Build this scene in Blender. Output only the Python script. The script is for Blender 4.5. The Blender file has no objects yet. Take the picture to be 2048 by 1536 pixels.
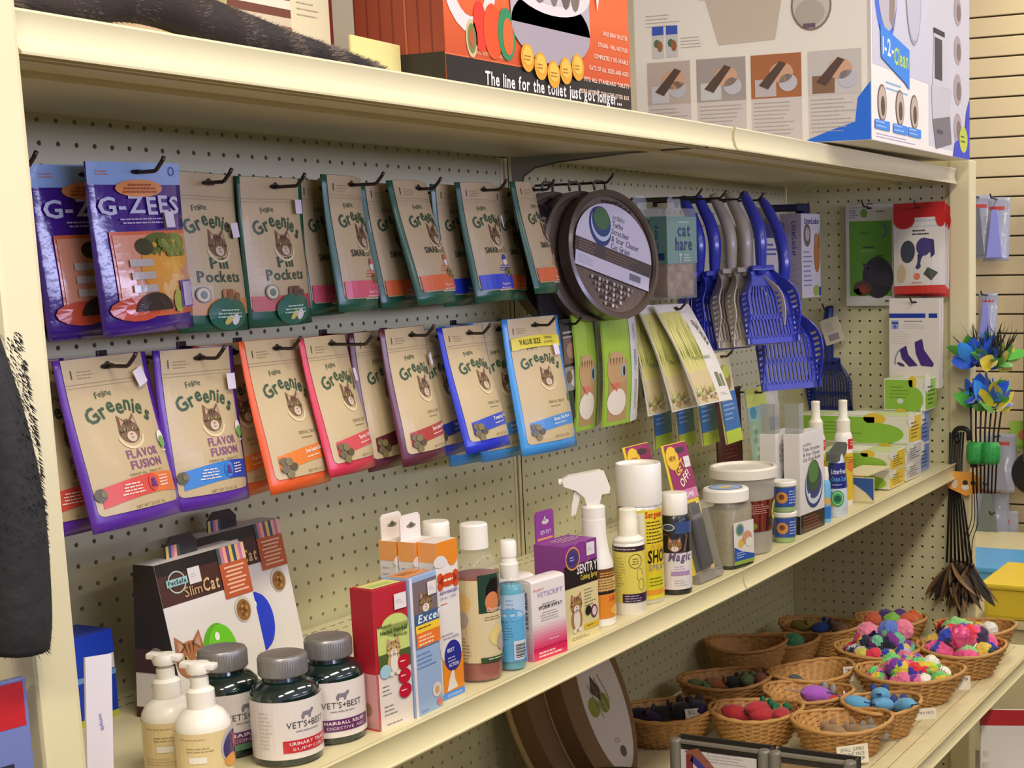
import bpy, bmesh, math, random
import numpy as np
from mathutils import Matrix, Vector, Euler
random.seed(7)
S = 0.0254                      # the scene is authored in inches and built in metres
PI = math.pi
scene = bpy.context.scene
COL = scene.collection
# ------------------------------------------------------------------ camera
cam_d = bpy.data.cameras.new('camera'); cam = bpy.data.objects.new('camera', cam_d); COL.objects.link(cam)
F_PX, PPX, PPY = 2972.18, 485.41, 192.22
YAW, PITCH, ROLL = 1.1381, -0.1530, 0.0220
cam_d.sensor_fit = 'HORIZONTAL'; cam_d.sensor_width = 36.0
cam_d.lens = F_PX/2048*36.0
cam_d.shift_x = -PPX/2048; cam_d.shift_y = PPY/2048
cam_d.clip_start = 0.05; cam_d.clip_end = 60
_f = Vector((math.sin(YAW)*math.cos(PITCH), math.cos(YAW)*math.cos(PITCH), math.sin(PITCH)))
_r = Vector((math.cos(YAW), -math.sin(YAW), 0)); _d = _f.cross(_r)
_r2 = math.cos(ROLL)*_r + math.sin(ROLL)*_d; _d2 = -math.sin(ROLL)*_r + math.cos(ROLL)*_d
cam.matrix_world = Matrix(((_r2[0], -_d2[0], -_f[0], -47.665*S), (_r2[1], -_d2[1], -_f[1], -56.265*S), (_r2[2], -_d2[2], -_f[2], -5.371*S), (0, 0, 0, 1)))
scene.camera = cam
# ------------------------------------------------------------------ world, lights, exposure
w = bpy.data.worlds.new('world'); scene.world = w; w.use_nodes = True
w.node_tree.nodes['Background'].inputs[0].default_value = (0.77, 0.76, 1.0, 1)
w.node_tree.nodes['Background'].inputs[1].default_value = 0.5
scene.view_settings.view_transform = 'Standard'; scene.view_settings.look = 'None'
scene.view_settings.gamma = 1.0; scene.view_settings.use_curve_mapping = False
scene.view_settings.exposure = 0.0
CEIL, FLOOR = 52.0, -66.0
def troffer(x, y, sx, sy, power, col=(1.0, 0.93, 0.76)):
    l = bpy.data.lights.new('troffer_light', 'AREA'); l.shape = 'RECTANGLE'; l.size = sx*S; l.size_y = sy*S
    l.energy = power; l.color = col
    o = bpy.data.objects.new('troffer_light', l); COL.objects.link(o); o.location = (x*S, y*S, (CEIL-2.6)*S)
TROFFERS = [(-100, -66), (-30, -66), (40, -60), (110, -60), (150, -20), (-30, -160), (70, -160)]
POWER = [66, 46, 17, 20, 26, 26, 18]
for (tx, ty), pw in zip(TROFFERS, POWER): troffer(tx, ty, 46, 14, pw)
# cool fill light added behind the viewer to lift shade under the top shelf
wl = bpy.data.lights.new('added_cool_fill', 'AREA'); wl.shape = 'RECTANGLE'; wl.size = 230*S; wl.size_y = 20*S; wl.energy = 150; wl.color = (0.62, 0.64, 1.0)
wo = bpy.data.objects.new('added_cool_fill', wl); COL.objects.link(wo); wo.location = (10*S, -212*S, 10*S); wo.rotation_euler = (PI/2, 0, 0)
# ------------------------------------------------------------------ materials
def lin(c):
    if isinstance(c, str): c = tuple(int(c[i:i+2], 16) for i in (0, 2, 4))
    c = [v/255 for v in c]
    return tuple((v/12.92 if v <= .04045 else ((v+.055)/1.055)**2.4) for v in c)
_M = {}
def mat(name, rgb, rough=.5, metal=0, coat=0, trans=0, alpha=1, bump=0, bscale=60, var=.05, vscale=8, spec=.5, sheen=0):
    if name in _M: return _M[name]
    m = bpy.data.materials.new(name); m.use_nodes = True; nt = m.node_tree; b = nt.nodes['Principled BSDF']
    c = lin(rgb)
    tc = nt.nodes.new('ShaderNodeTexCoord'); nz = nt.nodes.new('ShaderNodeTexNoise'); nz.inputs['Scale'].default_value = vscale
    nz.inputs['Detail'].default_value = 4
    nt.links.new(tc.outputs['Object'], nz.inputs['Vector'])
    rp = nt.nodes.new('ShaderNodeMix'); rp.data_type = 'RGBA'
    rp.inputs['A'].default_value = tuple(v*(1-var) for v in c)+(1,); rp.inputs['B'].default_value = tuple(min(1, v*(1+var)) for v in c)+(1,)
    nt.links.new(nz.outputs['Fac'], rp.inputs['Factor']); nt.links.new(rp.outputs['Result'], b.inputs['Base Color'])
    b.inputs['Roughness'].default_value = rough; b.inputs['Metallic'].default_value = metal
    b.inputs['Coat Weight'].default_value = coat; b.inputs['Coat Roughness'].default_value = .12
    b.inputs['Transmission Weight'].default_value = trans; b.inputs['Alpha'].default_value = alpha
    b.inputs['Specular IOR Level'].default_value = spec
    if sheen: b.inputs['Sheen Weight'].default_value = sheen
    if bump:
        n2 = nt.nodes.new('ShaderNodeTexNoise'); n2.inputs['Scale'].default_value = bscale; n2.inputs['Detail'].default_value = 3
        nt.links.new(tc.outputs['Object'], n2.inputs['Vector'])
        bp = nt.nodes.new('ShaderNodeBump'); bp.inputs['Strength'].default_value = bump; bp.inputs['Distance'].default_value = .004
        nt.links.new(n2.outputs['Fac'], bp.inputs['Height']); nt.links.new(bp.outputs['Normal'], b.inputs['Normal'])
    _M[name] = m; return m
def vmat(name, rough=.55, coat=0, bump=0, bscale=60, sheen=0, metal=0):
    """flat-printed or dyed surface: colour comes from the mesh's own colour attribute"""
    if name in _M: return _M[name]
    m = mat(name, (255, 255, 255), rough, metal, coat, bump=bump, bscale=bscale, sheen=sheen)
    nt = m.node_tree; b = nt.nodes['Principled BSDF']
    a = nt.nodes.new('ShaderNodeVertexColor'); a.layer_name = 'Col'
    mx = nt.nodes.new('ShaderNodeMix'); mx.data_type = 'RGBA'; mx.blend_type = 'MULTIPLY'; mx.inputs['Factor'].default_value = 1
    old = b.inputs['Base Color'].links[0].from_socket
    nt.links.new(a.outputs['Color'], mx.inputs['A']); nt.links.new(old, mx.inputs['B']); nt.links.new(mx.outputs['Result'], b.inputs['Base Color'])
    return m
ALMOND = mat('almond_paint', (216, 205, 166), .38, spec=.4, var=.02)
PEGM = mat('pegboard_paint', (205, 199, 160), .55, var=.025, vscale=3)
DARK = mat('dark_void', (22, 20, 18), .9)
STEEL = mat('dark_wire', (70, 64, 60), .35, metal=.8)
WHITEP = mat('white_plastic', (236, 230, 222), .35, coat=.15, var=.01)
PRINT = vmat('printed_ink', .55)
PRINTG = vmat('glossy_print', .28, coat=.25)
FOIL = vmat('shiny_foil_print', .18, coat=.5, bump=.25, bscale=45)
CLEAR = mat('clear_plastic', (235, 240, 240), .08, alpha=.22, spec=.6, var=.01)
HAZE = mat('milky_plastic', (228, 224, 214), .35, alpha=.62, var=.02)
# ------------------------------------------------------------------ object helpers
_SH = {}
def link(name, me, parent=None):
    o = bpy.data.objects.new(name, me); COL.objects.link(o)
    if parent is not None: o.parent = parent
    return o
def tag(o, label=None, cat=None, group=None, kind=None):
    if label: o['label'] = label
    if cat: o['category'] = cat
    if group: o['group'] = group
    if kind: o['kind'] = kind
    return o
def thing(name, label, cat, loc=(0, 0, 0), rot=(0, 0, 0), group=None, mtx=None):
    o = link(name, None); o.empty_display_size = .02
    o.location = Vector(loc)*S; o.rotation_euler = mtx.to_euler() if mtx is not None else rot
    return tag(o, label, cat, group)
def mesh(verts, faces, m, smooth=False, cols=None, mi=None):
    me = bpy.data.meshes.new('m'); v = np.asarray(verts, dtype=float)*S
    me.from_pydata(v.tolist(), [], faces)
    for mm in (m if isinstance(m, (list, tuple)) else [m]): me.materials.append(mm)
    if mi is not None: me.polygons.foreach_set('material_index', mi)
    if smooth:
        me.polygons.foreach_set('use_smooth', [True]*len(me.polygons))
        if smooth == 'auto': me.set_sharp_from_angle(angle=.6)
    if cols is not None:
        at = me.color_attributes.new('Col', 'FLOAT_COLOR', 'CORNER')
        cc = np.ones((len(me.loops), 4)); lt = np.zeros(len(me.polygons), int); me.polygons.foreach_get('loop_total', lt)
        cc[:, :3] = np.repeat(np.asarray(cols), lt, axis=0); at.data.foreach_set('color', cc.ravel())
    me.update(); return me
def part(name, geo, m, parent=None, smooth=False, label=None, cols=None, kind=None, loc=None, rot=None, mi=None):
    o = link(name, mesh(geo[0], geo[1], m, smooth, cols, mi), parent)
    if loc: o.location = Vector(loc)*S
    if rot: o.rotation_euler = rot
    if label: o['label'] = label
    if kind: o['kind'] = kind
    return o
def dup(o, parent=None):
    c = o.copy(); COL.objects.link(c)
    if parent is not None: c.parent = parent; c.matrix_parent_inverse = o.matrix_parent_inverse
    for ch in list(o.children): dup(ch, c)
    return c
# ------------------------------------------------------------------ geometry helpers (inches)
def join(*gs):
    V, Fc = [], []
    for g in gs:
        n = len(V); V += [tuple(p) for p in g[0]]; Fc += [tuple(i+n for i in f) for f in g[1]]
    return V, Fc
def xf(g, loc=(0, 0, 0), rot=(0, 0, 0), sc=1):
    M = Euler(rot).to_matrix(); L = Vector(loc)
    s = Vector((sc,)*3) if not isinstance(sc, tuple) else Vector(sc)
    return [tuple(M @ Vector((p[0]*s[0], p[1]*s[1], p[2]*s[2])) + L) for p in g[0]], g[1]
def box(x0, x1, y0, y1, z0, z1, b=0):
    if b <= 0:
        V = [(x, y, z) for z in (z0, z1) for y in (y0, y1) for x in (x0, x1)]
        return V, [(0, 2, 3, 1), (4, 5, 7, 6), (0, 1, 5, 4), (2, 6, 7, 3), (0, 4, 6, 2), (1, 3, 7, 5)]
    bm = bmesh.new(); bmesh.ops.create_cube(bm, size=1)
    for v in bm.verts: v.co = Vector(((x0+x1)/2+v.co.x*(x1-x0), (y0+y1)/2+v.co.y*(y1-y0), (z0+z1)/2+v.co.z*(z1-z0)))
    bmesh.ops.bevel(bm, geom=bm.edges[:], offset=b, segments=2, affect='EDGES', profile=.6)
    bm.verts.index_update(); g = ([tuple(v.co) for v in bm.verts], [tuple(v.index for v in f.verts) for f in bm.faces]); bm.free(); return g
def lathe(prof, n=32, sx=1, sy=1, sq=0):
    """revolve (r, z) pairs; sq > 0 squares the section"""
    V, Fc = [], []; k = len(prof)
    for i in range(n):
        a = 2*PI*i/n; c, s = math.cos(a), math.sin(a)
        q = 1/((abs(c)**(2+sq)+abs(s)**(2+sq))**(1/(2+sq)))
        for r, z in prof: V.append((r*q*c*sx, r*q*s*sy, z))
    for i in range(n):
        j = (i+1) % n
        for t in range(k-1):
            if prof[t][0] == 0: Fc.append((i*k, j*k+t+1, i*k+t+1)) if False else Fc.append((i*k+t, j*k+t+1, i*k+t+1))
            elif prof[t+1][0] == 0: Fc.append((i*k+t, j*k+t, i*k+t+1))
            else: Fc.append((i*k+t, j*k+t, j*k+t+1, i*k+t+1))
    return V, Fc
def tube(path, r, n=8, closed=False, cap=True):
    P = [Vector(p) for p in path]; V, Fc = [], []; m = len(P); rr = r if isinstance(r, (list, tuple)) else [r]*m
    up = Vector((0.31, .17, .93)).normalized(); prev = None
    for i, p in enumerate(P):
        a = P[(i-1) % m] if (closed or i > 0) else p; b = P[(i+1) % m] if (closed or i < m-1) else p
        t = (b-a).normalized()
        if prev is None: u = t.cross(up).normalized()
        else: u = (prev - t*prev.dot(t)).normalized()
        prev = u; v = t.cross(u)
        for k in range(n):
            an = 2*PI*k/n; V.append(tuple(p+(u*math.cos(an)+v*math.sin(an))*rr[i]))
    for i in range(m if closed else m-1):
        j = (i+1) % m
        for k in range(n): Fc.append((i*n+k, i*n+(k+1) % n, j*n+(k+1) % n, j*n+k))
    if cap and not closed: Fc += [tuple(range(n-1, -1, -1)), tuple(range((m-1)*n, m*n))]
    return V, Fc
def prism(pts, y0, y1):
    """outline in (x, z), extruded along y"""
    n = len(pts); V = [(x, y0, z) for x, z in pts]+[(x, y1, z) for x, z in pts]
    return V, [tuple(range(n)), tuple(range(2*n-1, n-1, -1))]+[(i, i+n, (i+1) % n+n, (i+1) % n) for i in range(n)]
def extrude_x(pts, x0, x1):
    """outline in (y, z), extruded along x"""
    n = len(pts); V = [(x0, y, z) for y, z in pts]+[(x1, y, z) for y, z in pts]
    return V, [tuple(range(n-1, -1, -1)), tuple(range(n, 2*n))]+[(i, (i+1) % n, (i+1) % n+n, i+n) for i in range(n)]
def curve_pts(ctrl, n=16):
    """Catmull-Rom through control points"""
    P = [Vector(c) for c in ctrl]; P = [2*P[0]-P[1]]+P+[2*P[-1]-P[-2]]; out = []
    for i in range(1, len(P)-2):
        for k in range(n):
            t = k/n; a, b, c, d = P[i-1], P[i], P[i+1], P[i+2]
            out.append(tuple(.5*((2*b)+(c-a)*t+(2*a-5*b+4*c-d)*t*t+(3*b-a-3*c+d)*t**3)))
    out.append(tuple(P[-2])); return out
def ball(r, sub=2, rough=0, sc=(1, 1, 1), seed=0):
    bm = bmesh.new(); bmesh.ops.create_icosphere(bm, subdivisions=sub, radius=1); rn = random.Random(seed)
    g = ([tuple(v.co[i]*sc[i]*r*(1+rn.uniform(-rough, rough)) for i in range(3)) for v in bm.verts], [tuple(v.index for v in f.verts) for f in bm.faces]); bm.free(); return g
# ------------------------------------------------------------------ lettering
_G = {}
def _glyphs():
    chars = "ABCDEFGHIJKLMNOPQRSTUVWXYZabcdefghijklmnopqrstuvwxyz0123456789&-.+!'$%#,/:"
    tmp = []
    for bold in (0, 1):
        for ch in chars:
            cu = bpy.data.curves.new('t', 'FONT'); cu.body = ch; cu.size = 1; cu.resolution_u = 2; cu.offset = .022 if bold else 0
            o = bpy.data.objects.new('t', cu); COL.objects.link(o); tmp.append((bold, ch, o, cu))
    dg = bpy.context.evaluated_depsgraph_get()
    for bold, ch, o, cu in tmp:
        me = o.evaluated_get(dg).to_mesh(); v = [(p.co.x, p.co.y) for p in me.vertices]; f = [tuple(p.vertices) for p in me.polygons]
        o.evaluated_get(dg).to_mesh_clear()
        x0 = min([p[0] for p in v] or [0]); x1 = max([p[0] for p in v] or [.3])
        _G[(bold, ch)] = ([(a-x0, b) for a, b in v], f, x1-x0)
    for bold, ch, o, cu in tmp: bpy.data.objects.remove(o); bpy.data.curves.remove(cu)
_glyphs()
class Art:
    """flat print: coloured polygons in (u, v) laid onto a surface"""
    def __init__(s, cell=99): s.V = []; s.F = []; s.C = []; s.cell = cell
    def _add(s, pts, faces, c, L):
        n = len(s.V); s.V += [(p[0], p[1], L) for p in pts]; s.F += [tuple(i+n for i in f) for f in faces]; s.C += [lin(c)]*len(faces)
    def rect(s, u0, v0, u1, v1, c, L=1, c2=None):
        nu = max(1, math.ceil(abs(u1-u0)/s.cell)); nv = max(1, math.ceil(abs(v1-v0)/s.cell))
        if c2: nv = max(nv, 8)
        P = [(u0+(u1-u0)*i/nu, v0+(v1-v0)*j/nv) for j in range(nv+1) for i in range(nu+1)]
        for j in range(nv):
            cc = c
            if c2: t = j/(nv-1); cc = tuple(a+(b-a)*t for a, b in zip(_rgb(c), _rgb(c2)))
            n = len(s.V); s.V += [(p[0], p[1], L) for p in P[j*(nu+1):(j+2)*(nu+1)]]
            for i in range(nu): s.F.append((n+i, n+i+1, n+nu+2+i, n+nu+1+i)); s.C.append(lin(cc))
        return s
    def ell(s, u, v, ru, rv, c, L=1, n=20, rot=0, a0=0, a1=2*PI):
        P = [(u, v)]; k = 2 if max(ru, rv) > s.cell else 1; cr, sr = math.cos(rot), math.sin(rot); full = abs(a1-a0-2*PI) < 1e-6
        m = n if full else n+1
        for q in range(1, k+1):
            for i in range(m):
                a = a0+(a1-a0)*i/n; x, y = ru*q/k*math.cos(a), rv*q/k*math.sin(a); P.append((u+x*cr-y*sr, v+x*sr+y*cr))
        Fc = []
        for i in range(n):
            j = (i+1) % m; Fc.append((0, 1+i, 1+j))
            for q in range(1, k): Fc.append((1+(q-1)*m+i, 1+q*m+i, 1+q*m+j, 1+(q-1)*m+j))
        s._add(P, Fc, c, L); return s
    def ring(s, u, v, ru, rv, wd, c, L=1, n=24, a0=0, a1=2*PI):
        P, Fc = [], []
        for i in range(n+1):
            a = a0+(a1-a0)*i/n
            P += [(u+ru*math.cos(a), v+rv*math.sin(a)), (u+(ru-wd)*math.cos(a), v+(rv-wd)*math.sin(a))]
        for i in range(n): Fc.append((2*i, 2*i+2, 2*i+3, 2*i+1))
        s._add(P, Fc, c, L); return s
    def poly(s, pts, c, L=1): s._add(pts, [tuple(range(len(pts)))], c, L); return s
    def band(s, top, bot, c, L=1):
        """strip between two polylines of equal length"""
        n = len(top); s._add(list(top)+list(bot), [(i, i+1, n+i+1, n+i) for i in range(n-1)], c, L); return s
    def text(s, t, u, v, h, c, L=2, bold=0, al='c', w=None, arc=0, shear=0, sp=.10, rot=0, dy=None):
        x = 0; items = []
        for ch in t:
            if ch == ' ': x += .34; continue
            g = _G.get((bold, ch)) or _G[(bold, '.')]; items.append((x, g)); x += g[2]+sp
        W = max(x-sp, .01); k = h/.72; ks = 1 if w is None else w/(W*k)
        off = {'c': -W/2, 'l': 0, 'r': -W}[al]; cr, sr = math.cos(rot), math.sin(rot)
        for n_, (gx, g) in enumerate(items):
            cx = (gx+off+g[2]/2)*k*ks; half = W*k*ks/2; y0 = -arc*(cx/half)**2 if arc else 0; th = math.atan(-2*arc*cx/half**2) if arc else 0
            if dy: y0 += dy[n_ % len(dy)]*h
            ct, st = math.cos(th), math.sin(th); P = []
            for a, b in g[0]:
                px_, py_ = (a-g[2]/2+b*shear)*k*ks, b*k; X, Y = cx+px_*ct-py_*st, y0+px_*st+py_*ct
                P.append((u+X*cr-Y*sr, v+X*sr+Y*cr))
            s._add(P, g[1], c, L)
        return s
    def para(s, u, v, w, n, c, lh=.12, th=.05, L=2, seed=1, al='l', rot=0):
        """rows too small to read in the photograph: word-shaped dashes"""
        rn = random.Random(seed); cr, sr = math.cos(rot), math.sin(rot)
        for i in range(n):
            ww = w*rn.uniform(.6, 1); x = 0 if al == 'l' else (w-ww)/2; end = x+ww
            while x < end:
                q = min(rn.uniform(.08, .3), end-x); P = [(x, -i*lh), (x+q, -i*lh), (x+q, -i*lh-th), (x, -i*lh-th)]
                s.poly([(u+a*cr-b*sr, v+a*sr+b*cr) for a, b in P], c, L); x += q+.04
        return s
    def cat(s, u, v, r, c=(120, 92, 66), L=2, white=(226, 216, 206), body=False):
        dk = tuple(int(q*.55) for q in c)
        if body:
            s.ell(u, v-1.5*r, r*.95, r*1.25, c, L); s.ell(u, v-1.5*r, r*.55, r*1.05, white, L+1)
            s.ell(u-.45*r, v-2.6*r, r*.3, r*.25, white, L+2); s.ell(u+.45*r, v-2.6*r, r*.3, r*.25, white, L+2)
        s.poly([(u-.95*r, v+.1*r), (u-.8*r, v+1.25*r), (u-.15*r, v+.7*r)], c, L); s.poly([(u+.95*r, v+.1*r), (u+.15*r, v+.7*r), (u+.8*r, v+1.25*r)], c, L)
        s.ell(u, v, r, r*.88, c, L)
        s.poly([(u-.75*r, v+.4*r), (u-.7*r, v+1*r), (u-.35*r, v+.7*r)], (196, 150, 130), L+1); s.poly([(u+.75*r, v+.4*r), (u+.35*r, v+.7*r), (u+.7*r, v+1*r)], (196, 150, 130), L+1)
        for q in (-.3, 0, .3): s.poly([(u+q*r-.06*r, v+.75*r), (u+q*r+.06*r, v+.75*r), (u+q*r*.6, v+.25*r)], dk, L+1)
        for q in (-1, 1):
            s.poly([(u+q*.95*r, v+.1*r), (u+q*.5*r, v-.05*r), (u+q*.9*r, v-.08*r)], dk, L+1)
            s.ell(u+q*.4*r, v+.12*r, .17*r, .12*r, (206, 196, 120), L+1, 10); s.ell(u+q*.4*r, v+.12*r, .07*r, .12*r, (20, 18, 16), L+2, 8)
        s.ell(u, v-.42*r, .48*r, .38*r, white, L+1); s.poly([(u-.14*r, v-.18*r), (u, v-.34*r), (u+.14*r, v-.18*r)], (190, 110, 100), L+2)
        s.poly([(u-.2*r, v-.52*r), (u, v-.44*r), (u+.2*r, v-.52*r), (u, v-.49*r)], (90, 60, 50), L+2)
        return s
    def build(s, name, fn, parent, m=None, label=None, step=.012):
        V = [fn(u, v, step*L) for u, v, L in s.V]
        return part(name, (V, s.F), m or PRINT, parent, cols=s.C, label=label)
def _rgb(c): return tuple(int(c[i:i+2], 16) for i in (0, 2, 4)) if isinstance(c, str) else c
def face_front(y0=0, x0=0, z0=0): return lambda u, v, o: (x0+u, y0-o, z0+v)           # faces -y
def face_left(x0=0, y0=0, z0=0): return lambda u, v, o: (x0-o, y0-u, z0+v)            # faces -x; u runs towards -y
def face_top(z0=0, x0=0, y0=0): return lambda u, v, o: (x0+u, y0+v, z0+o)
def face_cyl(r, a0=-PI/2, z0=0, sx=1, sy=1): return lambda u, v, o: ((r+o)*math.cos(a0+u/r)*sx, (r+o)*math.sin(a0+u/r)*sy, z0+v)
KRAFT = (196, 174, 132)
# ================================================================== room shell
def struct(name, geo, m, parent=None, **k): return part(name, geo, m, parent, kind=None if parent else 'structure', **k)
struct('floor', box(-160, 182, -220, 60, FLOOR-1, FLOOR), mat('floor_vinyl', (110, 98, 84), .4, vscale=2))
struct('ceiling', box(-160, 182, -220, 60, CEIL, CEIL+1), mat('ceiling_tile', (225, 222, 212), .9, bump=.3))
wr = link('wall_right', None); wr.empty_display_size = .05; wr.location = (178*S, 0, 0); tag(wr, kind='structure')
part('backing', box(.6, 3, -220, 60, FLOOR, CEIL), mat('slat_groove', (96, 80, 56), .8), wr)
slat_me = mesh(*box(-.1, .5, -150, 60, -1.36, 1.36, .12), mat('slat_cream', (222, 204, 166), .5, var=.02, vscale=3))
for i in range(36):
    o = link('slat', slat_me, wr); o.location = (0, 0, (28.7+1.485+2.97*(6-i))*S)
wb = struct('wall_back', box(-160, 182, 60, 62, FLOOR, CEIL), mat('back_wall_paint', (214, 202, 172), .7))
LIGHT_L = ['ceiling light far left over the aisle', 'ceiling light over the left end of the near aisle', 'ceiling light over the middle of the near aisle', 'ceiling light over the right end of the near aisle', 'ceiling light nearest the slatted wall', 'ceiling light over the left of the far aisle', 'ceiling light over the right of the far aisle']
for i, (tx, ty) in enumerate(TROFFERS):
    t = thing('ceiling_light', LIGHT_L[i], 'light', (tx, ty, CEIL), group='ceiling lights')
    part('frame', join(box(-25, 25, -9, -7.6, -2.2, 0), box(-25, 25, 7.6, 9, -2.2, 0), box(-25, -23.6, -7.6, 7.6, -2.2, 0), box(23.6, 25, -7.6, 7.6, -2.2, 0)), WHITEP, t)
    part('diffuser', box(-23.6, 23.6, -7.6, 7.6, -1.2, -.6), mat('lamp_diffuser', (250, 246, 232), .4), t)
wn = link('fill_light_frame', None); wn.location = (10*S, -214*S, 10*S); wn.empty_display_size = .05; tag(wn, kind='structure')  # unseen window frame, added only to dress the fill light
part('frame', join(box(-118, 118, -1, 1, -13, -10.2), box(-118, 118, -1, 1, 10.2, 13), *[box(-118+58*k, -114+58*k, -1, 1, -10.2, 10.2) for k in range(5)]), mat('fill_frame_grey', (60, 60, 62), .5), wn)
of_ = thing('light_block_shelves', 'unseen run of low shelving added behind the viewer to block low light', 'shelving', (20, -100, FLOOR))  # unseen shelving added to keep low light off the lower bay
part('base', box(-150, 150, -8, 12, 0, 6), mat('light_block_paint', (96, 88, 74), .6), of_); part('spine', box(-150, 150, -.5, .5, 6, 60), _M['light_block_paint'], of_)
for zz in (18, 32, 46): part('deck', box(-150, 150, .5, 11, zz, zz+1), _M['light_block_paint'], of_)
# ================================================================== shelving
ZS1 = (-25.40, -25.47); ZS2 = (-25.47, -25.02)
def zs(x):
    """height of the middle shelf at x"""
    return ZS1[0]+(ZS1[1]-ZS1[0])*(x+14)/50 if x < 36 else ZS2[0]+(ZS2[1]-ZS2[0])*(x-36)/46
ZL = -41.5
def perforated(xs, zs_, x0, x1, z0, z1, r, th, fn):
    V, Fc = [], []
    xs = sorted(xs); zz = sorted(zs_)
    xb = [x0]+[(a+b)/2 for a, b in zip(xs, xs[1:])]+[x1]; zb = [z0]+[(a+b)/2 for a, b in zip(zz, zz[1:])]+[z1]
    oc = [(r*math.cos(PI*k/4), r*math.sin(PI*k/4)) for k in range(8)]
    for i, x in enumerate(xs):
        for j, z in enumerate(zz):
            a, b, c, d = xb[i], xb[i+1], zb[j], zb[j+1]; n = len(V)
            out = [(b, z), (b, d), (x, d), (a, d), (a, z), (a, c), (x, c), (b, c)]
            V += [fn(p[0], p[1], 0) for p in out]+[fn(x+p[0], z+p[1], 0) for p in oc]+[fn(x+p[0], z+p[1], th) for p in oc]
            for k in range(8):
                q = (k+1) % 8; Fc += [(n+k, n+q, n+8+q, n+8+k), (n+8+k, n+8+q, n+16+q, n+16+k)]
    return V, Fc
def pegboard(label, cols, rows, x0, x1, z0, z1):
    t = thing('pegboard_panel', label, 'pegboard', ((x0+x1)/2, 0, z0)); dx, dz = -(x0+x1)/2, -z0
    part('perforated_sheet', perforated(cols, rows, x0, x1, z0, z1, .118, .2, lambda x, z, d: (x+dx, d, z+dz)), PEGM, t)
    part('backing', box(x0+dx, x1+dx, .8, 1.0, 0, z1-z0), DARK, t)
    return t
pegboard('cream pegboard back panel of the left bay, behind the hanging treat pouches', range(-13, 36), range(1, -41, -1), -14.7, 35.5, -41.5, 1.6)
pegboard('cream pegboard back panel of the right bay, behind the litter scoops', [36.99+k for k in range(46)], [k-.212 for k in range(1, -41, -1)], 36.5, 82.7, -41.5, 1.4)
up = thing('upright_post', 'slotted cream upright between the two pegboard bays', 'post', (36, 0, FLOOR))
part('channel', join(box(-.42, -.12, .02, .6, 0, 67), box(.12, .42, .02, .6, 0, 67), box(-.12, .12, .25, .6, 0, 67)), ALMOND, up)
part('slot', join(*[box(-.07, .07, .2, .26, 24+k, 24.6+k) for k in range(0, 42)]), DARK, up)
# right end panel: two perforated skins, so the light of the aisle beyond shows through some holes
ep = thing('end_panel', 'cream perforated end panel closing the right end of the shelving', 'panel', (82.75, -8, FLOOR))
rows = [-.036+k for k in range(1, -64, -1)]
part('inner_skin', perforated([7-(1.152+k)+1-.0 for k in range(15)], [r-FLOOR for r in rows], -8.0, 8.0, 0, 68.2, .118, .12, lambda y, z, d: (d, y, z)), PEGM, ep)
part('outer_skin', perforated([7-(1.152+k)+1.1 for k in range(15)], [r-FLOOR+.12 for r in rows], -8.0, 8.0, 0, 68.2, .118, .12, lambda y, z, d: (1.3-d, y, z)), PEGM, ep)
part('post', box(-.35, 1.65, -9.85, -7.9, 0, 68.2, .15), ALMOND, ep)
part('top_rail', box(-.2, 1.5, -7.9, 8, 67.2, 68.2, .08), ALMOND, ep)
le = thing('end_panel', 'cream end panel and post at the left end of the shelving', 'panel', (-15.5, -8.5, FLOOR))
part('panel', box(-.70, .74, -6.3, 8.5, 0, 80, .1), ALMOND, le)
part('post', box(-.74, .78, -8.45, -6.3, 0, 80, .18), ALMOND, le)
def sl(g, k):   # tilt along x: z += k * x
    return [(p[0], p[1], p[2]+k*p[0]) for p in g[0]], g[1]
def shelf(label, x0, x1, za, zb, depth, lip=1.25, back=-.35, slots_top=(), slots_under=(), group=None):
    xm = (x0+x1)/2; hw = (x1-x0)/2; k = (zb-za)/(x1-x0); zm = (za+zb)/2
    t = thing('shelf', label, 'shelf', (xm, 0, zm), group=group)
    part('deck', sl(box(-hw, hw, -depth+.25, back, -.95, 0), k), ALMOND, t)
    d = depth
    prof = [(-d+.3, -.02), (-d+.12, .10), (-d-.02, .11), (-d-.06, .03), (-d+.05, -.22), (-d+.06, -.62), (-d-.08, -lip+.16), (-d-.20, -lip+.06), (-d-.18, -lip-.02), (-d+.05, -lip+.02), (-d+.3, -.9)]
    part('front_rail', sl(extrude_x(prof, -hw+.05, hw-.05), k), ALMOND, t, smooth='auto')
    part('underside_rib', sl(join(box(-hw, hw, -d+1.9, -d+2.15, -1.02, -.95), box(-hw, hw, -d+2.5, -d+2.7, -1.04, -.95), box(-hw, hw, -d+5, -d+5.1, -1.2, -.95)), k), ALMOND, t)
    if slots_under: part('underside_slots', sl(join(*[box(x, x+.22, y, y+.5, -.956, -.95-.01) for y in slots_under for x in np.arange(-hw+1, hw-1, .5)]), k), mat('lit_slot_tone', (236, 222, 170), .4), t, kind='stuff')  # underside slots coloured paler than the shelf, standing in for light on them
    if slots_top: part('deck_slots', sl(join(*[box(x, x+sw, y, y+.07, -.01, .004) for y, st, sw in slots_top for x in np.arange(-hw+.6, hw-.6, st)]), k), DARK, t, kind='stuff')
    return t
shelf('cream top shelf of the left bay carrying the orange box', -14.6, 36.15, 2.30, 1.99, 16.6, slots_under=(-1.7,))
shelf('cream top shelf of the right bay under the big white carton', 36.45, 82.2, 2.01, 1.37, 16.6, slots_under=(-1.7,))
ST = ((-1.1, .75, .45), (-2.0, .75, .45))
shelf('cream middle shelf of the left bay with bottles and boxes along its edge', -14.6, 36.2, ZS1[0], ZS1[1], 16.6, slots_top=ST)
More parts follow.
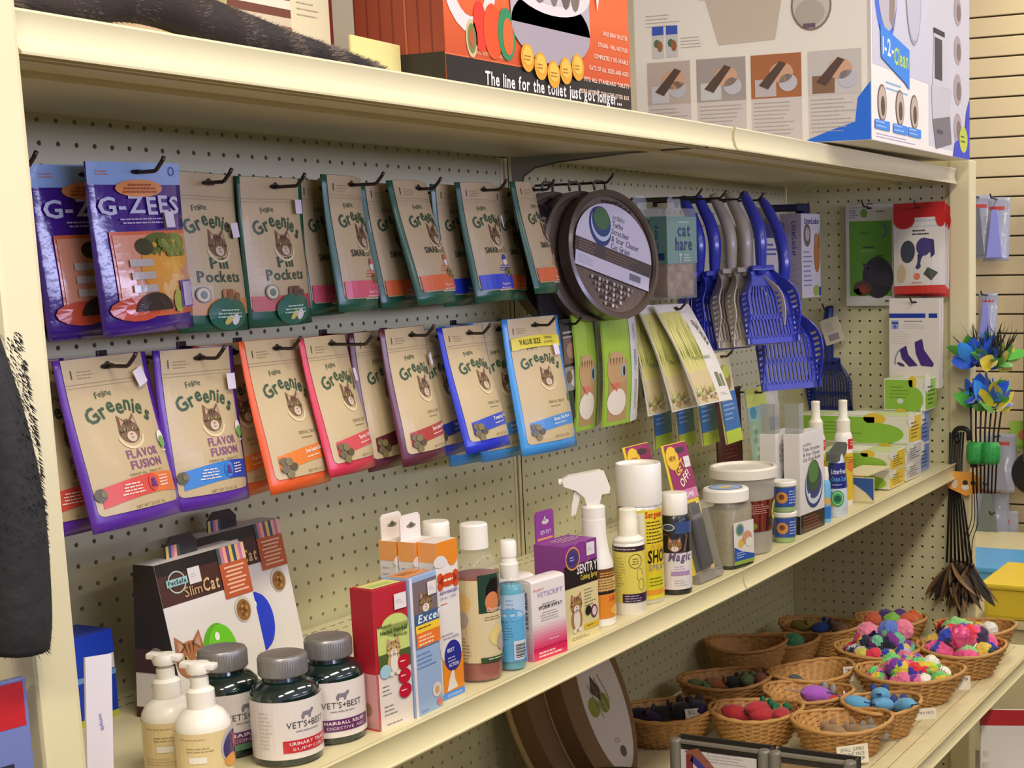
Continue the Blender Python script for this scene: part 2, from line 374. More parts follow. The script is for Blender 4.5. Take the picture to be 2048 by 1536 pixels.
shelf('cream middle shelf of the right bay with jars, tubs and green boxes', 36.3, 82.5, ZS2[0], ZS2[1], 16.6, slots_top=ST)
SL = ((-1.1, .75, .45), (-21.2, .28, .14), (-22.4, .28, .14))
shelf('deep cream lower shelf of the left bay in shadow', -14.6, 36.2, ZL, ZL, 24.2, lip=1.1, slots_top=SL[:1])
shelf('deep cream lower shelf of the right bay holding the wicker baskets', 36.3, 82.2, ZL, ZL, 24.2, lip=1.1, slots_top=SL)
bd = thing('base_deck', 'low cream base deck under the lower shelf with bags on it', 'shelf', (36, 0, FLOOR))
part('deck', box(-50, 46, -36, -.4, 4, 5), ALMOND, bd); part('kick_plate', box(-50, 46, -35.5, -35, 0, 4), ALMOND, bd)
part('back_sheet', box(-50, 46, -.4, .2, 5, 22), PEGM, bd)
br = thing('shelf_bracket', 'thin grey bracket arm under the seam of the top shelves', 'bracket', (36.3, 0, 0))
part('arm', extrude_x([(-14.8, 1.05), (-9, .95), (-4, .62), (-2.2, .34), (-1.3, -.2), (-.95, -1.6), (-.4, -1.6), (-.4, 1.05)], -.06, .06), mat('bracket_grey', (150, 148, 138), .5), br)
part('lower_edge', tube([(0, -14.8, 1.03), (0, -9, .93), (0, -4, .60), (0, -2.2, .32), (0, -1.3, -.22), (0, -.95, -1.6)], .07, 6), mat('bracket_edge', (88, 82, 76), .5), br)
# ================================================================== hanging treat pouches
def R3(yaw, tilt, roll): return Matrix.Rotation(yaw, 3, 'Z') @ Matrix.Rotation(tilt, 3, 'X') @ Matrix.Rotation(roll, 3, 'Y')
def sm(a, b, x): t = min(1, max(0, (x-a)/(b-a))); return t*t*(3-2*t)
def pouch_fn(w, h, t, curl=0, wave=0, taper=0):
    def T(u, v):
        s = min(1, max(0, -v/h)); e = max(0, 1-abs(2*u/w)**2.2)
        return t*sm(.1, .78, s)*(1-.3*sm(.9, 1, s))*e
    def off(u, v):
        s = min(1, max(0, -v/h)); return curl*(2*u/w)**2*(1-.6*s)+wave*math.sin(s*4.2)*.5
    def wx(u, v): return u*(1+taper*sm(0, 1, -v/h))
    front = lambda u, v, o: (wx(u, v), -T(u, v)*.62-.03-o+off(u, v), v)
    back = lambda u, v, o: (wx(u, v), T(u, v)*.38+.03+o+off(u, v), v)
    return front, back
def pouch_body(w, h, t, nu=14, nv=16, **k):
    f, b = pouch_fn(w, h, t, **k); V, Fc = [], []
    for fn in (f, b): V += [fn(-w/2+w*i/nu, -h*j/nv, 0) for j in range(nv+1) for i in range(nu+1)]
    N = (nu+1)*(nv+1); ix = lambda s, i, j: s*N+j*(nu+1)+i
    for j in range(nv):
        for i in range(nu):
            Fc.append((ix(0, i, j), ix(0, i, j+1), ix(0, i+1, j+1), ix(0, i+1, j))); Fc.append((ix(1, i, j), ix(1, i+1, j), ix(1, i+1, j+1), ix(1, i, j+1)))
        Fc.append((ix(0, 0, j), ix(1, 0, j), ix(1, 0, j+1), ix(0, 0, j+1))); Fc.append((ix(0, nu, j), ix(0, nu, j+1), ix(1, nu, j+1), ix(1, nu, j)))
    for i in range(nu):
        Fc.append((ix(0, i, 0), ix(0, i+1, 0), ix(1, i+1, 0), ix(1, i, 0))); Fc.append((ix(0, i, nv), ix(1, i, nv), ix(1, i+1, nv), ix(0, i+1, nv)))
    return V, Fc
GRN = (54, 84, 58); BRN = (88, 68, 50)
def greenies(a, w, h, k):
    L = -w/2; R = w/2; bl, brd, bb = k.get('bl', .3), k.get('br', .3), k.get('bb', .62); x0, x1 = L+bl, R-brd; V = lambda f: -f*h
    a.rect(x0, -h+bb+.25, x1, -.02, KRAFT); a.rect(x0+.25, -h+bb, x1-.25, -h+bb+.25, KRAFT)
    a.ell(x0+.25, -h+bb+.25, .25, .25, KRAFT); a.ell(x1-.25, -h+bb+.25, .25, .25, KRAFT)
    a.rect(x0, V(.145), x1, V(.149), (168, 146, 108), 2); a.rect(x0, V(.165), x1, V(.168), (172, 150, 112), 2)
    a.ell(0, V(.062), .42, .12, (36, 30, 24), 2); a.ell(0, V(.062)+.06, .16, .14, (36, 30, 24), 2)
    cx = k.get('cx', 0)
    if k['type'] != 'pill':
        a.text(k.get('mark', '1'), x0+.35, V(.115), .38, BRN, bold=0); a.para(x0+.6, V(.075), 1.1, 3, (150, 126, 92), .13, .03)
    a.text('Feline', cx-.6, V(.235), .28, GRN, dy=[0, .1, -.1], rot=.14)
    a.text('Greenies', cx, V(.335), .66, GRN, bold=1, w=w*.62, arc=.55, dy=[.1, 0, .12, -.1, .1, 0, .1, -.06], sp=.05)
    a.ring(cx+.15, V(.475), .74, .62, .11, (226, 206, 164), 2, a0=PI*1.05, a1=PI*1.95)
    a.cat(cx+.15, V(.455), .58, white=(206, 186, 160))
    t = k['type']
    if t == 'fusion':
        a.text('FLAVOR', cx+.5, V(.615), .36, (140, 84, 128), bold=1, w=1.9); a.text('FUSION', cx+.55, V(.68), .36, (140, 84, 128), bold=1, w=1.9)
        a.text('DENTAL TREATS', cx+.4, V(.715), .1, (120, 110, 60), w=2)
        c1, c2 = k['c1'], k['c2']; n = 9; xm = x0+(x1-x0)*.63; xs = [x0+.25+(x1-x0-.25)*i/n for i in range(n+1)]
        f = lambda x: V(.80)+.30*math.sin((x-x0)/(x1-x0)*PI*.8)
        l_ = [x for x in xs if x < xm]+[xm]; r_ = [xm]+[x for x in xs if x > xm]
        a.band([(x, f(x)+.28) for x in l_], [(x, f(x)-.55) for x in l_], c1, 2); a.band([(x, f(x)+.28) for x in r_], [(x, f(x)-.55) for x in r_], c2, 2)
        a.ell(xm, f(xm)-.12, .3, .36, c1, 3); a.text('&', xm, f(xm)-.3, .4, (96, 50, 130), 4, bold=1)
        a.para(xm-1.75, f(xm)+.02, 1.2, 4, (246, 226, 210), .13, .05, 3, al='c'); a.para(xm+.4, f(xm)+.1, .9, 4, (246, 226, 210), .13, .05, 3, 4)
        a.ell(x0+.2, V(.79), .25, .28, (92, 84, 52), 4, 9); a.ell(x0+.3, V(.785), .13, .15, (120, 108, 64), 5, 7)
        a.ell(x1-.2, V(.53), .26, .36, (236, 232, 220), 3); a.ell(x1-.2, V(.55), .22, .26, (110, 168, 84), 4); a.para(x1-.35, V(.60), .35, 1, (230, 230, 220), L=5)
        a.text('NET WT 2.5 OZ (71g)', cx+.2, V(.905), .13, (140, 112, 70), w=1.7)
    elif t == 'dental':
        c1 = k['c1']; n = 9; xs = [x0+.3+(x1-x0-.3)*i/n for i in range(n+1)]; f = lambda x: V(.80)+.34*math.sin((x-x0)/(x1-x0)*PI*.62)
        a.text('DENTAL TREATS', cx+.55, V(.645), .16, (96, 104, 60), w=1.7); a.para(cx-.2, V(.665), 1.5, 1, (130, 120, 70))
        a.band([(x, f(x)+.22) for x in xs], [(x, f(x)-.5) for x in xs], c1, 2)
        a.text(k.get('flav', 'Chicken'), cx+.7, f(cx+.7)-.08, .2, (248, 240, 226), 3, bold=1, w=1.9, rot=.06); a.para(cx-.2, f(cx)-.26, 1.9, 1, (240, 226, 200), L=3, rot=.06)
        for q in range(5): a.ell(x0+.5+.26*(q % 3), V(.80)-.22*(q//2)-.05*q, .22, .2, [(104, 92, 56), (126, 112, 66), (88, 78, 50)][q % 3], 4+q % 2, 8)
        a.text('NET WT 2.5 OZ', cx+.5, V(.90), .14, (150, 122, 80), w=1.5)
        a.poly([(x1-.32, V(.63)), (x1-.06, V(.56)), (x1-.04, V(.64)), (x1-.14, V(.66))], (84, 140, 64), 3)
        if k.get('value'):
            a.band([(x0+(x1-x0)*i/8, V(.135)-.12*abs(i/4-1)**2) for i in range(9)], [(x0+(x1-x0)*i/8, V(.22)-.12*abs(i/4-1)**2) for i in range(9)], (224, 206, 60), 4)
            a.text('VALUE SIZE', cx-.75, V(.195), .32, (70, 70, 40), 5, bold=1, w=1.9); a.text('TAMANO', cx+1.0, V(.17), .17, (90, 90, 50), 5, w=.9); a.text('ECONOMICO', cx+1.05, V(.20), .15, (90, 90, 50), 5, w=1.1)
    elif t == 'smart':
        c1 = k['c1']; a.text('SMART', cx-.5, V(.595), .34, (70, 72, 56), bold=1, w=1.5); a.text('BITES', cx+.85, V(.595), .34, (140, 130, 96), w=1.05)
        a.ell(cx+.4, V(.66), .28, .32, (240, 232, 220), 2, 14); a.ell(cx+.4, V(.655), .27, .30, c1, 3, 14, a0=.1, a1=PI+.1)
        a.para(cx-.5, V(.70), 1.8, 3, c1, .14, .06, al='c')
        for q in (0, .55): a.ring(cx+.45+q, V(.765), .28, .26, .14, (120, 124, 50), 4, 12)
        a.rect(x0+.05, -h+bb+.06, x1-.05, V(.775), c1, 3); a.text('Supports', cx, V(.87), .17, (246, 226, 214), 4, w=1.0); a.para(cx-.9, V(.89), 1.8, 2, (246, 220, 206), .13, .04, 4, al='c')
    elif t == 'pill':
        a.text('Pill', cx, V(.60), .5, GRN, bold=1, w=1.1); a.text('Pockets', cx, V(.685), .5, GRN, bold=1, w=2.6)
        a.rect(x0+.05, -h+bb+.02, x1, V(.79), k['c1'], 2)
        for q in range(6): a.ell(cx+.15+.26*(q % 4)-.1, V(.755)-.16*(q//3), .22, .19, [k['tc'], tuple(int(z*.75) for z in k['tc'])][q % 2], 4+q % 2, 9)
        a.ring(cx-1.15, V(.765), .36, .36, .06, (96, 112, 84), 4, 18); a.ell(cx-1.15, V(.765), .3, .3, (206, 190, 150), 4); a.ell(cx-1.15, V(.765), .15, .18, (90, 104, 76), 5, 8)
        a.ell(cx+.2, -h+bb+.05, 1.25, .75, (44, 106, 82), 5); a.para(cx-.7, V(.86), 1.8, 3, (196, 220, 200), .15, .06, 6, al='c')
        a.ell(cx+.1, V(.925), .3, .17, (214, 198, 110), 6, 12, rot=.6); a.ell(cx+.55, V(.925), .26, .25, (232, 228, 222), 6, 12)
def gzees(a, w, h, k):
    L, R = -w/2, w/2; V = lambda f: -f*h
    a.rect(L, V(.13), R, 0, (150, 182, 226)); a.ell(0, V(.055), .4, .1, (40, 36, 40), 2)
    a.para(L+.4, V(.05), .9, 2, (196, 130, 120)); a.ring(R-.6, V(.05), .2, .2, .06, (60, 90, 170), 2)
    a.ell(0, V(.15), 1.35, .36, (226, 150, 90), 3); a.para(-1, V(.125), 2, 3, (180, 90, 50), .14, .08, 4, al='c')
    a.text('G-ZEES', 0, V(.30), .72, (198, 202, 226), 3, bold=1, w=4.6, dy=[0, .05, .08, -.02, .06, 0]); a.para(-2, V(.325), 4, 2, (190, 180, 214), .15, .06, 3, al='c')
    a.rect(L+.7, V(.90), R-.1, V(.40), (224, 110, 66), 2); a.rect(L+.8, V(.87), R-.2, V(.42), (226, 156, 122), 3)
    for x, y, rx, ry, c in ((.4, .62, 1.2, 1.1, (232, 160, 60)), (1.3, .55, 1, .7, (236, 176, 70)), (.6, .48, 1.1, .5, (88, 104, 40)), (1.6, .47, .7, .4, (120, 136, 52)), (-.4, .49, .5, .35, (66, 66, 36)), (1.2, .74, 1, .6, (238, 190, 120)), (-1.2, .85, 1.2, .5, (212, 90, 60))): a.ell(x, V(y), rx, ry, c, 4, 14)
    for q in range(3): a.rect(L+1.3, V(.56+.075*q)-.3, L+2.5, V(.56+.075*q), (196, 186, 176), 6)
    for q in range(14): a.ell(.9+.22*(q % 6)-.2*(q//6), V(.50)+.2*(q//6)-.2, .16, .2, [(100, 118, 44), (140, 150, 60)][q % 2], 6, 7)
    a.ell(-.35, V(.865), 1.0, .75, (66, 54, 46), 6, 20, a0=0, a1=PI); a.ell(1.1, V(.82), .35, .5, (170, 176, 70), 6, 9)
    a.rect(R-1.35, V(.865), R-.35, V(.70), (120, 84, 170), 7); a.rect(R-1.22, V(.855), R-.48, V(.71), (206, 192, 214), 8)
PUR, ORG, RED, MAR, BLU, SKY, DGR = (94, 44, 158), (226, 92, 36), (206, 50, 74), (92, 38, 54), (36, 52, 196), (66, 150, 222), (34, 92, 66)
_pouch = {}
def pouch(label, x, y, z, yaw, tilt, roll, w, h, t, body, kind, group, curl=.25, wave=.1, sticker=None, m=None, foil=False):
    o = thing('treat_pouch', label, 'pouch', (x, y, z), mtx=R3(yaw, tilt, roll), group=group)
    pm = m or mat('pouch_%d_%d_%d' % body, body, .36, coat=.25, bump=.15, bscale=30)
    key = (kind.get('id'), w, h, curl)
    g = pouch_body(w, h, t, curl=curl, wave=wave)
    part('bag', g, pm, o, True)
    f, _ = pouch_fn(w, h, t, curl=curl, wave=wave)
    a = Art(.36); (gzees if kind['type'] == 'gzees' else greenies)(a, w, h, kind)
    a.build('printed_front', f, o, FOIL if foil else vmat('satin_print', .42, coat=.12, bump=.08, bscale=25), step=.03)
    if sticker:
        u, v, s, rt = sticker; b = Art(.3); c_, s_ = math.cos(rt), math.sin(rt)
        P = [(-.27*s, -.3*s), (.27*s, -.3*s), (.27*s, .3*s), (-.27*s, .3*s)]
        b.poly([(u+p*c_-q*s_, v+p*s_+q*c_) for p, q in P], (226, 216, 226), 9); b.build('price_sticker', f, o, step=.03)
    return o
def hook(x, z, label, L=7.0, tip=.55, yb=0):
    o = thing('peg_hook', label, 'hook', (x, yb, z), group='wire hooks on the pegboard')
    part('wire', tube([(0, .1, 0), (0, -L, 0), (0, -L-.12, .05), (0, -L-.42, tip*.6), (0, -L-.6, tip)], .085, 7), STEEL, o, True)
    part('base_clip', box(-.28, .28, -.12, .0, -.35, .3, .04), STEEL, o)
    return o
G1, G2, G3 = 'pill treat pouches of the upper row', 'tartar treat pouches of the upper row', 'dental treat pouches of the lower row'
gz = dict(type='gzees', id='g')
pouch('purple foil treat pouch with pale blue top and orange food picture, front of its hook', -1.3, -7.0, -1.2, .08, .02, -.03, 5.3, 7.0, .9, (66, 34, 120), gz, 'purple foil pouches', curl=.15, sticker=(1.35, -2.35, 1.1, 0), m=mat('purple_foil', (70, 36, 130), .16, coat=.6, bump=.5, bscale=40), foil=True)
pouch('dark purple foil pouch right behind the front one at the left post', -2.6, -5.5, -1.3, .06, .02, -.03, 5.4, 7.0, .7, (66, 34, 120), gz, 'purple foil pouches', curl=.15, m=_M['purple_foil'], foil=True)
pouch('dark purple foil pouch at the very back, partly hidden by the left post', -4.0, -4.2, -1.35, .06, .02, -.02, 5.4, 7.0, .7, (66, 34, 120), gz, 'purple foil pouches', curl=.15, m=_M['purple_foil'], foil=True)
P1 = dict(type='pill', c1=(206, 142, 70), tc=(190, 128, 84), bl=.12, br=.42, bb=.75, id='p1', cx=-.1); P2 = dict(P1, c1=(196, 84, 76), tc=(132, 88, 78), id='p2')
pouch('kraft pill treat pouch with an orange band, next to the purple foil pouch', 3.75, -5.9, -1.4, .06, .0, .02, 4.5, 7.05, .9, DGR, P1, G1, sticker=(1.25, -2.5, 1.1, .1))
pouch('kraft pill treat pouch with a dull red band', 7.85, -6, -1.45, .087, .02, -.01, 4.75, 6.95, .9, DGR, P2, G1, sticker=(1.5, -1.35, 1.1, 0))
pouch('dark kraft pill pouch behind the one with the red band', 9.0, -4.5, -1.5, .09, .02, 0, 4.7, 6.9, .6, DGR, P2, G1)
SP = dict(type='smart', c1=(222, 92, 112), id='s1'); SO = dict(SP, c1=(228, 108, 54), id='s2'); SB = dict(SP, c1=(40, 66, 200), id='s3')
pouch('kraft tartar treat pouch with a pink lower band', 13.3, -6, -1.2, .28, -.03, .006, 4.65, 6.75, .9, DGR, SP, G2, curl=.5, sticker=(1.55, -2.5, 1, -.1))
pouch('shaded pink-band pouch just behind the front pink-band one', 12.4, -4.9, -1.4, .30, .0, 0, 4.6, 6.7, .7, DGR, SP, G2, curl=.5)
pouch('shaded pink-band pouch at the back of its hook', 11.6, -4.0, -1.4, .25, .03, 0, 4.6, 6.7, .6, DGR, SP, G2, curl=.4)
pouch('kraft tartar treat pouch with an orange lower band, leaning right', 18.7, -6, -1.25, .22, -.16, .008, 4.8, 6.65, .9, DGR, SO, G2, curl=.6, sticker=(1.8, -2.4, 1, .4))
pouch('shaded orange-band pouch leaning behind the front orange one', 17.6, -4.9, -1.4, .25, -.08, .0, 4.7, 6.6, .7, DGR, SO, G2, curl=.5)
pouch('shaded orange-band pouch deep behind, beside the pink ones', 16.9, -3.9, -1.4, .25, .02, 0, 4.7, 6.6, .6, DGR, SO, G2, curl=.4)
pouch('kraft tartar treat pouch with a bright blue lower band', 24.8, -6, -1.15, .13, -.09, -.007, 4.75, 6.8, .9, DGR, SB, G2, curl=.5, sticker=(1.75, -2.2, 1.1, .2))
pouch('shaded blue-band pouch half hidden behind the bright blue one', 23.8, -4.9, -1.3, .2, -.02, 0, 4.7, 6.8, .7, DGR, SB, G2, curl=.5)
pouch('narrow-looking orange-band pouch turned edge-on by the round brown scratcher', 30.0, -6, -1.0, .36, -.116, .03, 4.9, 6.7, .9, DGR, SO, G2, curl=.8, sticker=(1.5, -2.3, 1.1, -.1))
pouch('shaded orange-band pouch behind the edge-on one', 29.0, -4.9, -1.3, .32, -.03, 0, 4.8, 6.7, .7, DGR, SO, G2, curl=.5)
FU1 = dict(type='fusion', c1=(214, 78, 66), c2=(226, 118, 52), br=.38, id='f1', mark='1'); FU2 = dict(FU1, c1=(58, 130, 206), c2=(40, 70, 168), id='f2')
pouch('kraft flavor pouch with purple edges and a red and orange band', -2.85, -6, -9.07, .084, -.15, -.011, 5.15, 7.1, .9, PUR, FU1, G3, sticker=(1.55, -1.05, 1.2, .35))
pouch('shaded purple-edged flavor pouch just behind the red-band one', -4.3, -4.9, -9.2, .1, -.06, 0, 5.1, 7.1, .7, PUR, FU1, G3)
pouch('shaded purple-edged flavor pouch furthest back by the left post', -5.2, -3.9, -9.2, .1, -.02, 0, 5.1, 7.1, .6, PUR, FU1, G3)
pouch('kraft flavor pouch with purple edges and a blue band', 2.3, -6, -9.1, .062, -.04, .02, 5.0, 7.1, .9, PUR, FU2, G3, sticker=(1.75, -1.6, 1.2, 0))
D = dict(type='dental', id='d')
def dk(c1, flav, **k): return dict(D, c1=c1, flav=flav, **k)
pouch('kraft dental treat pouch with bright orange edges and band', 7.15, -6, -9.0, .163, -.15, .02, 5.1, 7.2, .9, ORG, dk((226, 124, 44), 'Oven Roasted Chicken', br=.35), G3, sticker=(2.1, -2.5, 1.1, .2))
pouch('shaded orange-edged dental pouch behind the bright orange one', 5.6, -4.8, -9.1, .15, -.05, 0, 5.1, 7.2, .7, ORG, dk((226, 124, 44), 'Oven Roasted Chicken'), G3)
pouch('kraft dental treat pouch with pinkish red edges and band', 10.95, -6.05, -9.05, .253, -.146, .018, 5.05, 6.9, .9, RED, dk((208, 76, 82), 'Savory Salmon', br=.35), G3, curl=.4, sticker=(1.7, -2.1, 1.1, 0))
pouch('kraft dental treat pouch with maroon edges and a dull red band', 17.45, -6, -8.98, .18, -.086, .003, 5.05, 7.3, .9, MAR, dk((172, 62, 58), 'Succulent Beef'), G3, curl=.5, sticker=(1.8, -1.9, 1.1, .3))
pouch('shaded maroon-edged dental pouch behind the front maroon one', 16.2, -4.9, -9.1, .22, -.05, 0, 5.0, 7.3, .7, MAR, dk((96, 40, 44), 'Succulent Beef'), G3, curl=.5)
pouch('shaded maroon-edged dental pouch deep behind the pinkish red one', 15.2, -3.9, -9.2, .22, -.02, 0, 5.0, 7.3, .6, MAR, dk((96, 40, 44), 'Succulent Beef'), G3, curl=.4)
pouch('kraft dental treat pouch with royal blue edges and band', 22.65, -6, -9.2, .109, -.169, .011, 5.1, 7.15, .9, BLU, dk((52, 76, 186), 'Tempting Tuna'), G3, curl=.5)
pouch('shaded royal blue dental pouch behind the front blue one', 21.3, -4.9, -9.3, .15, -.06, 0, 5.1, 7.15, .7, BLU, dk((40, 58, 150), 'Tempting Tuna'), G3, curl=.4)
pouch('large kraft value pouch with sky blue edges and a yellow banner', 29.5, -6, -9.05, -.10, -.106, -.009, 5.4, 8.25, 1.0, SKY, dk((76, 138, 204), 'Ocean Fish Flavor', value=1, bl=.38, br=.42), G3, curl=.3, sticker=(1.55, -2.1, 1.1, .1))
pouch('shaded sky blue value pouch right behind the one with the yellow banner', 27.6, -4.7, -9.2, .0, -.03, 0, 5.4, 8.25, .7, SKY, dk((76, 138, 204), 'Ocean Fish Flavor'), G3)
pouch('shaded sky blue value pouch furthest behind, only its corner showing', 26.2, -3.7, -9.3, .0, 0, 0, 5.4, 8.25, .6, SKY, dk((76, 138, 204), 'Ocean Fish Flavor'), G3)
for hx, hz, lb, L in ((-1.3, -1.6, 'wire hook through the purple foil pouches', 8), (-6.6, -1.6, 'wire hook tip beside the left post', 7), (3.4, -1.85, 'wire hook through the orange-band pill pouch', 7.1), (7.85, -1.9, 'wire hook through the red-band pill pouches', 7.3), (13.35, -1.65, 'wire hook through the pink-band pouches', 7.5), (18.75, -1.7, 'wire hook through the orange-band pouches', 7), (24.8, -1.6, 'wire hook through the blue-band pouches', 7.1), (30.0, -1.45, 'wire hook through the edge-on orange-band pouch', 7),
    (-2.85, -9.5, 'wire hook through the red and orange flavor pouch', 7.2), (2.3, -9.55, 'wire hook through the blue-band flavor pouch', 7), (7.15, -9.45, 'wire hook through the orange-edged pouches', 7), (10.95, -9.5, 'wire hook through the pinkish red pouch', 8.2), (17.45, -9.45, 'wire hook through the maroon-edged pouches', 7), (22.65, -9.65, 'wire hook through the royal blue pouches', 7), (29.5, -9.55, 'wire hook through the large sky blue pouches', 7)): hook(hx, hz, lb, L)
# ================================================================== goods on the middle shelf
def carton(label, x, y, yaw, w, d, h, body, cat='box', group=None, z=None, bev=.03, rough=.5, name='carton', tilt=0):
    o = thing(name, label, cat, (x, y, zs(x) if z is None else z), rot=(tilt, 0, yaw), group=group)
    part('box', box(-w/2, w/2, 0, d, 0, h, bev), mat('card_%d_%d_%d' % body, body, rough, coat=.08, var=.02), o)
    return o
def sticker(a, u, v, s=.3, L=6): a.rect(u-s, v-s*.95, u+s, v+s*.95, (226, 218, 218), L); a.para(u-s*.7, v+s*.2, s*1.3, 2, (190, 184, 190), .1, .03, L+1); return a
# --- two wedge boxes of treat balls (slim front at the top, deep foot)
def wedge(label, x, y, yaw, egg, grp):
    w, h = 5.7, 7.0; z = zs(x)
    o = thing('toy_box', label, 'box', (x, y, z), rot=(0, 0, yaw), group=grp)
    top, bot = 1.15, 2.9
    V = [(-w/2, -bot/2, 0), (w/2, -bot/2, 0), (w/2, bot/2, 0), (-w/2, bot/2, 0), (-w/2, -.2, h), (w/2, -.2, h), (w/2, top-.2, h), (-w/2, top-.2, h)]
    part('box', (V, [(3, 2, 1, 0), (4, 5, 6, 7), (0, 1, 5, 4), (1, 2, 6, 5), (2, 3, 7, 6), (3, 0, 4, 7)]), mat('slim_box_card', (226, 220, 218), .4, coat=.1), o)
    k = (bot/2-.2)/h
    ff = lambda u, v, q: (u, -bot/2+k*v-q, v)
    a = Art(9); L, R = -w/2, w/2
    a.rect(L, 5.1, R, h, (74, 44, 38)); a.rect(L, 6.45, R, h, (34, 28, 28), 2)
    a.ring(L+1.1, 6.05, .55, .5, .06, (190, 206, 196), 3); a.rect(L+.45, 5.9, L+1.75, 6.22, (150, 196, 196), 4); a.text('PetSafe', L+1.1, 5.97, .2, (60, 60, 60), 5, bold=1, w=1.1)
    sticker(a, L+2.2, 6.15, .38, 5)
    a.text('Slim', L+1.95, 5.3, .46, (206, 170, 122), 4, w=1.1); a.text('Cat', L+3.1, 5.3, .6, (214, 180, 132), 4, bold=1, w=1.05, shear=.15)
    a.rect(R-1.85, 4.65, R, 6.25, (188, 92, 54), 4)
    for i, c in enumerate(((60, 90, 84), (196, 120, 150), (236, 170, 140), (120, 70, 110), (226, 196, 96), (40, 80, 100), (236, 170, 140), (196, 120, 170), (240, 190, 150))): a.rect(R-1.85+.206*i, 6.25, R-1.85+.206*(i+1), h, c, 4)
    for i in range(7): a.rect(R-1.6+.12*(i % 2), 6.0-.19*i, R-.25-.12*(i % 3), 6.08-.19*i, (238, 190, 160), 5)
    a.ell(R-.9, 4.0, .55, .62, (206, 200, 190), 3); a.ell(R-.9, 3.95, .46, .5, (150, 104, 56), 4)
    for i in range(12): a.ell(R-.9+.3*math.cos(i*2.4)*(i/12), 3.95+.34*math.sin(i*2.4)*(i/12), .1, .1, [(186, 138, 76), (120, 80, 40)][i % 2], 5, 7)
    a.ell(L+2.75, 2.3, 1.05, 1.5, egg, 4, 28); a.ell(L+2.95, 2.3, .95, 1.4, tuple(min(255, int(c*1.15)) for c in egg), 5, 28); a.ell(L+2.75, 3.2, .16, .2, (240, 248, 240), 6, 8)
    a.cat(L+.98, 2.6, .95, (176, 116, 80), 3)
    a.build('printed_front', ff, o, PRINTG)
    b = Art(9)
    sl_ = lambda u, v, q: (-w/2-q, u, v)
    edge = lambda v: (-bot/2+k*v, bot/2-(bot/2-top+.2)/h*v)
    for v0, v1, c in ((2.1, h, (38, 28, 28)), (2.1, 3.2, (70, 40, 40)), (0, .5, (70, 30, 34))):
        (a0, b0), (a1, b1) = edge(v0), edge(v1); b.poly([(a0, v0), (b0, v0), (b1, v1), (a1, v1)], c, 1+(v1 < 3.5))
    b.para(-.9, 1.9, 1.5, 9, (70, 66, 66), .17, .05, 3); b.ell(-.0, 2.9, .4, .4, (150, 140, 136), 3)
    b.build('printed_side', sl_, o)
    tab = [(-.3, h-.2), (-.3, h+.55), (.1, h+.95), (1.3, h+.95), (1.7, h+.55), (1.7, h-.2)]
    V, Fc = prism([(p[0]-1.2, p[1]) for p in tab], .35, .40); part('hang_tab', (V, Fc), mat('tab_dark', (52, 48, 48), .4), o)
    c = Art(9)
    for i, cc in enumerate(((226, 196, 96), (40, 80, 130), (196, 120, 150), (236, 170, 140), (60, 90, 84))): c.rect(-1.48+.17*i, h, -1.31+.17*i, h+.55, cc, 1)
    c.build('tab_stripes', lambda u, v, q: (u, .35-q, v), o)
    return o
wedge('brown and white wedge-shaped toy box with a green ball, in front', 2.0, -5.2, .06, (96, 178, 40), 'wedge toy boxes')
wedge('brown and white wedge-shaped toy box with a blue ball, behind the green-ball one', 7.6, -2.2, .03, (38, 60, 190), 'wedge toy boxes')
# --- blue box behind the left post and a card leaning at the post
o = carton('bright blue box at the back by the left post', -2.6, -2.9, 0, 3.2, 2.2, 4.0, (22, 62, 190))
a = Art(9); sticker(a, 1.15, 2.6, .36); a.rect(-1.6, 1.95, 1.6, 2.2, (110, 160, 220), 2); a.ell(.6, 1.0, .7, .85, (60, 66, 72), 2); a.rect(-1.6, 0, 1.6, .3, (190, 196, 60), 2); a.build('printed_front', face_front(), o)
o = thing('hang_card', 'white card leaning behind the left post, small purple print', 'card', (-13.45, -15.2, zs(-13)), rot=(-.05, .13, 0))
part('card', box(-.1, 1.0, 0, .08, 0, 6.9), mat('white_card', (226, 218, 226), .6), o)
a = Art(9); a.text('sample', .45, 4.6, .16, (120, 110, 190), 2, w=.6, rot=-1.4); a.ring(.75, 2.7, .2, .16, .07, (90, 70, 170), 2); a.text('R', .75, 2.2, .3, (90, 70, 170), 2, bold=1); a.build('print', face_front(), o)
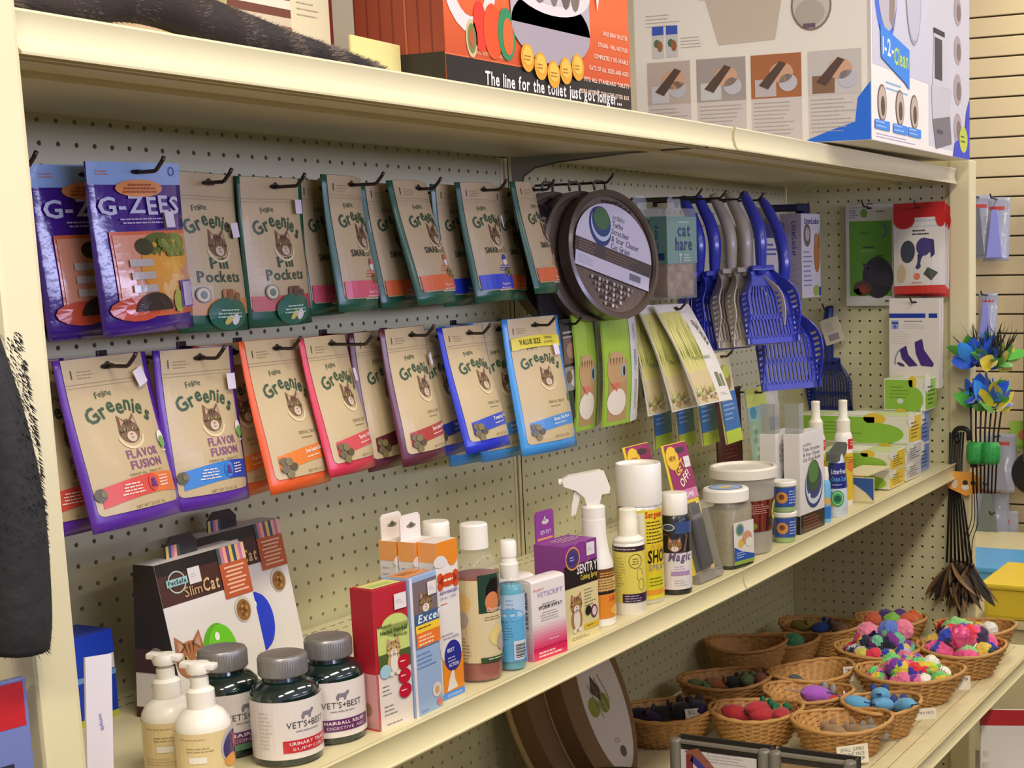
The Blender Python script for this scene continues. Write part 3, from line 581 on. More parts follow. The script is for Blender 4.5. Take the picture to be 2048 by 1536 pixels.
# --- pump bottles
def bottle(name, label, cat, x, y, prof, m, group=None, n=32, sq=0, z=None, rotz=0):
    o = thing(name, label, cat, (x, y, zs(x) if z is None else z), rot=(0, 0, rotz), group=group)
    part('bottle', lathe(prof, n, sq=sq), m, o, 'auto'); return o
def wrap(o, art, r, a0, label=None, m=None, name='label', step=.012, sx=1, sy=1): return art.build(name, face_cyl(r, a0, sx=sx, sy=sy), o, m or PRINTG, label, step=step)
for x, y, lb, al in ((-6.75, -13.85, 'white pump bottle with cream label, front one at the left post', -1.95), (-6.25, -11.6, 'white pump bottle behind the front pump bottle', -1.9)):
    o = bottle('pump_bottle', lb, 'bottle', x, y, [(0, 0), (.95, 0), (1.03, .1), (1.03, 2.55), (1.0, 2.75), (.8, 3.1), (.5, 3.3), (.47, 3.4), (0, 3.4)], WHITEP, 'white pump bottles')
    part('collar', lathe([(0, 3.3), (.52, 3.3), (.52, 3.95), (.4, 4.05), (0, 4.05)], 24), WHITEP, o, 'auto')
    part('stem', lathe([(0, 4.0), (.34, 4.0), (.34, 4.45), (.2, 4.5), (.2, 4.7), (0, 4.7)], 16), WHITEP, o, 'auto')
    part('pump_head', join(xf(lathe([(0, 4.62), (.42, 4.62), (.46, 4.8), (.40, 5.02), (0, 5.06)], 18)), xf(box(-.3, 1.05, -.24, .24, 4.78, 5.02, .08), rot=(0, -.08, 1.95), loc=(0, 0, 0))), WHITEP, o, 'auto')
    a = Art(.2); a.rect(-2.6, .25, 2.4, 2.5, (222, 200, 152), 1); a.ell(.95, 1.75, .75, .8, (190, 184, 196), 3); a.ell(.9, 1.7, .62, .66, (70, 60, 110), 4); a.ell(1.1, 1.9, .3, .4, (196, 50, 50), 5, 10); a.ell(.7, 1.25, .4, .25, (220, 150, 70), 5, 10); a.ell(1.2, 1.4, .25, .3, (60, 90, 60), 6, 10)
    a.rect(-1.0, 1.35, -.35, 1.6, (232, 228, 220), 3); a.para(-1.1, 1.95, 1.3, 2, (170, 150, 110)); a.para(-1.6, 1.1, 1.6, 3, (196, 176, 136)); a.para(-1.4, 2.3, 1.6, 1, (190, 160, 120)); a.rect(-2.6, .25, 2.4, .33, (150, 100, 60), 2)
    wrap(o, a, 1.035, al)
# --- supplement bottles
GLASSG = mat('dark_green_glass', (14, 34, 32), .08, coat=.8, spec=.7)
LIDG = mat('brushed_lid', (150, 146, 146), .35, metal=.55)
def supplement(label, x, y, band, l1, l2, a0, foot=None):
    o = bottle('supplement_bottle', label, 'bottle', x, y, [(0, 0), (1.2, 0), (1.36, .12), (1.38, .3), (1.38, 2.8), (1.3, 3.05), (1.05, 3.3), (.85, 3.38), (.8, 3.6), (0, 3.6)], GLASSG, 'supplement bottles', 40)
    part('lid', lathe([(0, 3.55), (.93, 3.55), (.97, 3.6), (.97, 4.28), (.92, 4.38), (.8, 4.42), (.74, 4.40), (0, 4.40)], 40), LIDG, o, 'auto')
    part('lid_ribs', join(*[xf(box(.96, .985, -.012, .012, 3.62, 4.26), rot=(0, 0, 2*PI*i/60)) for i in range(60)]), LIDG, o)
    a = Art(.22); a.rect(-3.3, .35, 3.0, 2.72, (224, 214, 212), 1)
    if foot: a.rect(-3.3, .35, 3.0, .75, foot, 2)
    a.text("VET'S+BEST", 0, 1.62, .27, (70, 68, 76), 3, w=1.75); a.para(-.8, 1.5, 1.6, 1, (150, 146, 150), .1, .05, 3, al='c')
    a.poly([(-.28, 2.08), (-.2, 2.24), (.12, 2.24), (.2, 2.34), (.3, 2.3), (.26, 2.2), (.16, 2.1), (.14, 1.95), (.06, 1.95), (.04, 2.08), (-.14, 2.08), (-.16, 1.95), (-.24, 1.95)], (128, 122, 132), 3)
    a.rect(-1.05, .62, 1.3, 1.13, band, 3); a.text(l1, .1, .92, .14, (236, 220, 226), 4, bold=1, w=1.8); a.text(l2, .1, .70, .13, (226, 206, 216), 4, w=1.6)
    a.para(-2.0, 2.3, .6, 10, (196, 188, 186), .16, .04, 3); wrap(o, a, 1.385, a0); return o
supplement('dark green supplement bottle with a red label band, front of the three', -2.75, -14.3, (196, 44, 56), 'URINARY TRACT', 'SUPPORT', -1.78)
supplement('dark green supplement bottle with a purple band and green label foot, behind left', -2.95, -11.3, (110, 58, 110), 'HAIRBALL', 'CONTROL', -1.75, (96, 140, 110))
supplement('dark green supplement bottle with a purple band, next to the red box', .1, -14.2, (100, 44, 100), 'HAIRBALL RELIEF', 'DIGESTIVE AID', -2.1)
# --- cartons
o = carton('red and white ointment box with a kitten on a green panel', 2.3, -15.8, -.109, 2.05, 1.3, 6.2, (176, 28, 44))
a = Art(9); L, R = -1.02, 1.02; a.rect(L, 0, R, 2.5, (226, 214, 208)); a.rect(L+.15, 2.5, R, 4.5, (196, 208, 120), 2); a.ell(.2, 4.45, .8, .5, (196, 208, 120), 2); a.rect(L+.15, 2.5, R, 3.3, (80, 96, 50), 3)
a.text('Advanced', -.45, 4.45, .17, (60, 84, 50), 4, w=.8); a.text('Herbal Hairball', .1, 4.15, .2, (50, 84, 44), 4, bold=1, w=1.6); a.text('Remedy', .5, 3.9, .18, (50, 84, 44), 4, w=.8)
a.cat(.0, 3.45, .42, (196, 164, 112), 5, body=True); a.ell(-.55, 2.55, .33, .3, (160, 196, 214), 6)
for i, v in enumerate((2.75, 2.1, 1.45)): a.ell(.55, v, .38, .33, (186, 26, 50), 7); a.para(.3, v+.06, .5, 1, (240, 210, 210), L=8)
a.para(-.75, 1.9, .6, 3, (120, 112, 112), .18, .05); a.para(-.7, 1.0, .8, 3, (120, 112, 112), .18, .05); a.para(-.6, .2, 1.4, 1, (140, 130, 130)); sticker(a, .55, 5.45, .36)
a.rect(L, 0, L+.06, 2.5, (196, 60, 76), 3); a.build('printed_front', face_front(), o, PRINTG)
a = Art(9); a.rect(-1.25, 0, .0, 2.5, (206, 150, 150)); a.rect(-1.25, 0, .0, .08, (196, 50, 66), 2); a.ell(-.6, .9, .22, .3, (150, 110, 80), 2); a.build('printed_side', face_left(-1.025, 0), o)
a = Art(9); a.rect(-.85, .15, .9, 1.15, (204, 206, 130)); a.rect(-.6, .4, .6, .7, (176, 190, 96), 2); a.build('printed_top', face_top(6.2), o)
o = carton('pale blue hairball gel box with a tabby photo, between red and orange boxes', 4.36, -16.0, .017, 1.98, 1.5, 6.28, (146, 170, 208))
a = Art(9); a.rect(-.75, 4.55, .99, 6.05, (120, 106, 110)); a.cat(.1, 5.0, .5, (140, 108, 82), 2); sticker(a, .55, 5.6, .32); a.rect(-.75, 4.1, .99, 4.6, (60, 96, 140), 6); a.text('Excel', .15, 4.2, .36, (240, 240, 244), 7, bold=1, w=1.5, shear=.2)
a.rect(-.75, 3.75, .99, 4.1, (240, 200, 60), 6); a.rect(-.75, 3.1, .99, 3.75, (232, 120, 50), 6); a.para(-.6, 3.98, 1.4, 1, (90, 60, 30), L=7); a.para(-.6, 3.6, 1.4, 3, (250, 220, 190), .17, .07, 7); a.para(-.7, 2.8, 1.4, 4, (110, 136, 190), .2, .06)
a.ell(.6, .9, .34, .34, (222, 206, 200), 2); a.ell(.6, .9, .16, .18, (206, 160, 120), 3, 8); a.ell(.75, .3, .2, .18, (206, 110, 110), 2); a.para(-.6, .2, .9, 1, (120, 140, 190)); a.rect(-.99, 0, -.8, 6.28, (226, 216, 226), 2); a.build('printed_front', face_front(), o, PRINTG)
a = Art(9); a.rect(-.9, .2, .9, 1.3, (206, 140, 90)); a.para(-.6, 1.0, 1.2, 4, (150, 90, 60)); a.build('printed_top', face_top(6.28), o)
NYO = (228, 136, 44)
def dental_box(label, x, y, tab, front=True):
    o = carton(label, x, y, -.03, 1.58, .95, 7.4, (222, 214, 210), group='orange and white dental boxes'); a = Art(9); L, R = -.79, .79
    a.rect(L, 6.55, R, 7.4, NYO); a.ell(-.5, 6.5, .45, .28, (222, 214, 210), 2); a.ell(.4, 6.55, .35, .35, NYO, 2); a.ell(0, 5.6, .62, .3, (206, 76, 40), 3); a.ell(-.55, 5.75, .2, .24, (206, 76, 40), 3); a.ell(.55, 5.75, .2, .24, (206, 76, 40), 3); a.ell(-.55, 5.42, .2, .24, (206, 76, 40), 3); a.ell(.55, 5.42, .2, .24, (206, 76, 40), 3)
    a.para(-.5, 5.65, 1.0, 1, (240, 220, 200), .1, .1, 4, al='c'); a.text('ADVANCED', 0, 4.98, .15, (90, 80, 160), 3, bold=1, w=1.3); a.text('ORAL CARE', -.05, 4.74, .15, (150, 150, 190), 3, w=1.2); a.para(-.6, 4.55, .7, 1, (206, 120, 90))
    a.para(-.65, 3.1, 1.25, 1, (150, 150, 180)); a.text('TARTAR CONTROL', .0, 2.85, .13, (110, 110, 160), 3, w=1.2); a.rect(L+.1, .4, R, 2.0, NYO, 2); a.ell(-.2, 2.3, .6, .5, (222, 214, 210), 3)
    a.ell(.05, 2.05, .62, .72, (44, 46, 140), 4); a.text('BEST', -.1, 2.25, .17, (220, 220, 240), 5, bold=1, w=.5); a.para(-.35, 2.0, .8, 2, (170, 170, 220), .15, .06, 5); a.text('ACTION', .05, 1.55, .17, (220, 220, 240), 5, bold=1, w=.7)
    a.poly([(-.5, .45), (-.3, 1.0), (-.1, 1.35), (.05, 1.4), (.12, .9), (.3, .5)], (226, 216, 206), 4); a.rect(L, .1, R, .38, (66, 140, 226), 3); a.text('TOOTHPASTE', .05, .17, .12, (220, 232, 248), 4, w=1.1)
    a.build('printed_front', face_front(), o, PRINTG)
    a = Art(9); a.rect(-.95, 6.5, 0, 7.4, (232, 160, 90)); a.para(-.8, 6.2, .6, 14, (176, 170, 176), .3, .06); a.build('printed_side', face_left(-.79, 0), o)
    if tab:
        V, Fc = prism([(-.7, 7.35), (-.7, 8.4), (-.55, 8.55), (.55, 8.55), (.7, 8.4), (.7, 7.35)], .82, .88); part('hang_tab', (V, Fc), mat('card_tab', (226, 212, 206), .5), o)
        a = Art(9); a.ell(.05, 8.0, .32, .1, (120, 116, 96), 1); a.ell(.05, 8.06, .14, .12, (120, 116, 96), 1); a.build('tab_hole', face_front(.82), o)
    return o
dental_box('orange and white dental kit box at the shelf edge, next to the amber bottle', 6.5, -15.75, False)
dental_box('orange and white dental box with a white hang tab, second in its row', 6.35, -14.75, True)
dental_box('orange and white dental box with a white hang tab, last of its row', 6.3, -13.72, True)
o = bottle('white_bottle', 'small white capped bottle behind the orange dental boxes', 'bottle', 9.6, -12.9, [(0, 0), (.7, 0), (.75, .1), (.75, 5.6), (.6, 6.2), (.5, 6.3), (.5, 6.5), (.66, 6.5), (.66, 7.5), (.6, 7.6), (0, 7.6)], WHITEP)
# --- shampoo bottle, sprays
o = bottle('shampoo_bottle', 'clear bottle of amber shampoo with a white flip cap', 'bottle', 9.8, -14.95, [(0, 0), (.98, 0), (1.06, .1), (1.06, 5.3), (1.0, 5.7), (.75, 6.1), (.55, 6.25), (.55, 6.5), (0, 6.5)], mat('clear_bottle', (236, 232, 226), .05, alpha=.10, coat=.7), None, 36)
part('shampoo', lathe([(0, .1), (.95, .1), (1.03, .2), (1.03, 5.15), (0, 5.15)], 32), mat('amber_liquid', (140, 52, 30), .15, coat=.3, var=.1), o, 'auto')
part('flip_cap', lathe([(0, 6.35), (.62, 6.35), (.66, 6.4), (.66, 7.5), (.6, 7.58), (0, 7.6)], 28), WHITEP, o, 'auto')
a = Art(.2); a.rect(-2.1, 1.0, -.35, 5.0, (216, 196, 156)); a.ell(-1.3, 3.1, .45, .45, (180, 160, 150), 2); a.ell(-1.2, 3.9, .5, .5, (222, 180, 110), 2); a.para(-1.6, 2.2, .8, 8, (150, 120, 90), .16, .05); a.rect(-.35, 1.0, 1.9, 5.25, (212, 196, 160)); a.rect(-.35, 3.4, 1.9, 5.25, (40, 66, 52), 2)
a.ell(.6, 4.3, .6, .75, (26, 22, 20), 3); a.ell(.35, 3.9, .4, .5, (206, 126, 84), 4); a.poly([(.1, 4.6), (.3, 5.1), (.5, 4.7)], (26, 22, 20), 4); a.ell(.9, 4.2, .25, .4, (110, 70, 40), 4, 9); a.text('Oatmeal', .5, 3.45, .22, (226, 220, 206), 5, w=1.0)
a.ell(.7, 2.2, .6, .5, (222, 200, 130), 3); a.ell(.9, 1.9, .4, .45, (180, 160, 150), 4); a.para(-.1, 3.2, 1.3, 2, (150, 120, 90)); a.rect(-.35, 1.0, 1.9, 1.25, (56, 80, 50), 4); a.para(.0, 1.18, 1.2, 1, (210, 206, 180), L=5); wrap(o, a, 1.07, -2.15)
o = bottle('spray_bottle', 'clear bottle of blue liquid with a white spray cap, beside the amber shampoo', 'bottle', 11.7, -15.55, [(0, 0), (.6, 0), (.66, .1), (.66, 4.1), (.6, 4.45), (.42, 4.7), (0, 4.75)], _M['clear_bottle'], None, 28)
part('liquid', lathe([(0, .08), (.56, .1), (.61, .2), (.61, 4.0), (.5, 4.3), (0, 4.3)], 26), mat('blue_liquid', (70, 160, 186), .15, coat=.3), o, 'auto')
part('sprayer', lathe([(0, 4.6), (.44, 4.6), (.46, 5.3), (.40, 5.35), (.36, 5.6), (.40, 5.65), (.40, 6.35), (.34, 6.45), (0, 6.47)], 24), WHITEP, o, 'auto')
a = Art(.16); a.rect(-1.4, .5, 1.2, 3.0, (96, 168, 216)); a.rect(-1.4, 2.75, 1.2, 3.85, (176, 200, 226), 2); a.ell(-.3, 2.85, .8, .3, (96, 168, 216), 3); a.rect(-.1, .6, .6, 1.55, (206, 208, 220), 3)
for q in range(9): a.rect(-.02, .72+.08*q, .52, .75+.08*q+.02*(q % 2), (60, 70, 80), 4)
a.para(-.8, 2.5, .7, 7, (60, 110, 170), .14, .04); a.para(-.4, 3.6, .5, 3, (130, 140, 190), .2, .05, 3); a.ell(.75, .75, .3, .4, (60, 140, 216), 3); wrap(o, a, .67, -2.3)
# --- pink and white medicine boxes
for x, y, lb in ((14.25, -16.1, 'white and pink medicine box at the shelf edge'), (13.6, -14.7, 'white and pink medicine box right behind the front one')):
    o = carton(lb, x, y, -.152, 2.55, 1.1, 4.0, (226, 216, 216), group='white and pink medicine boxes')
    part('rounded_top', xf(extrude_x([(0, 3.98)]+[(.55-.55*math.cos(PI*q/8), 3.98+.16*math.sin(PI*q/8)) for q in range(1, 8)]+[(1.1, 3.98)], -1.26, 1.26)), _M['card_226_216_216'], o)
    a = Art(9); a.rect(-1.27, .55, 1.27, 1.9, (220, 60, 110), 1, c2=(226, 212, 214)); a.rect(-1.27, 0, 1.27, .6, (218, 44, 92), 1); a.text("Sergeant's", -.75, 3.55, .15, (220, 90, 90), 2, w=.8); a.text('VETSCRIPT', .1, 3.2, .26, (160, 150, 206), 2, w=1.9)
    a.text('WORM AWAY', .1, 2.55, .2, (80, 76, 84), 2, bold=1, w=1.8); a.para(-.8, 2.85, 1.6, 2, (150, 140, 150), .12, .05, al='c'); a.para(-.8, 2.4, 1.6, 4, (170, 160, 166), .13, .04, al='c'); a.para(-.1, .95, 1.1, 1, (250, 200, 220)); a.para(-.9, .4, 1.9, 2, (250, 206, 216), .17, .09); a.build('printed_front', face_front(), o, PRINTG)
    a = Art(9); a.text('WORM AWAY', -.5, 2.6, .26, (70, 80, 120), 2, bold=1, w=1.9, rot=-PI/2); a.rect(-1.1, 0, 0, 1.6, (200, 120, 160), 1, c2=(226, 214, 216)); a.build('printed_side', face_left(-1.28, 0), o)
# --- purple calming spray box
o = carton('purple, black and cream calming spray box with a tabby photo', 17.9, -15.8, -.08, 2.93, 1.9, 5.2, (134, 58, 140))
a = Art(9); a.rect(-1.46, 0, 1.46, 2.9, (222, 208, 156)); a.rect(-1.46, 2.9, 1.46, 4.1, (42, 34, 34), 2); a.rect(-1.46, 4.1, 1.46, 5.2, (134, 58, 140), 2); a.text('SENTRY', .5, 3.55, .5, (236, 226, 226), 4, bold=1, w=1.8); a.text('Calming Spray', .65, 3.18, .28, (220, 200, 80), 4, w=1.5, bold=1)
a.ell(-.75, 4.45, .62, .6, (90, 60, 110), 4); a.ring(-.75, 4.45, .64, .62, .09, (216, 150, 90), 5); a.ell(-.75, 4.45, .4, .34, (70, 56, 120), 5); a.para(-1.0, 4.55, .5, 2, (190, 170, 220), .14, .06, 6); sticker(a, .85, 4.72, .36, 5); a.ring(.0, 4.6, .9, .7, .07, (180, 90, 170), 3)
a.cat(-.55, 1.95, .52, (170, 122, 80), 3, body=True); a.ell(.45, 1.45, .26, .26, (40, 34, 32), 6); a.ell(1.0, 1.3, .3, .36, (110, 50, 90), 4); a.ell(1.0, 1.3, .2, .26, (220, 200, 200), 5); a.para(.2, 2.6, 1.0, 6, (120, 110, 96), .17, .05); a.rect(.1, .45, 1.4, .75, (220, 184, 60), 4); a.para(.3, .66, .9, 1, (150, 110, 40), L=5); a.para(-1.0, .22, 1.8, 2, (140, 130, 100), .1, .04); a.build('printed_front', face_front(), o, PRINTG)
V, Fc = prism([(-1.3, 5.15), (-1.3, 6.7), (-1.15, 6.85), (.1, 6.85), (.25, 6.7), (.25, 5.15)], 1.82, 1.9); part('hang_tab', (V, Fc), _M['card_134_58_140'], o)
a = Art(9); a.ell(-.5, 6.25, .3, .13, (206, 196, 190)); a.poly([(-.7, 6.3), (-.5, 6.6), (-.45, 6.3)], (206, 196, 190)); a.text('SENTRY', -.5, 5.6, .22, (226, 206, 226), 2, w=.95); a.rect(-1.2, 5.3, .1, 5.42, (216, 150, 90)); a.build('tab_print', face_front(1.82), o)
a = Art(9); a.para(-1.0, 1.5, 2.2, 4, (216, 170, 200), .25, .1, al='c'); a.build('printed_top', face_top(5.2), o)
# --- trigger spray
o = bottle('trigger_spray', 'white trigger spray bottle with an orange label, behind the purple box', 'bottle', 20.9, -14.9, [(0, 0), (.95, 0), (1.02, .1), (1.02, 3.0), (.95, 3.5), (.75, 4.2), (.66, 4.8), (.64, 5.9), (.5, 6.0), (0, 6.0)], WHITEP, None, 32)
part('collar', lathe([(0, 5.9), (.62, 5.9), (.64, 6.55), (.5, 6.65), (0, 6.7)], 24), WHITEP, o, 'auto')
part('spray_head', xf(prism([(-1.55, 7.75), (-1.6, 8.15), (-1.3, 8.3), (.35, 8.55), (.65, 8.45), (.95, 7.6), (.9, 7.3), (.5, 7.25), (.3, 6.6), (-.35, 6.6), (-.45, 7.1), (-.9, 7.5)], -.36, .36), rot=(0, 0, -1.0)), WHITEP, o)
part('trigger', xf(prism([(-.95, 7.6), (-.6, 7.5), (-.75, 6.9), (-.95, 6.2), (-1.2, 6.1), (-1.15, 6.7)], -.17, .17), rot=(0, 0, -1.0)), WHITEP, o)
part('nozzle', xf(lathe([(0, 0), (.2, 0), (.2, .25), (.1, .3), (0, .3)], 14), loc=(-1.55*math.cos(-1.0), -1.55*math.sin(-1.0), 7.95), rot=(0, -PI/2, -1.0)), WHITEP, o, 'auto')
a = Art(.2); a.rect(-2, .5, 2, 1.9, (226, 140, 50)); a.rect(-2, 1.9, 2, 3.2, (214, 176, 110)); a.rect(-2, 2.75, 2, 3.25, (110, 70, 44), 2); a.rect(-2, 1.85, 2, 2.0, (40, 34, 40), 2); a.para(-.6, 2.65, 1.8, 5, (130, 84, 50), .15, .05); a.text('2-IN-1', .6, 1.45, .3, (216, 80, 50), 3, bold=1, w=.6); a.para(-.2, 3.05, 1.4, 2, (220, 160, 90), .14, .07, 3); a.ell(.9, .9, .5, .3, (236, 180, 80), 2); wrap(o, a, 1.03, -2.2)
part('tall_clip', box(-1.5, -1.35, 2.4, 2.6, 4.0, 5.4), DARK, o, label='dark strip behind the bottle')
# --- yellow pump bottle, aerosol, shampoo tub
o = bottle('mist_bottle', 'white mist bottle with a pale yellow label, before the tall yellow can', 'bottle', 23.9, -15.3, [(0, 0), (.86, 0), (.9, .06), (.9, 4.0), (.84, 4.1), (.5, 4.15), (0, 4.15)], WHITEP, None, 32)
part('collar', lathe([(0, 4.1), (.86, 4.1), (.88, 4.25), (.6, 4.45), (0, 4.45)], 28), WHITEP, o, 'auto'); part('mist_cap', lathe([(0, 4.4), (.55, 4.4), (.53, 5.3), (.5, 5.35), (.5, 5.92), (.44, 5.98), (0, 6)], 24), mat('cream_plastic', (232, 226, 206), .35, coat=.1), o, 'auto')
a = Art(.2); a.rect(-2.2, .75, 2.2, 3.95, (222, 206, 96)); a.rect(-2.2, 3.65, 2.2, 3.95, (60, 40, 60), 2); a.para(-1.1, 3.82, 2.2, 1, (200, 190, 150), L=3); a.ring(.35, 3.1, .4, .42, .04, (110, 100, 50), 2); a.para(.1, 3.25, .5, 3, (110, 100, 50), .14, .05, al='c'); a.para(-.95, 3.3, .7, 11, (160, 146, 60), .16, .04); a.ring(.6, 2.3, .2, .4, .03, (130, 120, 50), 2, a0=0, a1=PI*1.4); a.ring(.7, 1.75, .22, .35, .03, (130, 120, 50), 2); a.rect(-.45, .75, 2.2, 1.25, (62, 40, 70), 3); a.para(-.3, 1.15, 1.2, 3, (200, 186, 206), .14, .04, 4); wrap(o, a, .905, -2.6)
o = bottle('aerosol_can', 'tall yellow aerosol can with a big white cap', 'bottle', 26.7, -14.5, [(0, 0), (1.24, 0), (1.3, .08), (1.3, 5.6), (1.15, 5.85), (0, 5.9)], mat('can_tin', (206, 200, 190), .3, metal=.4), None, 40)
part('cap', lathe([(0, 5.75), (1.3, 5.75), (1.34, 5.85), (1.33, 8.05), (1.28, 8.16), (1.18, 8.12), (1.15, 8.0), (0, 7.98)], 40), WHITEP, o, 'auto')
a = Art(.25); a.rect(-3.4, .3, 3.4, 5.55, (226, 198, 50)); a.rect(-1.6, 3.6, .1, 5.4, (224, 216, 190), 2); a.text("Sergeant's", .95, 5.1, .36, (196, 44, 40), 3, bold=1, w=1.6); a.para(.2, 4.85, 1.5, 7, (80, 70, 30), .2, .07); a.text('FLEA', .9, 3.2, .3, (214, 170, 60), 3, bold=1, w=.9); a.text('SHOT', 1.05, 2.45, .75, (30, 28, 28), 3, bold=1, w=1.7, shear=.1); a.text('SPRAY', .95, 2.0, .36, (150, 150, 130), 3, bold=1, w=1.4, shear=.1); a.rect(-3.4, .3, 3.4, 1.75, (216, 204, 50), 2); a.para(.3, 1.55, 1.3, 3, (120, 120, 30), .2, .07, 3); a.rect(-3.4, .55, 3.4, .85, (226, 150, 50), 3); wrap(o, a, 1.305, -2.5)
o = bottle('shampoo_jar', 'white-labelled bottle with black foot and white cap, right of the yellow can', 'bottle', 29.3, -15.4, [(0, 0), (.86, 0), (.93, .06), (.95, .2), (.95, 4.5), (.85, 4.75), (.6, 4.85), (0, 4.85)], mat('black_plastic', (30, 30, 32), .3, coat=.3), None, 36)
part('cap', lathe([(0, 4.75), (.78, 4.75), (.8, 4.85), (.8, 5.95), (.74, 6.05), (0, 6.08)], 32), WHITEP, o, 'auto')
a = Art(.2); a.rect(-2.4, .35, 2.4, 2.55, (224, 216, 218)); a.ell(-.1, 4.1, .38, .22, (186, 190, 200), 3); a.ell(-.1, 4.1, .3, .16, (60, 70, 90), 4); a.rect(.3, 3.7, 2.2, 4.4, (60, 80, 130), 2); a.poly([(-.6, 2.55), (-.7, 3.5), (-.3, 3.75), (.2, 3.3), (.8, 3.9), (1.1, 3.6), (.9, 2.55)], (110, 84, 66), 3); a.cat(.25, 3.0, .42, (150, 110, 76), 4); a.text('Magic', .55, 2.1, .5, (100, 84, 120), 4, bold=1, w=1.4, shear=.25); a.text('COAT', .5, 2.5, .16, (140, 100, 130), 4, w=.5); a.para(.2, 1.75, .9, 2, (186, 150, 190), .14, .05); a.rect(.0, 1.2, 1.2, 1.45, (176, 140, 186), 3); a.para(.2, .9, .9, 3, (170, 160, 176), .14, .04); wrap(o, a, .955, -2.95)
# --- two flea comb packs: magenta header, yellow card, black comb under a clear blister, leaning back
for x, y, lb, stk in ((32.9, -15.55, 'magenta, yellow and black comb pack with a price sticker, leaning by the catnip jar', 1), (31.6, -13.6, 'magenta, yellow and black comb pack behind the big white can cap', 0)):
    o = thing('comb_pack', lb, 'pack', (x, y, zs(x)), rot=(-.235, 0, -.03), group='comb packs')
    part('card', box(-1.5, 1.5, 0, .05, 0, 8.7, .02), mat('yellow_card', (222, 196, 60), .4), o)
    part('foot_tray', box(-1.52, 1.52, -.55, -.02, 0, .55, .05), mat('grey_clear', (160, 156, 156), .2, alpha=.55), o)
    part('blister', box(-1.15, 1.2, -.75, -.04, .5, 4.9, .2), mat('comb_blister', (216, 214, 218), .08, alpha=.10, coat=.4), o)
    part('comb_handle', box(-.55, .65, -.55, -.12, .8, 3.9, .18), mat('black_plastic', (30, 30, 32), .3, coat=.3), o)
    part('comb_teeth', join(box(-.55, .65, -.5, -.15, 3.8, 4.1, .05), *[box(-.5+.11*q, -.46+.11*q, -.42, -.22, 4.05, 4.75) for q in range(11)]), mat('comb_steel', (150, 150, 156), .3, metal=.8), o)
    a = Art(9); a.rect(-.95, .6, 1.0, 4.85, (36, 34, 38), 2); a.para(-1.42, 4.6, 4.0, 1, (150, 126, 40), .2, .16, rot=-PI/2); a.para(-1.2, 4.4, 3.6, 1, (150, 126, 40), .2, .10, rot=-PI/2)
    a.rect(-1.25, 5.1, 1.5, 8.65, (150, 46, 98), 3); a.rect(-1.25, 5.1, 1.5, 5.75, (206, 130, 166), 4); a.text('COMB', .3, 5.25, .3, (240, 220, 230), 5, bold=1, w=1.3)
    a.ell(-.6, 7.8, .75, .75, (232, 190, 60), 4, 14); a.text('NEW', -.6, 7.65, .3, (150, 60, 60), 5, bold=1, w=.8); a.ell(.5, 8.2, .6, .2, (70, 56, 66), 4); a.text('GET', .15, 6.9, .6, (230, 196, 60), 5, bold=1, w=1.3, rot=.5); a.text('OFF!', .45, 6.2, .55, (240, 226, 200), 5, bold=1, w=1.4, rot=.5)
    if stk: sticker(a, 1.0, 7.4, .36, 6)
    a.build('printed_card', face_front(), o)
# --- catnip jar, tub, small tubs
HERB = mat('dried_catnip', (140, 128, 90), .9, var=.45, vscale=260, bump=.8, bscale=300)
o = bottle('catnip_jar', 'square clear jar of dried catnip with a white lid', 'jar', 37.4, -14.9, [(0, 0), (1.25, 0), (1.36, .12), (1.36, 3.9), (1.2, 4.2), (1.15, 4.3), (0, 4.3)], mat('jar_wall', (220, 214, 200), .06, alpha=.25, coat=.5), None, 40, 3, rotz=-.25)
part('catnip', lathe([(0, .1), (1.2, .1), (1.28, .2), (1.28, 3.7), (0, 3.75)], 40, sq=3), HERB, o, 'auto'); part('foot', lathe([(0, 0), (1.3, 0), (1.4, .05), (1.38, .22), (0, .22)], 40, sq=3), mat('jar_foot', (60, 62, 48), .2), o, 'auto')
part('lid', lathe([(0, 4.25), (1.46, 4.25), (1.5, 4.3), (1.5, 4.95), (1.42, 5.06), (1.3, 5.08), (0, 5.08)], 40), WHITEP, o, 'auto'); a = Art(9); a.ell(0, 0, 1.1, 1.1, (150, 170, 206)); a.ell(0, 0, .6, .35, (214, 190, 120), 2); a.ring(0, 0, 1.1, 1.1, .1, (90, 120, 180), 2); a.build('lid_print', face_top(5.08), o)
a = Art(9); a.rect(-1.0, .25, 1.0, 3.0, (224, 216, 214)); a.ell(-.4, 2.5, .42, .42, (150, 170, 110), 2); a.ell(-.4, 2.5, .3, .3, (80, 120, 150), 3); a.ell(.3, 1.9, .5, .45, (206, 150, 120), 2); a.ell(.5, 1.6, .35, .3, (226, 220, 210), 3); a.ell(-.3, 1.6, .3, .3, (214, 180, 90), 2); a.poly([(-1, .5), (-1, 1.45), (-.3, 1.1), (1, .75), (1, .5)], (50, 90, 170), 4); a.para(-.8, 1.05, 1.1, 3, (170, 190, 226), .15, .06, 5); a.rect(-1, .25, 1, .5, (150, 170, 80), 4); a.build('front_label', face_front(-1.42), o, PRINTG)
o = bottle('catnip_tub', 'large milky tub of catnip with a dark red label', 'tub', 41.6, -14.2, [(0, 0), (1.7, 0), (1.82, .12), (2.12, 5.2), (0, 5.2)], mat('milky_tub', (206, 200, 190), .3, alpha=.5), None, 44)
part('catnip', lathe([(0, .1), (1.68, .1), (1.76, .2), (2.0, 4.4), (0, 4.45)], 40), HERB, o, 'auto'); part('lid', lathe([(0, 5.1), (2.18, 5.1), (2.3, 5.15), (2.3, 5.72), (2.2, 5.85), (2.05, 5.85), (2.0, 5.7), (0, 5.7)], 44), mat('milky_lid', (222, 214, 200), .35, var=.02), o, 'auto')
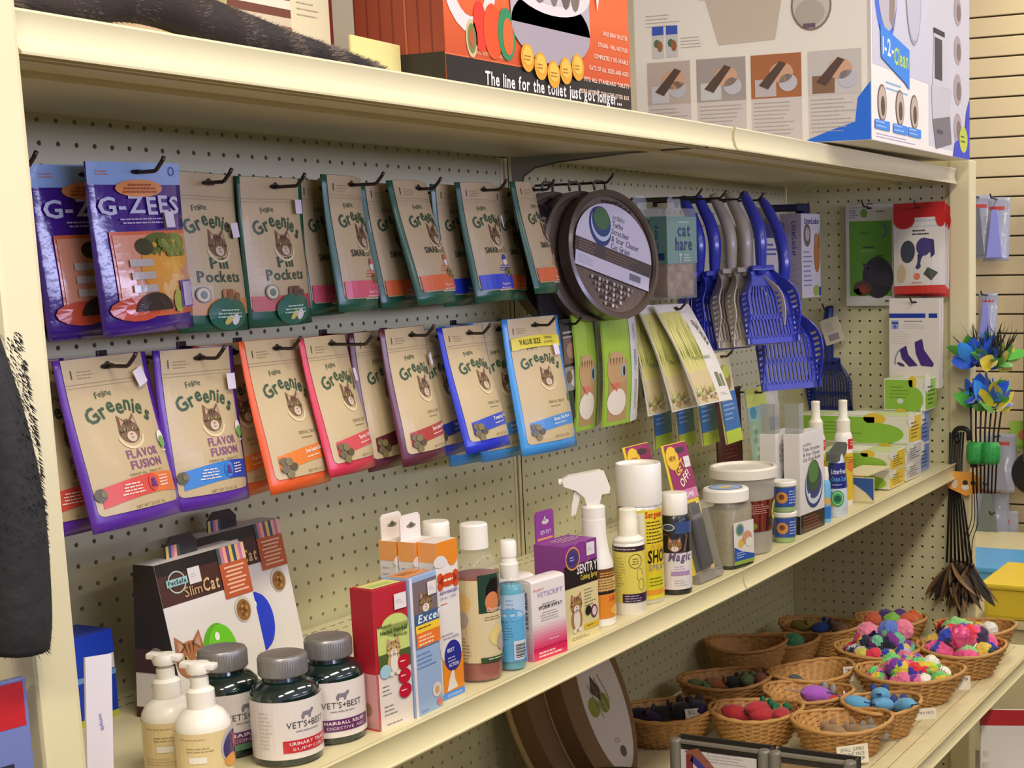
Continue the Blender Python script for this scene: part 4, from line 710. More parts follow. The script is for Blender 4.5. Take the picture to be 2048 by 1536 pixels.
a = Art(.3); a.rect(-5, 1.6, 5, 3.7, (120, 50, 40)); rn = random.Random(3)
for q in range(40): u = rn.uniform(-4.5, 4.5); a.rect(u, 1.6, u+.12, 3.7, [(80, 34, 30), (140, 66, 50), (60, 30, 28)][q % 3], 2)
a.ell(1.9, 2.9, .55, .7, (170, 196, 60), 4, 12); a.ell(1.9, 2.85, .3, .4, (60, 90, 40), 5, 8); a.ell(-.3, 2.0, .4, .25, (120, 140, 50), 4); a.para(-.7, 3.45, 1.9, 5, (196, 140, 126), .14, .06, 4); a.rect(.9, 1.9, 2.3, 2.5, (60, 34, 30), 3); a.build('label', lambda u, v, q: ((1.83+.052*(v)+q+.02)*math.cos(-2.3+u/1.95), (1.83+.052*v+q+.02)*math.sin(-2.3+u/1.95), v), o, PRINTG)
for k, lb in enumerate(('small blue tub with white lid, lower of a stack of two', 'small blue tub with white lid, on top of another tub')):
    o = bottle('snack_tub', lb, 'tub', 45.4, -15.5, [(0, 0), (.68, 0), (.74, .08), (.8, 1.85), (0, 1.85)], mat('tub_green', (150, 176, 120), .4), 'stacked blue tubs', 32, z=zs(45)+2.14*k)
    part('lid', lathe([(0, 1.8), (.84, 1.8), (.88, 1.85), (.88, 2.08), (.82, 2.14), (.7, 2.1), (0, 2.1)], 32), WHITEP, o, 'auto'); a = Art(.18); a.rect(-2.2, .4, 2.2, 1.75, (56, 84, 160)); a.ell(-.35, 1.05, .42, .4, (214, 140, 70), 2); a.ell(-.35, 1.1, .2, .2, (110, 70, 50), 3, 8); a.para(.15, 1.5, .7, 5, (180, 196, 226), .2, .07); a.build('label', lambda u, v, q: ((.745+.03*v+q+.01)*math.cos(-2.5+u/.78), (.745+.03*v+q+.01)*math.sin(-2.5+u/.78), v), o, PRINTG)
# --- white scratcher refill boxes with clear hang tabs
for x, y, lb in ((49.66, -15.84, 'white box with a green and blue ball picture, black foot, at the shelf edge'), (49.2, -14.2, 'white box right behind the green ball box')):
    o = carton(lb, x, y, -.061, 3.95, 1.25, 7.15, (222, 216, 212), group='white refill boxes with clear tabs'); a = Art(9); a.rect(-1.97, 0, 1.97, 1.35, (34, 28, 26)); a.rect(-1.97, 1.35, 1.97, 7.1, (224, 218, 214)); a.para(-1.5, 1.15, 3.2, 5, (150, 70, 50), .22, .09)
    for q, t in enumerate(('petlinks', 'Turbo Scratcher', '& Star Chaser', 'Cat Grass Refill')): a.text(t, -1.4, 6.2-.36*q, .26, (150, 146, 146) if q == 0 else (70, 66, 70), 3, al='l', w=1.3 if q == 0 else 2.7)
    a.ell(.25, 3.2, 1.45, 1.6, (40, 60, 120), 2, 26); a.ell(.25, 3.35, 1.35, 1.45, (206, 212, 226), 3, 26); a.ell(.25, 3.55, 1.25, 1.25, (44, 66, 120), 4, 26); a.ell(.2, 3.95, 1.0, 1.15, (56, 80, 56), 5, 24); a.ell(.1, 4.25, .8, .8, (80, 124, 66), 6, 20); a.ell(-.6, 2.6, .16, .2, (230, 236, 240), 6, 8); a.build('printed_front', face_front(), o, PRINTG)
    a = Art(9); a.rect(-1.2, 0, 0, 1.3, (34, 28, 26)); a.build('printed_side', face_left(-1.98, 0), o)
    pl = join(box(-1.78, -1.74, .1, 1.2, 7.1, 9.3), box(-1.78, -1.0, .1, .14, 7.1, 9.3)); part('hang_tab', pl, mat('clear_tab', (170, 172, 166), .15, alpha=.55), o)
# --- small blue bottle, pouch spray, two sprays
o = bottle('dropper_bottle', 'small blue bottle with a white cap, between the white box and the blue spray pouch', 'bottle', 52.8, -15.6, [(0, 0), (.34, 0), (.38, .05), (.38, 2.9), (.28, 3.15), (.2, 3.2), (0, 3.2)], mat('pale_blue_plastic', (110, 176, 220), .3), None, 22); part('cap', lathe([(0, 3.1), (.24, 3.1), (.26, 3.5), (.18, 4.1), (0, 4.15)], 18), WHITEP, o, 'auto'); a = Art(.1); a.rect(-1, .3, 1, 1.2, (50, 120, 200)); a.ell(.1, 1.6, .3, .3, (214, 170, 100), 2); wrap(o, a, .385, -2.6)
o = thing('spray_pouch', 'navy and white litter freshener bottle with a green emblem at the shelf edge', 'bottle', (55.4, -15.5, zs(55)))
part('bottle', xf(lathe([(0, 0), (.85, 0), (.92, .1), (.95, 1.2), (.85, 2.6), (.75, 3.6), (.6, 4.4), (.45, 4.9), (0, 5.0)], 28), sc=(1, .8, 1)), mat('pouch_white', (206, 216, 232), .35, coat=.2), o, 'auto'); part('nozzle', xf(prism([(-1.2, 4.3), (-1.1, 4.8), (.9, 5.5), (1.2, 5.3), (1.0, 4.7), (0, 4.2)], -.4, .4)), mat('nozzle_grey', (86, 92, 84), .4), o)
a = Art(.2); a.rect(-1.3, 2.2, 1.3, 4.1, (40, 44, 120)); a.text('LitterFresh', .1, 3.3, .36, (226, 230, 240), 3, bold=1, w=1.7, shear=.15); a.text('Ocean Scent', .15, 2.75, .36, (90, 170, 226), 3, bold=1, w=1.7, shear=.15); a.para(-.6, 2.5, 1.4, 1, (210, 220, 236)); a.ell(-.1, 1.45, .62, .62, (70, 160, 90), 3); a.ring(-.1, 1.45, .5, .5, .08, (170, 216, 160), 4); a.ell(-.1, 1.45, .3, .25, (40, 90, 80), 4); a.ell(-.8, 1.7, .4, .3, (80, 160, 210), 2); a.ell(-.7, 1.1, .3, .3, (206, 170, 70), 2); a.build('label', lambda u, v, q: ((.97-.07*abs(v-1.2)+q+.01)*math.cos(-2.55+u/.95), .8*(.97-.07*abs(v-1.2)+q+.01)*math.sin(-2.55+u/.95), v), o, PRINTG)
for x, y, lb in ((58.4, -12.6, 'white spray bottle with red mark, left of the pair behind the freshener'), (59.6, -14.4, 'white spray bottle with red and yellow label, right of the pair')):
    o = bottle('spray_bottle', lb, 'bottle', x, y, [(0, 0), (.68, 0), (.72, .08), (.72, 5.4), (.6, 5.75), (.45, 5.9), (0, 5.9)], WHITEP, 'white spray bottles', 28); part('sprayer', lathe([(0, 5.8), (.56, 5.8), (.56, 6.7), (.5, 6.75), (.36, 7.0), (.34, 8.1), (.36, 8.2), (.3, 8.3), (0, 8.3)], 24), mat('cream_plastic', (232, 226, 206), .35), o, 'auto')
    a = Art(.2); a.rect(-2, .5, 2, 4.2, (226, 190, 60)); a.rect(.1, 4.5, 2, 5.3, (206, 50, 44), 2); a.para(.3, 5.1, 1.0, 2, (240, 200, 190), .2, .08, 3); a.poly([(.2, .6), (.7, 2.6), (1.1, .6)], (150, 60, 40), 2); a.ell(.5, 3.2, .5, .5, (226, 130, 50), 2); a.para(-.2, 3.9, 1.2, 3, (150, 110, 30), .18, .06, 3); wrap(o, a, .725, -2.4)
# --- stack of green and yellow boxes at the right end
GRB = (138, 186, 60)
def liner_box(label, x, y, yaw, w, d, h, z, end, side=GRB, left=True):
    o = carton(label, x, y, yaw, w, d, h, (226, 222, 206), z=z, group='stacked liner boxes')
    a = Art(9); a.rect(-w/2+.08, .08, w/2-.08, h-.08, end, 1); a.ell(-w*.3, h*.85, w*.25, h*.3, (226, 222, 206), 2); a.para(-w*.3, h*.75, w*.65, 5, tuple(int(c*.6) for c in end), h*.13, h*.05); a.build('printed_end', face_front(), o, PRINTG)
    a = Art(9); a.rect(-d+.1, .1, -.1, h-.1, (224, 222, 204)); a.rect(-d+.1, .1, -d*.3, h-.1, side, 2); a.ell(-d*.3, h*.35, d*.26, h*.4, side, 3); a.ell(-d*.3, h*.9, d*.1, h*.2, (226, 190, 60), 2); a.ell(-d*.6, h*.3, .3, .25, (206, 214, 190), 4); a.para(-d*.85, h*.75, d*.5, 4, tuple(int(c*.75) for c in side), .3, .07, 4); a.build('printed_side', face_left(-w/2, 0), o, PRINTG)
    a = Art(9); a.rect(-w/2+.1, .1, w/2-.1, d-.1, (196, 206, 150)); a.rect(-w/2+.2, d*.4, w/2-.2, d*.7, (226, 224, 206), 2); a.build('printed_top', face_top(h), o); return o
YE, GY, BL = (224, 190, 46), (196, 190, 192), (110, 134, 196)
liner_box('yellow-ended liner box at the shelf edge, bottom of the front stack', 68.75, -15.6, 0, 3.8, 6.4, 1.5, zs(69)+.06, YE)
liner_box('yellow-ended liner box on top of the front stack', 68.75, -15.65, .0, 3.8, 6.4, 1.55, zs(69)+1.58, YE)
liner_box('grey-ended liner box, bottom of the second stack', 73.1, -15.6, 0, 3.9, 6.4, 1.5, zs(73)+.06, GY)
liner_box('grey-ended liner box, upper of the second stack', 73.1, -15.65, 0, 3.9, 6.4, 1.55, zs(73)+1.58, GY)
liner_box('blue-ended liner box, bottom of the last stack by the end panel', 77.0, -15.3, 0, 2.6, 6, 2.5, zs(77)+.06, BL)
liner_box('large green liner box lying on the second stack', 73.6, -15.55, 0, 3.4, 10.2, 2.35, zs(73)+3.16, YE)
liner_box('blue-ended liner box beside the large green one', 77.1, -15.3, 0, 2.5, 6, 2.85, zs(77)+2.6, BL)
liner_box('green and yellow upright box on top of the last stack, before the purple-shape card', 78.0, -15.6, 0, 3.4, 3.8, 2.8, zs(77)+5.5, GRB)
o = thing('display_box', 'open blue and cream cut-out box in front of the yellow-ended stack', 'box', (61.0, -16.4, zs(61)+.02))
part('tray', join(box(0, .08, 0, 2.9, .08, 2.0), box(.08, 5.2, 2.8, 2.9, .08, 2.2), box(0, 5.2, 0, 2.9, 0, .06), box(.08, 5.2, .5, 2.8, 2.1, 2.2)), mat('cream_card', (220, 206, 164), .6), o)
a = Art(9); a.poly([(-2.85, 1.95), (-.05, 1.95), (-.05, .15), (-.7, .8), (-1.6, 1.4)], (44, 84, 160)); a.build('printed_side', face_left(0, 0), o)
# ================================================================== hanging goods of the right bay
# --- round scratcher refills
def scratcher(label, x, y, z, yaw, tilt, front=True):
    o = thing('scratcher_refill', label, 'scratcher', (x, y, z), mtx=R3(yaw, tilt, 0), group='round scratcher refills'); r = 4.15
    rim = mat('scratcher_rim', (92, 78, 66), .3, coat=.4)
    part('rim', xf(lathe([(r-.35, -.5), (r, -.5), (r+.08, -.35), (r+.08, .5), (r-.2, .55), (r-.35, .4), (r-.35, -.5)], 56), loc=(0, 0, -r-.4), rot=(PI/2, 0, 0)), rim, o, 'auto')
    part('pad', xf(lathe([(0, .25), (r-.34, .25), (r-.34, -.4), (0, -.4)], 48), loc=(0, 0, -r-.4), rot=(PI/2, 0, 0)), mat('scratch_pad', (112, 92, 76), .6, coat=.3, bump=.5, bscale=120), o)
    part('hang_loop', tube([(-.5, 0, -.3), (-.55, 0, .15), (-.3, 0, .3), (.3, 0, .3), (.55, 0, .15), (.5, 0, -.3)], .09, 6), rim, o, True)
    if front:
        a = Art(9); rot = -.30; c_, s_ = math.cos(rot), math.sin(rot); rr = r-.5
        A = [(-rr*math.cos(PI*q/24)*.98, .15+rr*.86*math.sin(PI*q/24)) for q in range(25)]; a.poly(A, (214, 206, 214), 1)
        a.rect(-rr*.98, -.65, rr*.98, .25, (78, 64, 54), 2); a.rect(-rr*.95, -1.6, rr*.95, -.65, (214, 206, 214), 1)
        a.ell(-1.45, 1.45, 1.0, 1.3, (44, 60, 116), 3, 22, .35); a.ell(-1.4, 1.6, .92, 1.1, (196, 206, 222), 4, 22, .35); a.ell(-1.4, 1.8, .86, 1.0, (48, 70, 116), 5, 22, .35); a.ell(-1.4, 2.0, .72, .75, (74, 112, 62), 6, 18, .3)
        for q, t in enumerate(('petlinks', 'Turbo', 'Scratcher', '& Star Chaser', 'Cat Grass')): a.text(t, -.35, 2.3-.5*q, .4, (150, 146, 160) if q == 0 else (78, 76, 96), 3, al='l', w=[1.1, 1.0, 1.6, 2.6, 1.75][q])
        a.para(-3.2, .1, 1.7, 4, (150, 120, 92), .18, .06, 3); a.para(-.8, .05, 3.6, 4, (140, 108, 80), .18, .06, 3, 5)
        for q in range(12): a.rect(1.55+.09*q, -1.3, 1.6+.09*q, -.85, (110, 106, 120), 3)
        a.para(-3.2, -.85, 1.6, 4, (190, 184, 196), .15, .04, 3)
        for j in range(5):
            for i in range(12-2*j): a.rect(-(11-2*j)*.17+.34*i-.07, -2.1-.36*j, -(11-2*j)*.17+.34*i+.12, -1.88-.36*j, [(186, 172, 158), (150, 130, 116), (206, 196, 186), (46, 36, 32)][(i*3+j*5) % 4], 1)
        for i in range(7): a.ell(-1.2+.4*i, 3.5-.08*abs(i-3), .13, .12, (40, 32, 28), 1, 8)
        a.V = [(u*c_-v*s_, u*s_+v*c_, L) for u, v, L in a.V]; a.build('printed_label', lambda u, v, q: (u, -.40-q, v-r-.4), o)
    return o
scratcher('round dark brown scratcher refill with a white and brown label, front of its hook', 38.0, -6, -.95, -.22, -.15)
scratcher('round dark brown scratcher refill right behind the labelled front one', 37.0, -4.7, -1.0, -.15, -.10, False)
scratcher('round dark brown scratcher refill at the back, its edge showing left', 35.8, -3.4, -1.0, -.12, -.05, False)
hook(38.2, -.75, 'wire hook holding the round scratcher refills', 6.4)
# --- treat boxes in clear plastic
def cathare(label, x, y, z):
    o = thing('treat_box', label, 'box', (x, y, z), mtx=R3(-.07, .01, 0), group='teal and clear treat boxes'); w, h, d = 4.1, 6.5, 1.4
    part('clear_box', box(-w/2, w/2, 0, d, -h, .0, .06), mat('box_film', (226, 228, 226), .06, alpha=.22, coat=.4), o); part('chews', box(-w/2+.15, w/2-.15, .1, d-.1, -h+.15, -3.9, .25), mat('brown_chews', (166, 132, 92), .85, var=.35, vscale=40, bump=1, bscale=50), o)
    for k in range(14): part('chew', xf(ball(.55, 1, .15, seed=k), loc=(-1.4+.9*(k % 4)+.2*(k//4 % 2), .2, -4.3-.6*(k//4)), sc=(1, .35, .8)), mat('chew_%d' % (k % 3), [(176, 142, 98), (150, 114, 76), (190, 156, 110)][k % 3], .85, bump=.6, bscale=80), o, True)
    a = Art(9); a.rect(-w/2, -3.95, w/2, -.6, (124, 166, 152)); a.text('cat', .25, -2.0, .95, (40, 66, 120), 3, bold=1, w=1.75); a.text('hare', .2, -3.0, .95, (40, 66, 120), 3, bold=1, w=2.3); a.text('7', -.3, -3.85, .6, (226, 226, 216), 3, bold=1, w=.35); a.para(.2, -3.3, 1.2, 3, (214, 220, 206), .2, .09, 3); a.para(-.5, -.95, 2.2, 1, (206, 220, 210), .2, .1, 3); a.build('printed_sleeve', lambda u, v, q: (u, -.02-q, v), o, PRINTG)
    a = Art(9); a.rect(-d, -3.95, 0, -.6, (120, 164, 152)); a.text('cat hare', -.7, -2.2, .4, (40, 70, 130), 3, w=1.9, rot=PI/2); a.rect(-1.2, -3.7, -.2, -3.2, (40, 66, 120), 2); a.build('printed_side', face_left(-w/2-.02, 0), o, PRINTG)
    V, Fc = prism([(-.9, -.05), (-.9, .6), (-.6, .9), (.6, .9), (.9, .6), (.9, -.05)], .6, .64); part('hang_tab', (V, Fc), CLEAR, o); return o
cathare('teal and clear box of brown cat chews, front one', 49.5, -6, -2.2); cathare('teal and clear box of brown cat chews, right behind the front one', 48.2, -3.9, -2.15)
for x, lb in ((49.4, 'long empty-looking wire hook above the teal treat boxes'), (53.4, 'wire hook between the treat boxes and the scoops'), (56.6, 'wire hook just left of the blue and grey scoops'), (60.2, 'wire hook carrying the blue and grey scoops')): hook(x, -1.45, lb, 7.2)
# --- litter scoops
BLUEP = mat('blue_plastic', (52, 60, 168), .25, coat=.4, var=.02); GREYP = mat('grey_plastic', (172, 160, 142), .35, coat=.2, var=.02); NAVYP = mat('navy_plastic', (20, 38, 112), .3, coat=.3)
def scoop(label, x, y, z, yaw, tilt, m, big=1.0, hl=5.4, arch=.9, roll=0, sc=1, tagit=False, grp='litter scoops'):
    o = thing('litter_scoop', label, 'scoop', (x, y, z), mtx=R3(yaw, tilt, roll), group=grp); s = big
    P = curve_pts([(0, .1, .5), (0, -.25*arch, -.4), (0, -.8*arch, -hl*.35), (0, -.85*arch, -hl*.62), (0, -.35*arch, -hl*.9), (0, .05, -hl-.6)], 6)
    n = len(P); rad = [.30+.14*math.sin(PI*i/(n-1)) for i in range(n)]
    g = tube(P, rad, 12); part('handle', ([(p[0]*1.25, p[1], p[2]) for p in g[0]], g[1]), m, o, True)
    L0, L1 = -hl-.1, -hl-.1-5.9*s; W0, W1 = 1.0*s, 2.35*s; H = 1.25*s
    wd = lambda t: W0+(W1-W0)*sm(0, .45, t); fl = lambda t: .15+.25*t; hh = lambda t: H*sm(-.1, .3, t)*(1-.75*sm(.55, 1, t))
    def strip(t0, t1, u0, u1, N=4):   # piece of the floor between fractions u0..u1 of the half width
        V, Fc = [], []
        for i in range(N+1):
            t = t0+(t1-t0)*i/N; zz = L0+(L1-L0)*t
            for u in (u0, u1):
                for dy in (0, .12): V.append((wd(t)*u, fl(t)+dy, zz))
        for i in range(N):
            a = i*4; Fc += [(a, a+4, a+6, a+2), (a+1, a+3, a+7, a+5), (a, a+1, a+5, a+4), (a+2, a+6, a+7, a+3)]
        Fc += [(0, 2, 3, 1), (N*4, N*4+1, N*4+3, N*4+2)]; return V, Fc
    G = [strip(0, .24, -1, 1), strip(.62, .68, -.95, .95), strip(.9, 1, -1, 1), strip(.2, 1, -1, -.86), strip(.2, 1, .86, 1)]
    nb = 12
    for i in range(nb): u = -.86+1.72*(i+.2)/nb; G.append(strip(.22, .93, u, u+1.72/nb*.5))
    part('slotted_floor', join(*G), m, o)
    for sgn in (-1, 1):
        V, Fc = [], []; N = 22
        G = []
        def wall(t0, t1, f0, f1, N=4):
            V, Fc = [], []
            for i in range(N+1):
                t = t0+(t1-t0)*i/N; zz = L0+(L1-L0)*t
                for f in (f0, f1):
                    for dx in (0, .11): V.append((sgn*(wd(t)+dx+.12*f), fl(t)+.12-f*hh(t), zz))
            for i in range(N):
                a = i*4; Fc += [(a, a+4, a+6, a+2), (a+1, a+3, a+7, a+5), (a, a+1, a+5, a+4), (a+2, a+6, a+7, a+3)]
            Fc += [(0, 2, 3, 1), (N*4, N*4+1, N*4+3, N*4+2)]; return V, Fc
        G += [wall(0, 1, 0, .3, 14), wall(0, 1, .78, 1.0, 14), wall(0, .3, .25, .8, 6), wall(.9, 1, .25, .8, 2)]
        for i in range(9): G.append(wall(.3+.067*i, .3+.067*i+.035, .25, .82, 1))
        part('side_wall', join(*G), m, o)
    part('top_wall', xf(box(-W0-.1, W0+.1, -.4*s, .3, -.3, .1, .08), loc=(0, 0, L0)), m, o)
    if tagit:
        part('price_tag', xf(box(-.95, .95, -.03, .03, -2.4, 0, .02), loc=(.25, -.75, -.5), rot=(0, -.3, 0)), mat('tag_card', (196, 186, 170), .6), o, label='tilted white tag')
        a = Art(9); a.rect(-.5, -2.1, .55, -1.5, (140, 130, 140)); a.para(-.5, -.5, 1.1, 6, (170, 160, 150), .14, .04); c_, s_ = math.cos(-.3), math.sin(-.3); a.build('tag_print', lambda u, v, q: (.25+u*c_+v*s_, -.79-q, -.5-u*s_+v*c_), o)
    return o
scoop('blue litter scoop in front of the grey ones, seen into its slotted tray', 58.4, -7.0, -1.4, -.45, -.30, BLUEP, 1.0)
scoop('grey litter scoop right behind the front blue one', 57.6, -6.1, -1.5, -.42, -.29, GREYP, 1.0)
scoop('grey litter scoop behind the other grey one', 56.8, -5.2, -1.55, -.4, -.28, GREYP, 1.0)
scoop('blue litter scoop behind the grey ones', 55.9, -4.3, -1.65, -.38, -.26, BLUEP, 1.0)
scoop('blue litter scoop at the very back, left of the row', 55.1, -3.4, -1.7, -.36, -.24, BLUEP, 1.0)
o = scoop('largest blue litter scoop hanging lowest with a green price label', 62.6, -6.6, -1.8, -.55, -.26, BLUEP, 1.12, 8.2, 1.9)
a = Art(9); a.rect(-1.3, -9.7, 1.0, -9.1, (206, 206, 190)); a.rect(-.9, -9.6, .3, -9.2, (110, 160, 90), 2); a.build('price_label', lambda u, v, q: (u, .1-q, v), o)
# --- flat packets of cat grass, cat picture packs, seed packs and others below
def card_pack(name, label, cat, x, y, z, yaw, tilt, w, h, base, draw, grp=None, th=.12, curve=0, hole=True, m=None, roll=0):
    o = thing(name, label, cat, (x, y, z), mtx=R3(yaw, tilt, roll), group=grp); N = 10
    cy = lambda u, v: curve*(2*u/w)**2+.25*math.sin(-v/h*PI)*(-1 if curve else 0)
    fn = lambda u, v, q: (u, cy(u, v)-th/2-q, v); bn = lambda u, v, q: (u, cy(u, v)+th/2, v)
    V, Fc = [], []
    for f in (fn, bn): V += [f(-w/2+w*i/N, -h*j/N, 0) for j in range(N+1) for i in range(N+1)]
    M = (N+1)*(N+1); ix = lambda s, i, j: s*M+j*(N+1)+i
    for j in range(N):
        for i in range(N): Fc += [(ix(0, i, j), ix(0, i, j+1), ix(0, i+1, j+1), ix(0, i+1, j)), (ix(1, i, j), ix(1, i+1, j), ix(1, i+1, j+1), ix(1, i, j+1))]
        for i, fl in ((0, 0), (N, 1)): q = (ix(0, i, j), ix(1, i, j), ix(1, i, j+1), ix(0, i, j+1)); Fc.append(q[::-1] if fl else q)
    for i in range(N): Fc += [(ix(0, i, 0), ix(0, i+1, 0), ix(1, i+1, 0), ix(1, i, 0)), (ix(0, i, N), ix(1, i, N), ix(1, i+1, N), ix(0, i+1, N))]
    part('packet', (V, Fc), m or mat('pk_%d_%d_%d' % base, base, .4, coat=.15), o)
    a = Art(.8); draw(a, w, h)
    if hole: a.ell(0, -.35, .3, .09, (40, 36, 30), 6, 12)
    a.build('printed_front', fn, o, PRINTG); return o
def draw_grass(a, w, h):
    L, R = -w/2, w/2; xm = L+w*.55; a.rect(L+.05, -h+.05, R-.05, -.05, (222, 216, 206)); a.rect(L+.05, -h+.1, xm, -.6, (206, 196, 120), 2); a.rect(L+.05, -h+.1, xm, -h*.68, (206, 186, 140), 3); rn = random.Random(5)
    for q in range(44):
        u = rn.uniform(L+.1, xm-.1); t = rn.uniform(-.2, .35); a.poly([(u, -h*.92), (u+.07, -h*.92), (u+t+.02, -h*rn.uniform(.12, .3)), (u+t-.05, -h*.5)], [(120, 140, 50), (150, 166, 70), (92, 116, 40), (190, 196, 110)][q % 4], 4+q % 2)
    for q in range(30): a.ell(rn.uniform(L+.2, xm-.1), -h*rn.uniform(.84, .97), .16, .1, [(170, 140, 100), (206, 190, 160), (130, 104, 70)][q % 3], 6, 7)
    a.text('Pet Greens', L+w*.5, -h*.58, .36, (110, 130, 66), 7, w=2.4); a.text('GRASS', R-.95, -h*.32, .4, (110, 96, 90), 3, bold=1, w=2.2, rot=-1.2); a.para(R-.5, -h*.2, 2.4, 3, (150, 140, 130), .2, .06, 3, rot=-1.4); a.rect(R-1.4, -h*.86, R-.9, -h*.72, (110, 116, 90), 3); a.rect(R-.75, -h*.86, R-.4, -h*.74, (110, 116, 90), 3); a.para(R-1.6, -h*.92, 1.4, 2, (150, 146, 130), .12, .04)
for k, (x, y, tl, lb) in enumerate(((47.7, -6, -.47, 'packet of cat grass with white right half, front of four'), (46.6, -5.1, -.34, 'cat grass packet second from the front, in shade'), (45.7, -4.3, -.22, 'cat grass packet third from the front'), (44.9, -3.5, -.12, 'cat grass packet furthest back, beside the cat picture packs'))): card_pack('grass_packet', lb, 'packet', x, y, -9.05, -.07+.08*k, tl, 4.7, 7.8, (222, 216, 206), draw_grass, 'cat grass packets', curve=.15)
hook(47.6, -9.4, 'wire hook through the cat grass packets', 6.6)
def draw_cat(a, w, h):
    L, R = -w/2, w/2; a.rect(L+.02, -h+.02, R-.02, -.02, (150, 184, 62)); a.rect(L+.35, -h+.3, L+w*.52, -h*.42, (176, 140, 96), 2); a.ell(L+w*.26, -h*.5, w*.22, h*.16, (186, 150, 106), 3, 16); a.poly([(L+.4, -h*.45), (L+.5, -h*.34), (L+1.1, -h*.42)], (170, 130, 90), 3); a.ell(L+w*.42, -h*.52, .35, .45, (150, 176, 190), 4, 12); a.ell(L+w*.42, -h*.52, .16, .36, (24, 26, 36), 5, 10)
    a.poly([(L+w*.12, -h*.62), (L+w*.34, -h*.62), (L+w*.23, -h*.70)], (206, 110, 90), 5); a.ell(L+w*.26, -h*.79, w*.22, h*.12, (226, 214, 196), 4, 16)
    for q in range(5): a.poly([(L+.5+.35*q, -h*.40), (L+.6+.35*q, -h*.40), (L+.6+.3*q, -h*.47)], (90, 66, 44), 5)
    a.rect(L+w*.66, -h+.02, R-.02, -.02, (220, 216, 210), 3); a.para(R-.55, -h*.12, 1.4, 2, (90, 110, 130), .3, .12, 3, rot=-PI/2); a.para(R-.6, -h*.35, 1.6, 2, (60, 90, 130), .3, .14, 3, 3, rot=-PI/2); a.para(R-.6, -h*.62, 2.4, 2, (90, 90, 90), .3, .12, 3, 5, rot=-PI/2)
for x, y, yw, lb in ((40.2, -6, .05, 'green packet with a kitten face and white strip, front one'), (37.3, -5.2, .22, 'green packet with a kitten face, shaded one on the left'), (38.8, -4.2, .1, 'green packet with a kitten face, hidden behind the front one')): card_pack('treat_packet', lb, 'packet', x, y, -9.2, yw, .01, 5.0, 7.6, (150, 184, 62), draw_cat, 'kitten face packets', curve=.35)
hook(40.2, -9.6, 'wire hook through the kitten face packets', 6.6)
def draw_black(a, w, h):
    L, R = -w/2, w/2; a.rect(L+.02, -h, R-.02, 0, (36, 32, 36)); a.para(L+.5, -.8, 2.6, 2, (190, 180, 176), .3, .14); a.rect(L+.5, -h*.45, R-.4, -h*.2, (120, 90, 80), 2); a.ell(0, -h*.32, .9, .5, (170, 130, 110), 3); a.rect(L+.5, -h*.72, R-.4, -h*.48, (150, 140, 130), 2); a.ell(.2, -h*.6, .7, .55, (206, 200, 190), 3); a.ell(-.6, -h*.58, .5, .4, (110, 84, 66), 4)
for x, y, lb in ((34.6, -5.3, 'black picture packet right of the sky blue pouches'), (33.6, -4.2, 'black picture packet behind the other black one')): card_pack('treat_packet', lb, 'packet', x, y, -9.4, .2, -.02, 3.7, 6.4, (36, 32, 36), draw_black, 'black picture packets')
card_pack('treat_packet', 'black packet hanging in the shade left of the round scratchers', 'packet', 33.6, -4.5, -2.2, .1, -.05, 4.2, 7.4, (36, 32, 36), draw_black)
hook(34.6, -9.75, 'wire hook through the black packets', 5.8)
def draw_seed(a, w, h):
    L, R = -w/2, w/2; a.rect(L+.02, -h, R-.02, 0, (206, 196, 150)); a.ell(0, -h*.3, 1.1, 1.1, (150, 130, 80), 2); a.ell(.3, -h*.22, .7, .5, (190, 196, 80), 3); a.rect(L+.02, -h*.86, R-.02, -h*.44, (58, 110, 176), 4); a.para(L+.3, -h*.52, 2.2, 5, (150, 186, 220), .35, .12, 5); a.rect(L+.02, -h, R-.02, -h*.86, (186, 206, 70), 4)
for k, lb in enumerate(('small blue and green seed packet, front of four', 'small blue and green seed packet, second of four', 'small blue and green seed packet, third of four', 'small blue and green seed packet, furthest back and left')): card_pack('seed_packet', lb, 'packet', 53.6-1.15*k, -6.8+1.15*k, -12.9, .06, -.15+.04*k, 3.1, 6.9, (206, 196, 150), draw_seed, 'blue and green seed packets')
hook(53.5, -13.2, 'wire hook through the blue and green seed packets', 7.4)
def draw_mar(a, w, h): a.rect(-w/2+.05, -h+.05, w/2-.05, -.05, (78, 28, 34)); a.para(-1, -h*.6, 2.2, 6, (120, 60, 60), .3, .1); a.ell(0, -h*.3, 1.0, .7, (110, 40, 44), 2)
card_pack('treat_packet', 'dark maroon packet hanging behind the seed packets', 'packet', 59.3, -4.6, -16.2, -.05, -.02, 4.2, 6.6, (78, 28, 34), draw_mar)
def draw_kit(a, w, h):
    L, R = -w/2, w/2; a.rect(L, -1.5, R, 0, (206, 210, 110)); a.ell(L+1.0, -2.0, .6, .5, (70, 140, 170), 2); a.rect(L, -2.6, R, -1.5, (150, 180, 190), 1); a.rect(L+.2, -h+.1, R-.2, -2.6, (150, 176, 156), 1); a.poly([(R-1.2, -2.6), (R-.8, -2.5), (R-1.4, -5.2), (R-1.8, -5.2)], (206, 110, 70), 3)
    for q in range(8): a.ell(L+.8+.3*(q % 3), -3.2-.35*q, .35, .25, [(170, 190, 170), (120, 150, 130)][q % 2], 2, 8)
card_pack('toy_packet', 'clear and pale green packet hanging below the big scoop', 'packet', 62.3, -5.6, -16.4, 0, -.12, 3.9, 6.2, (176, 190, 176), draw_kit, m=mat('pale_film', (186, 200, 186), .15, alpha=.7, coat=.4))
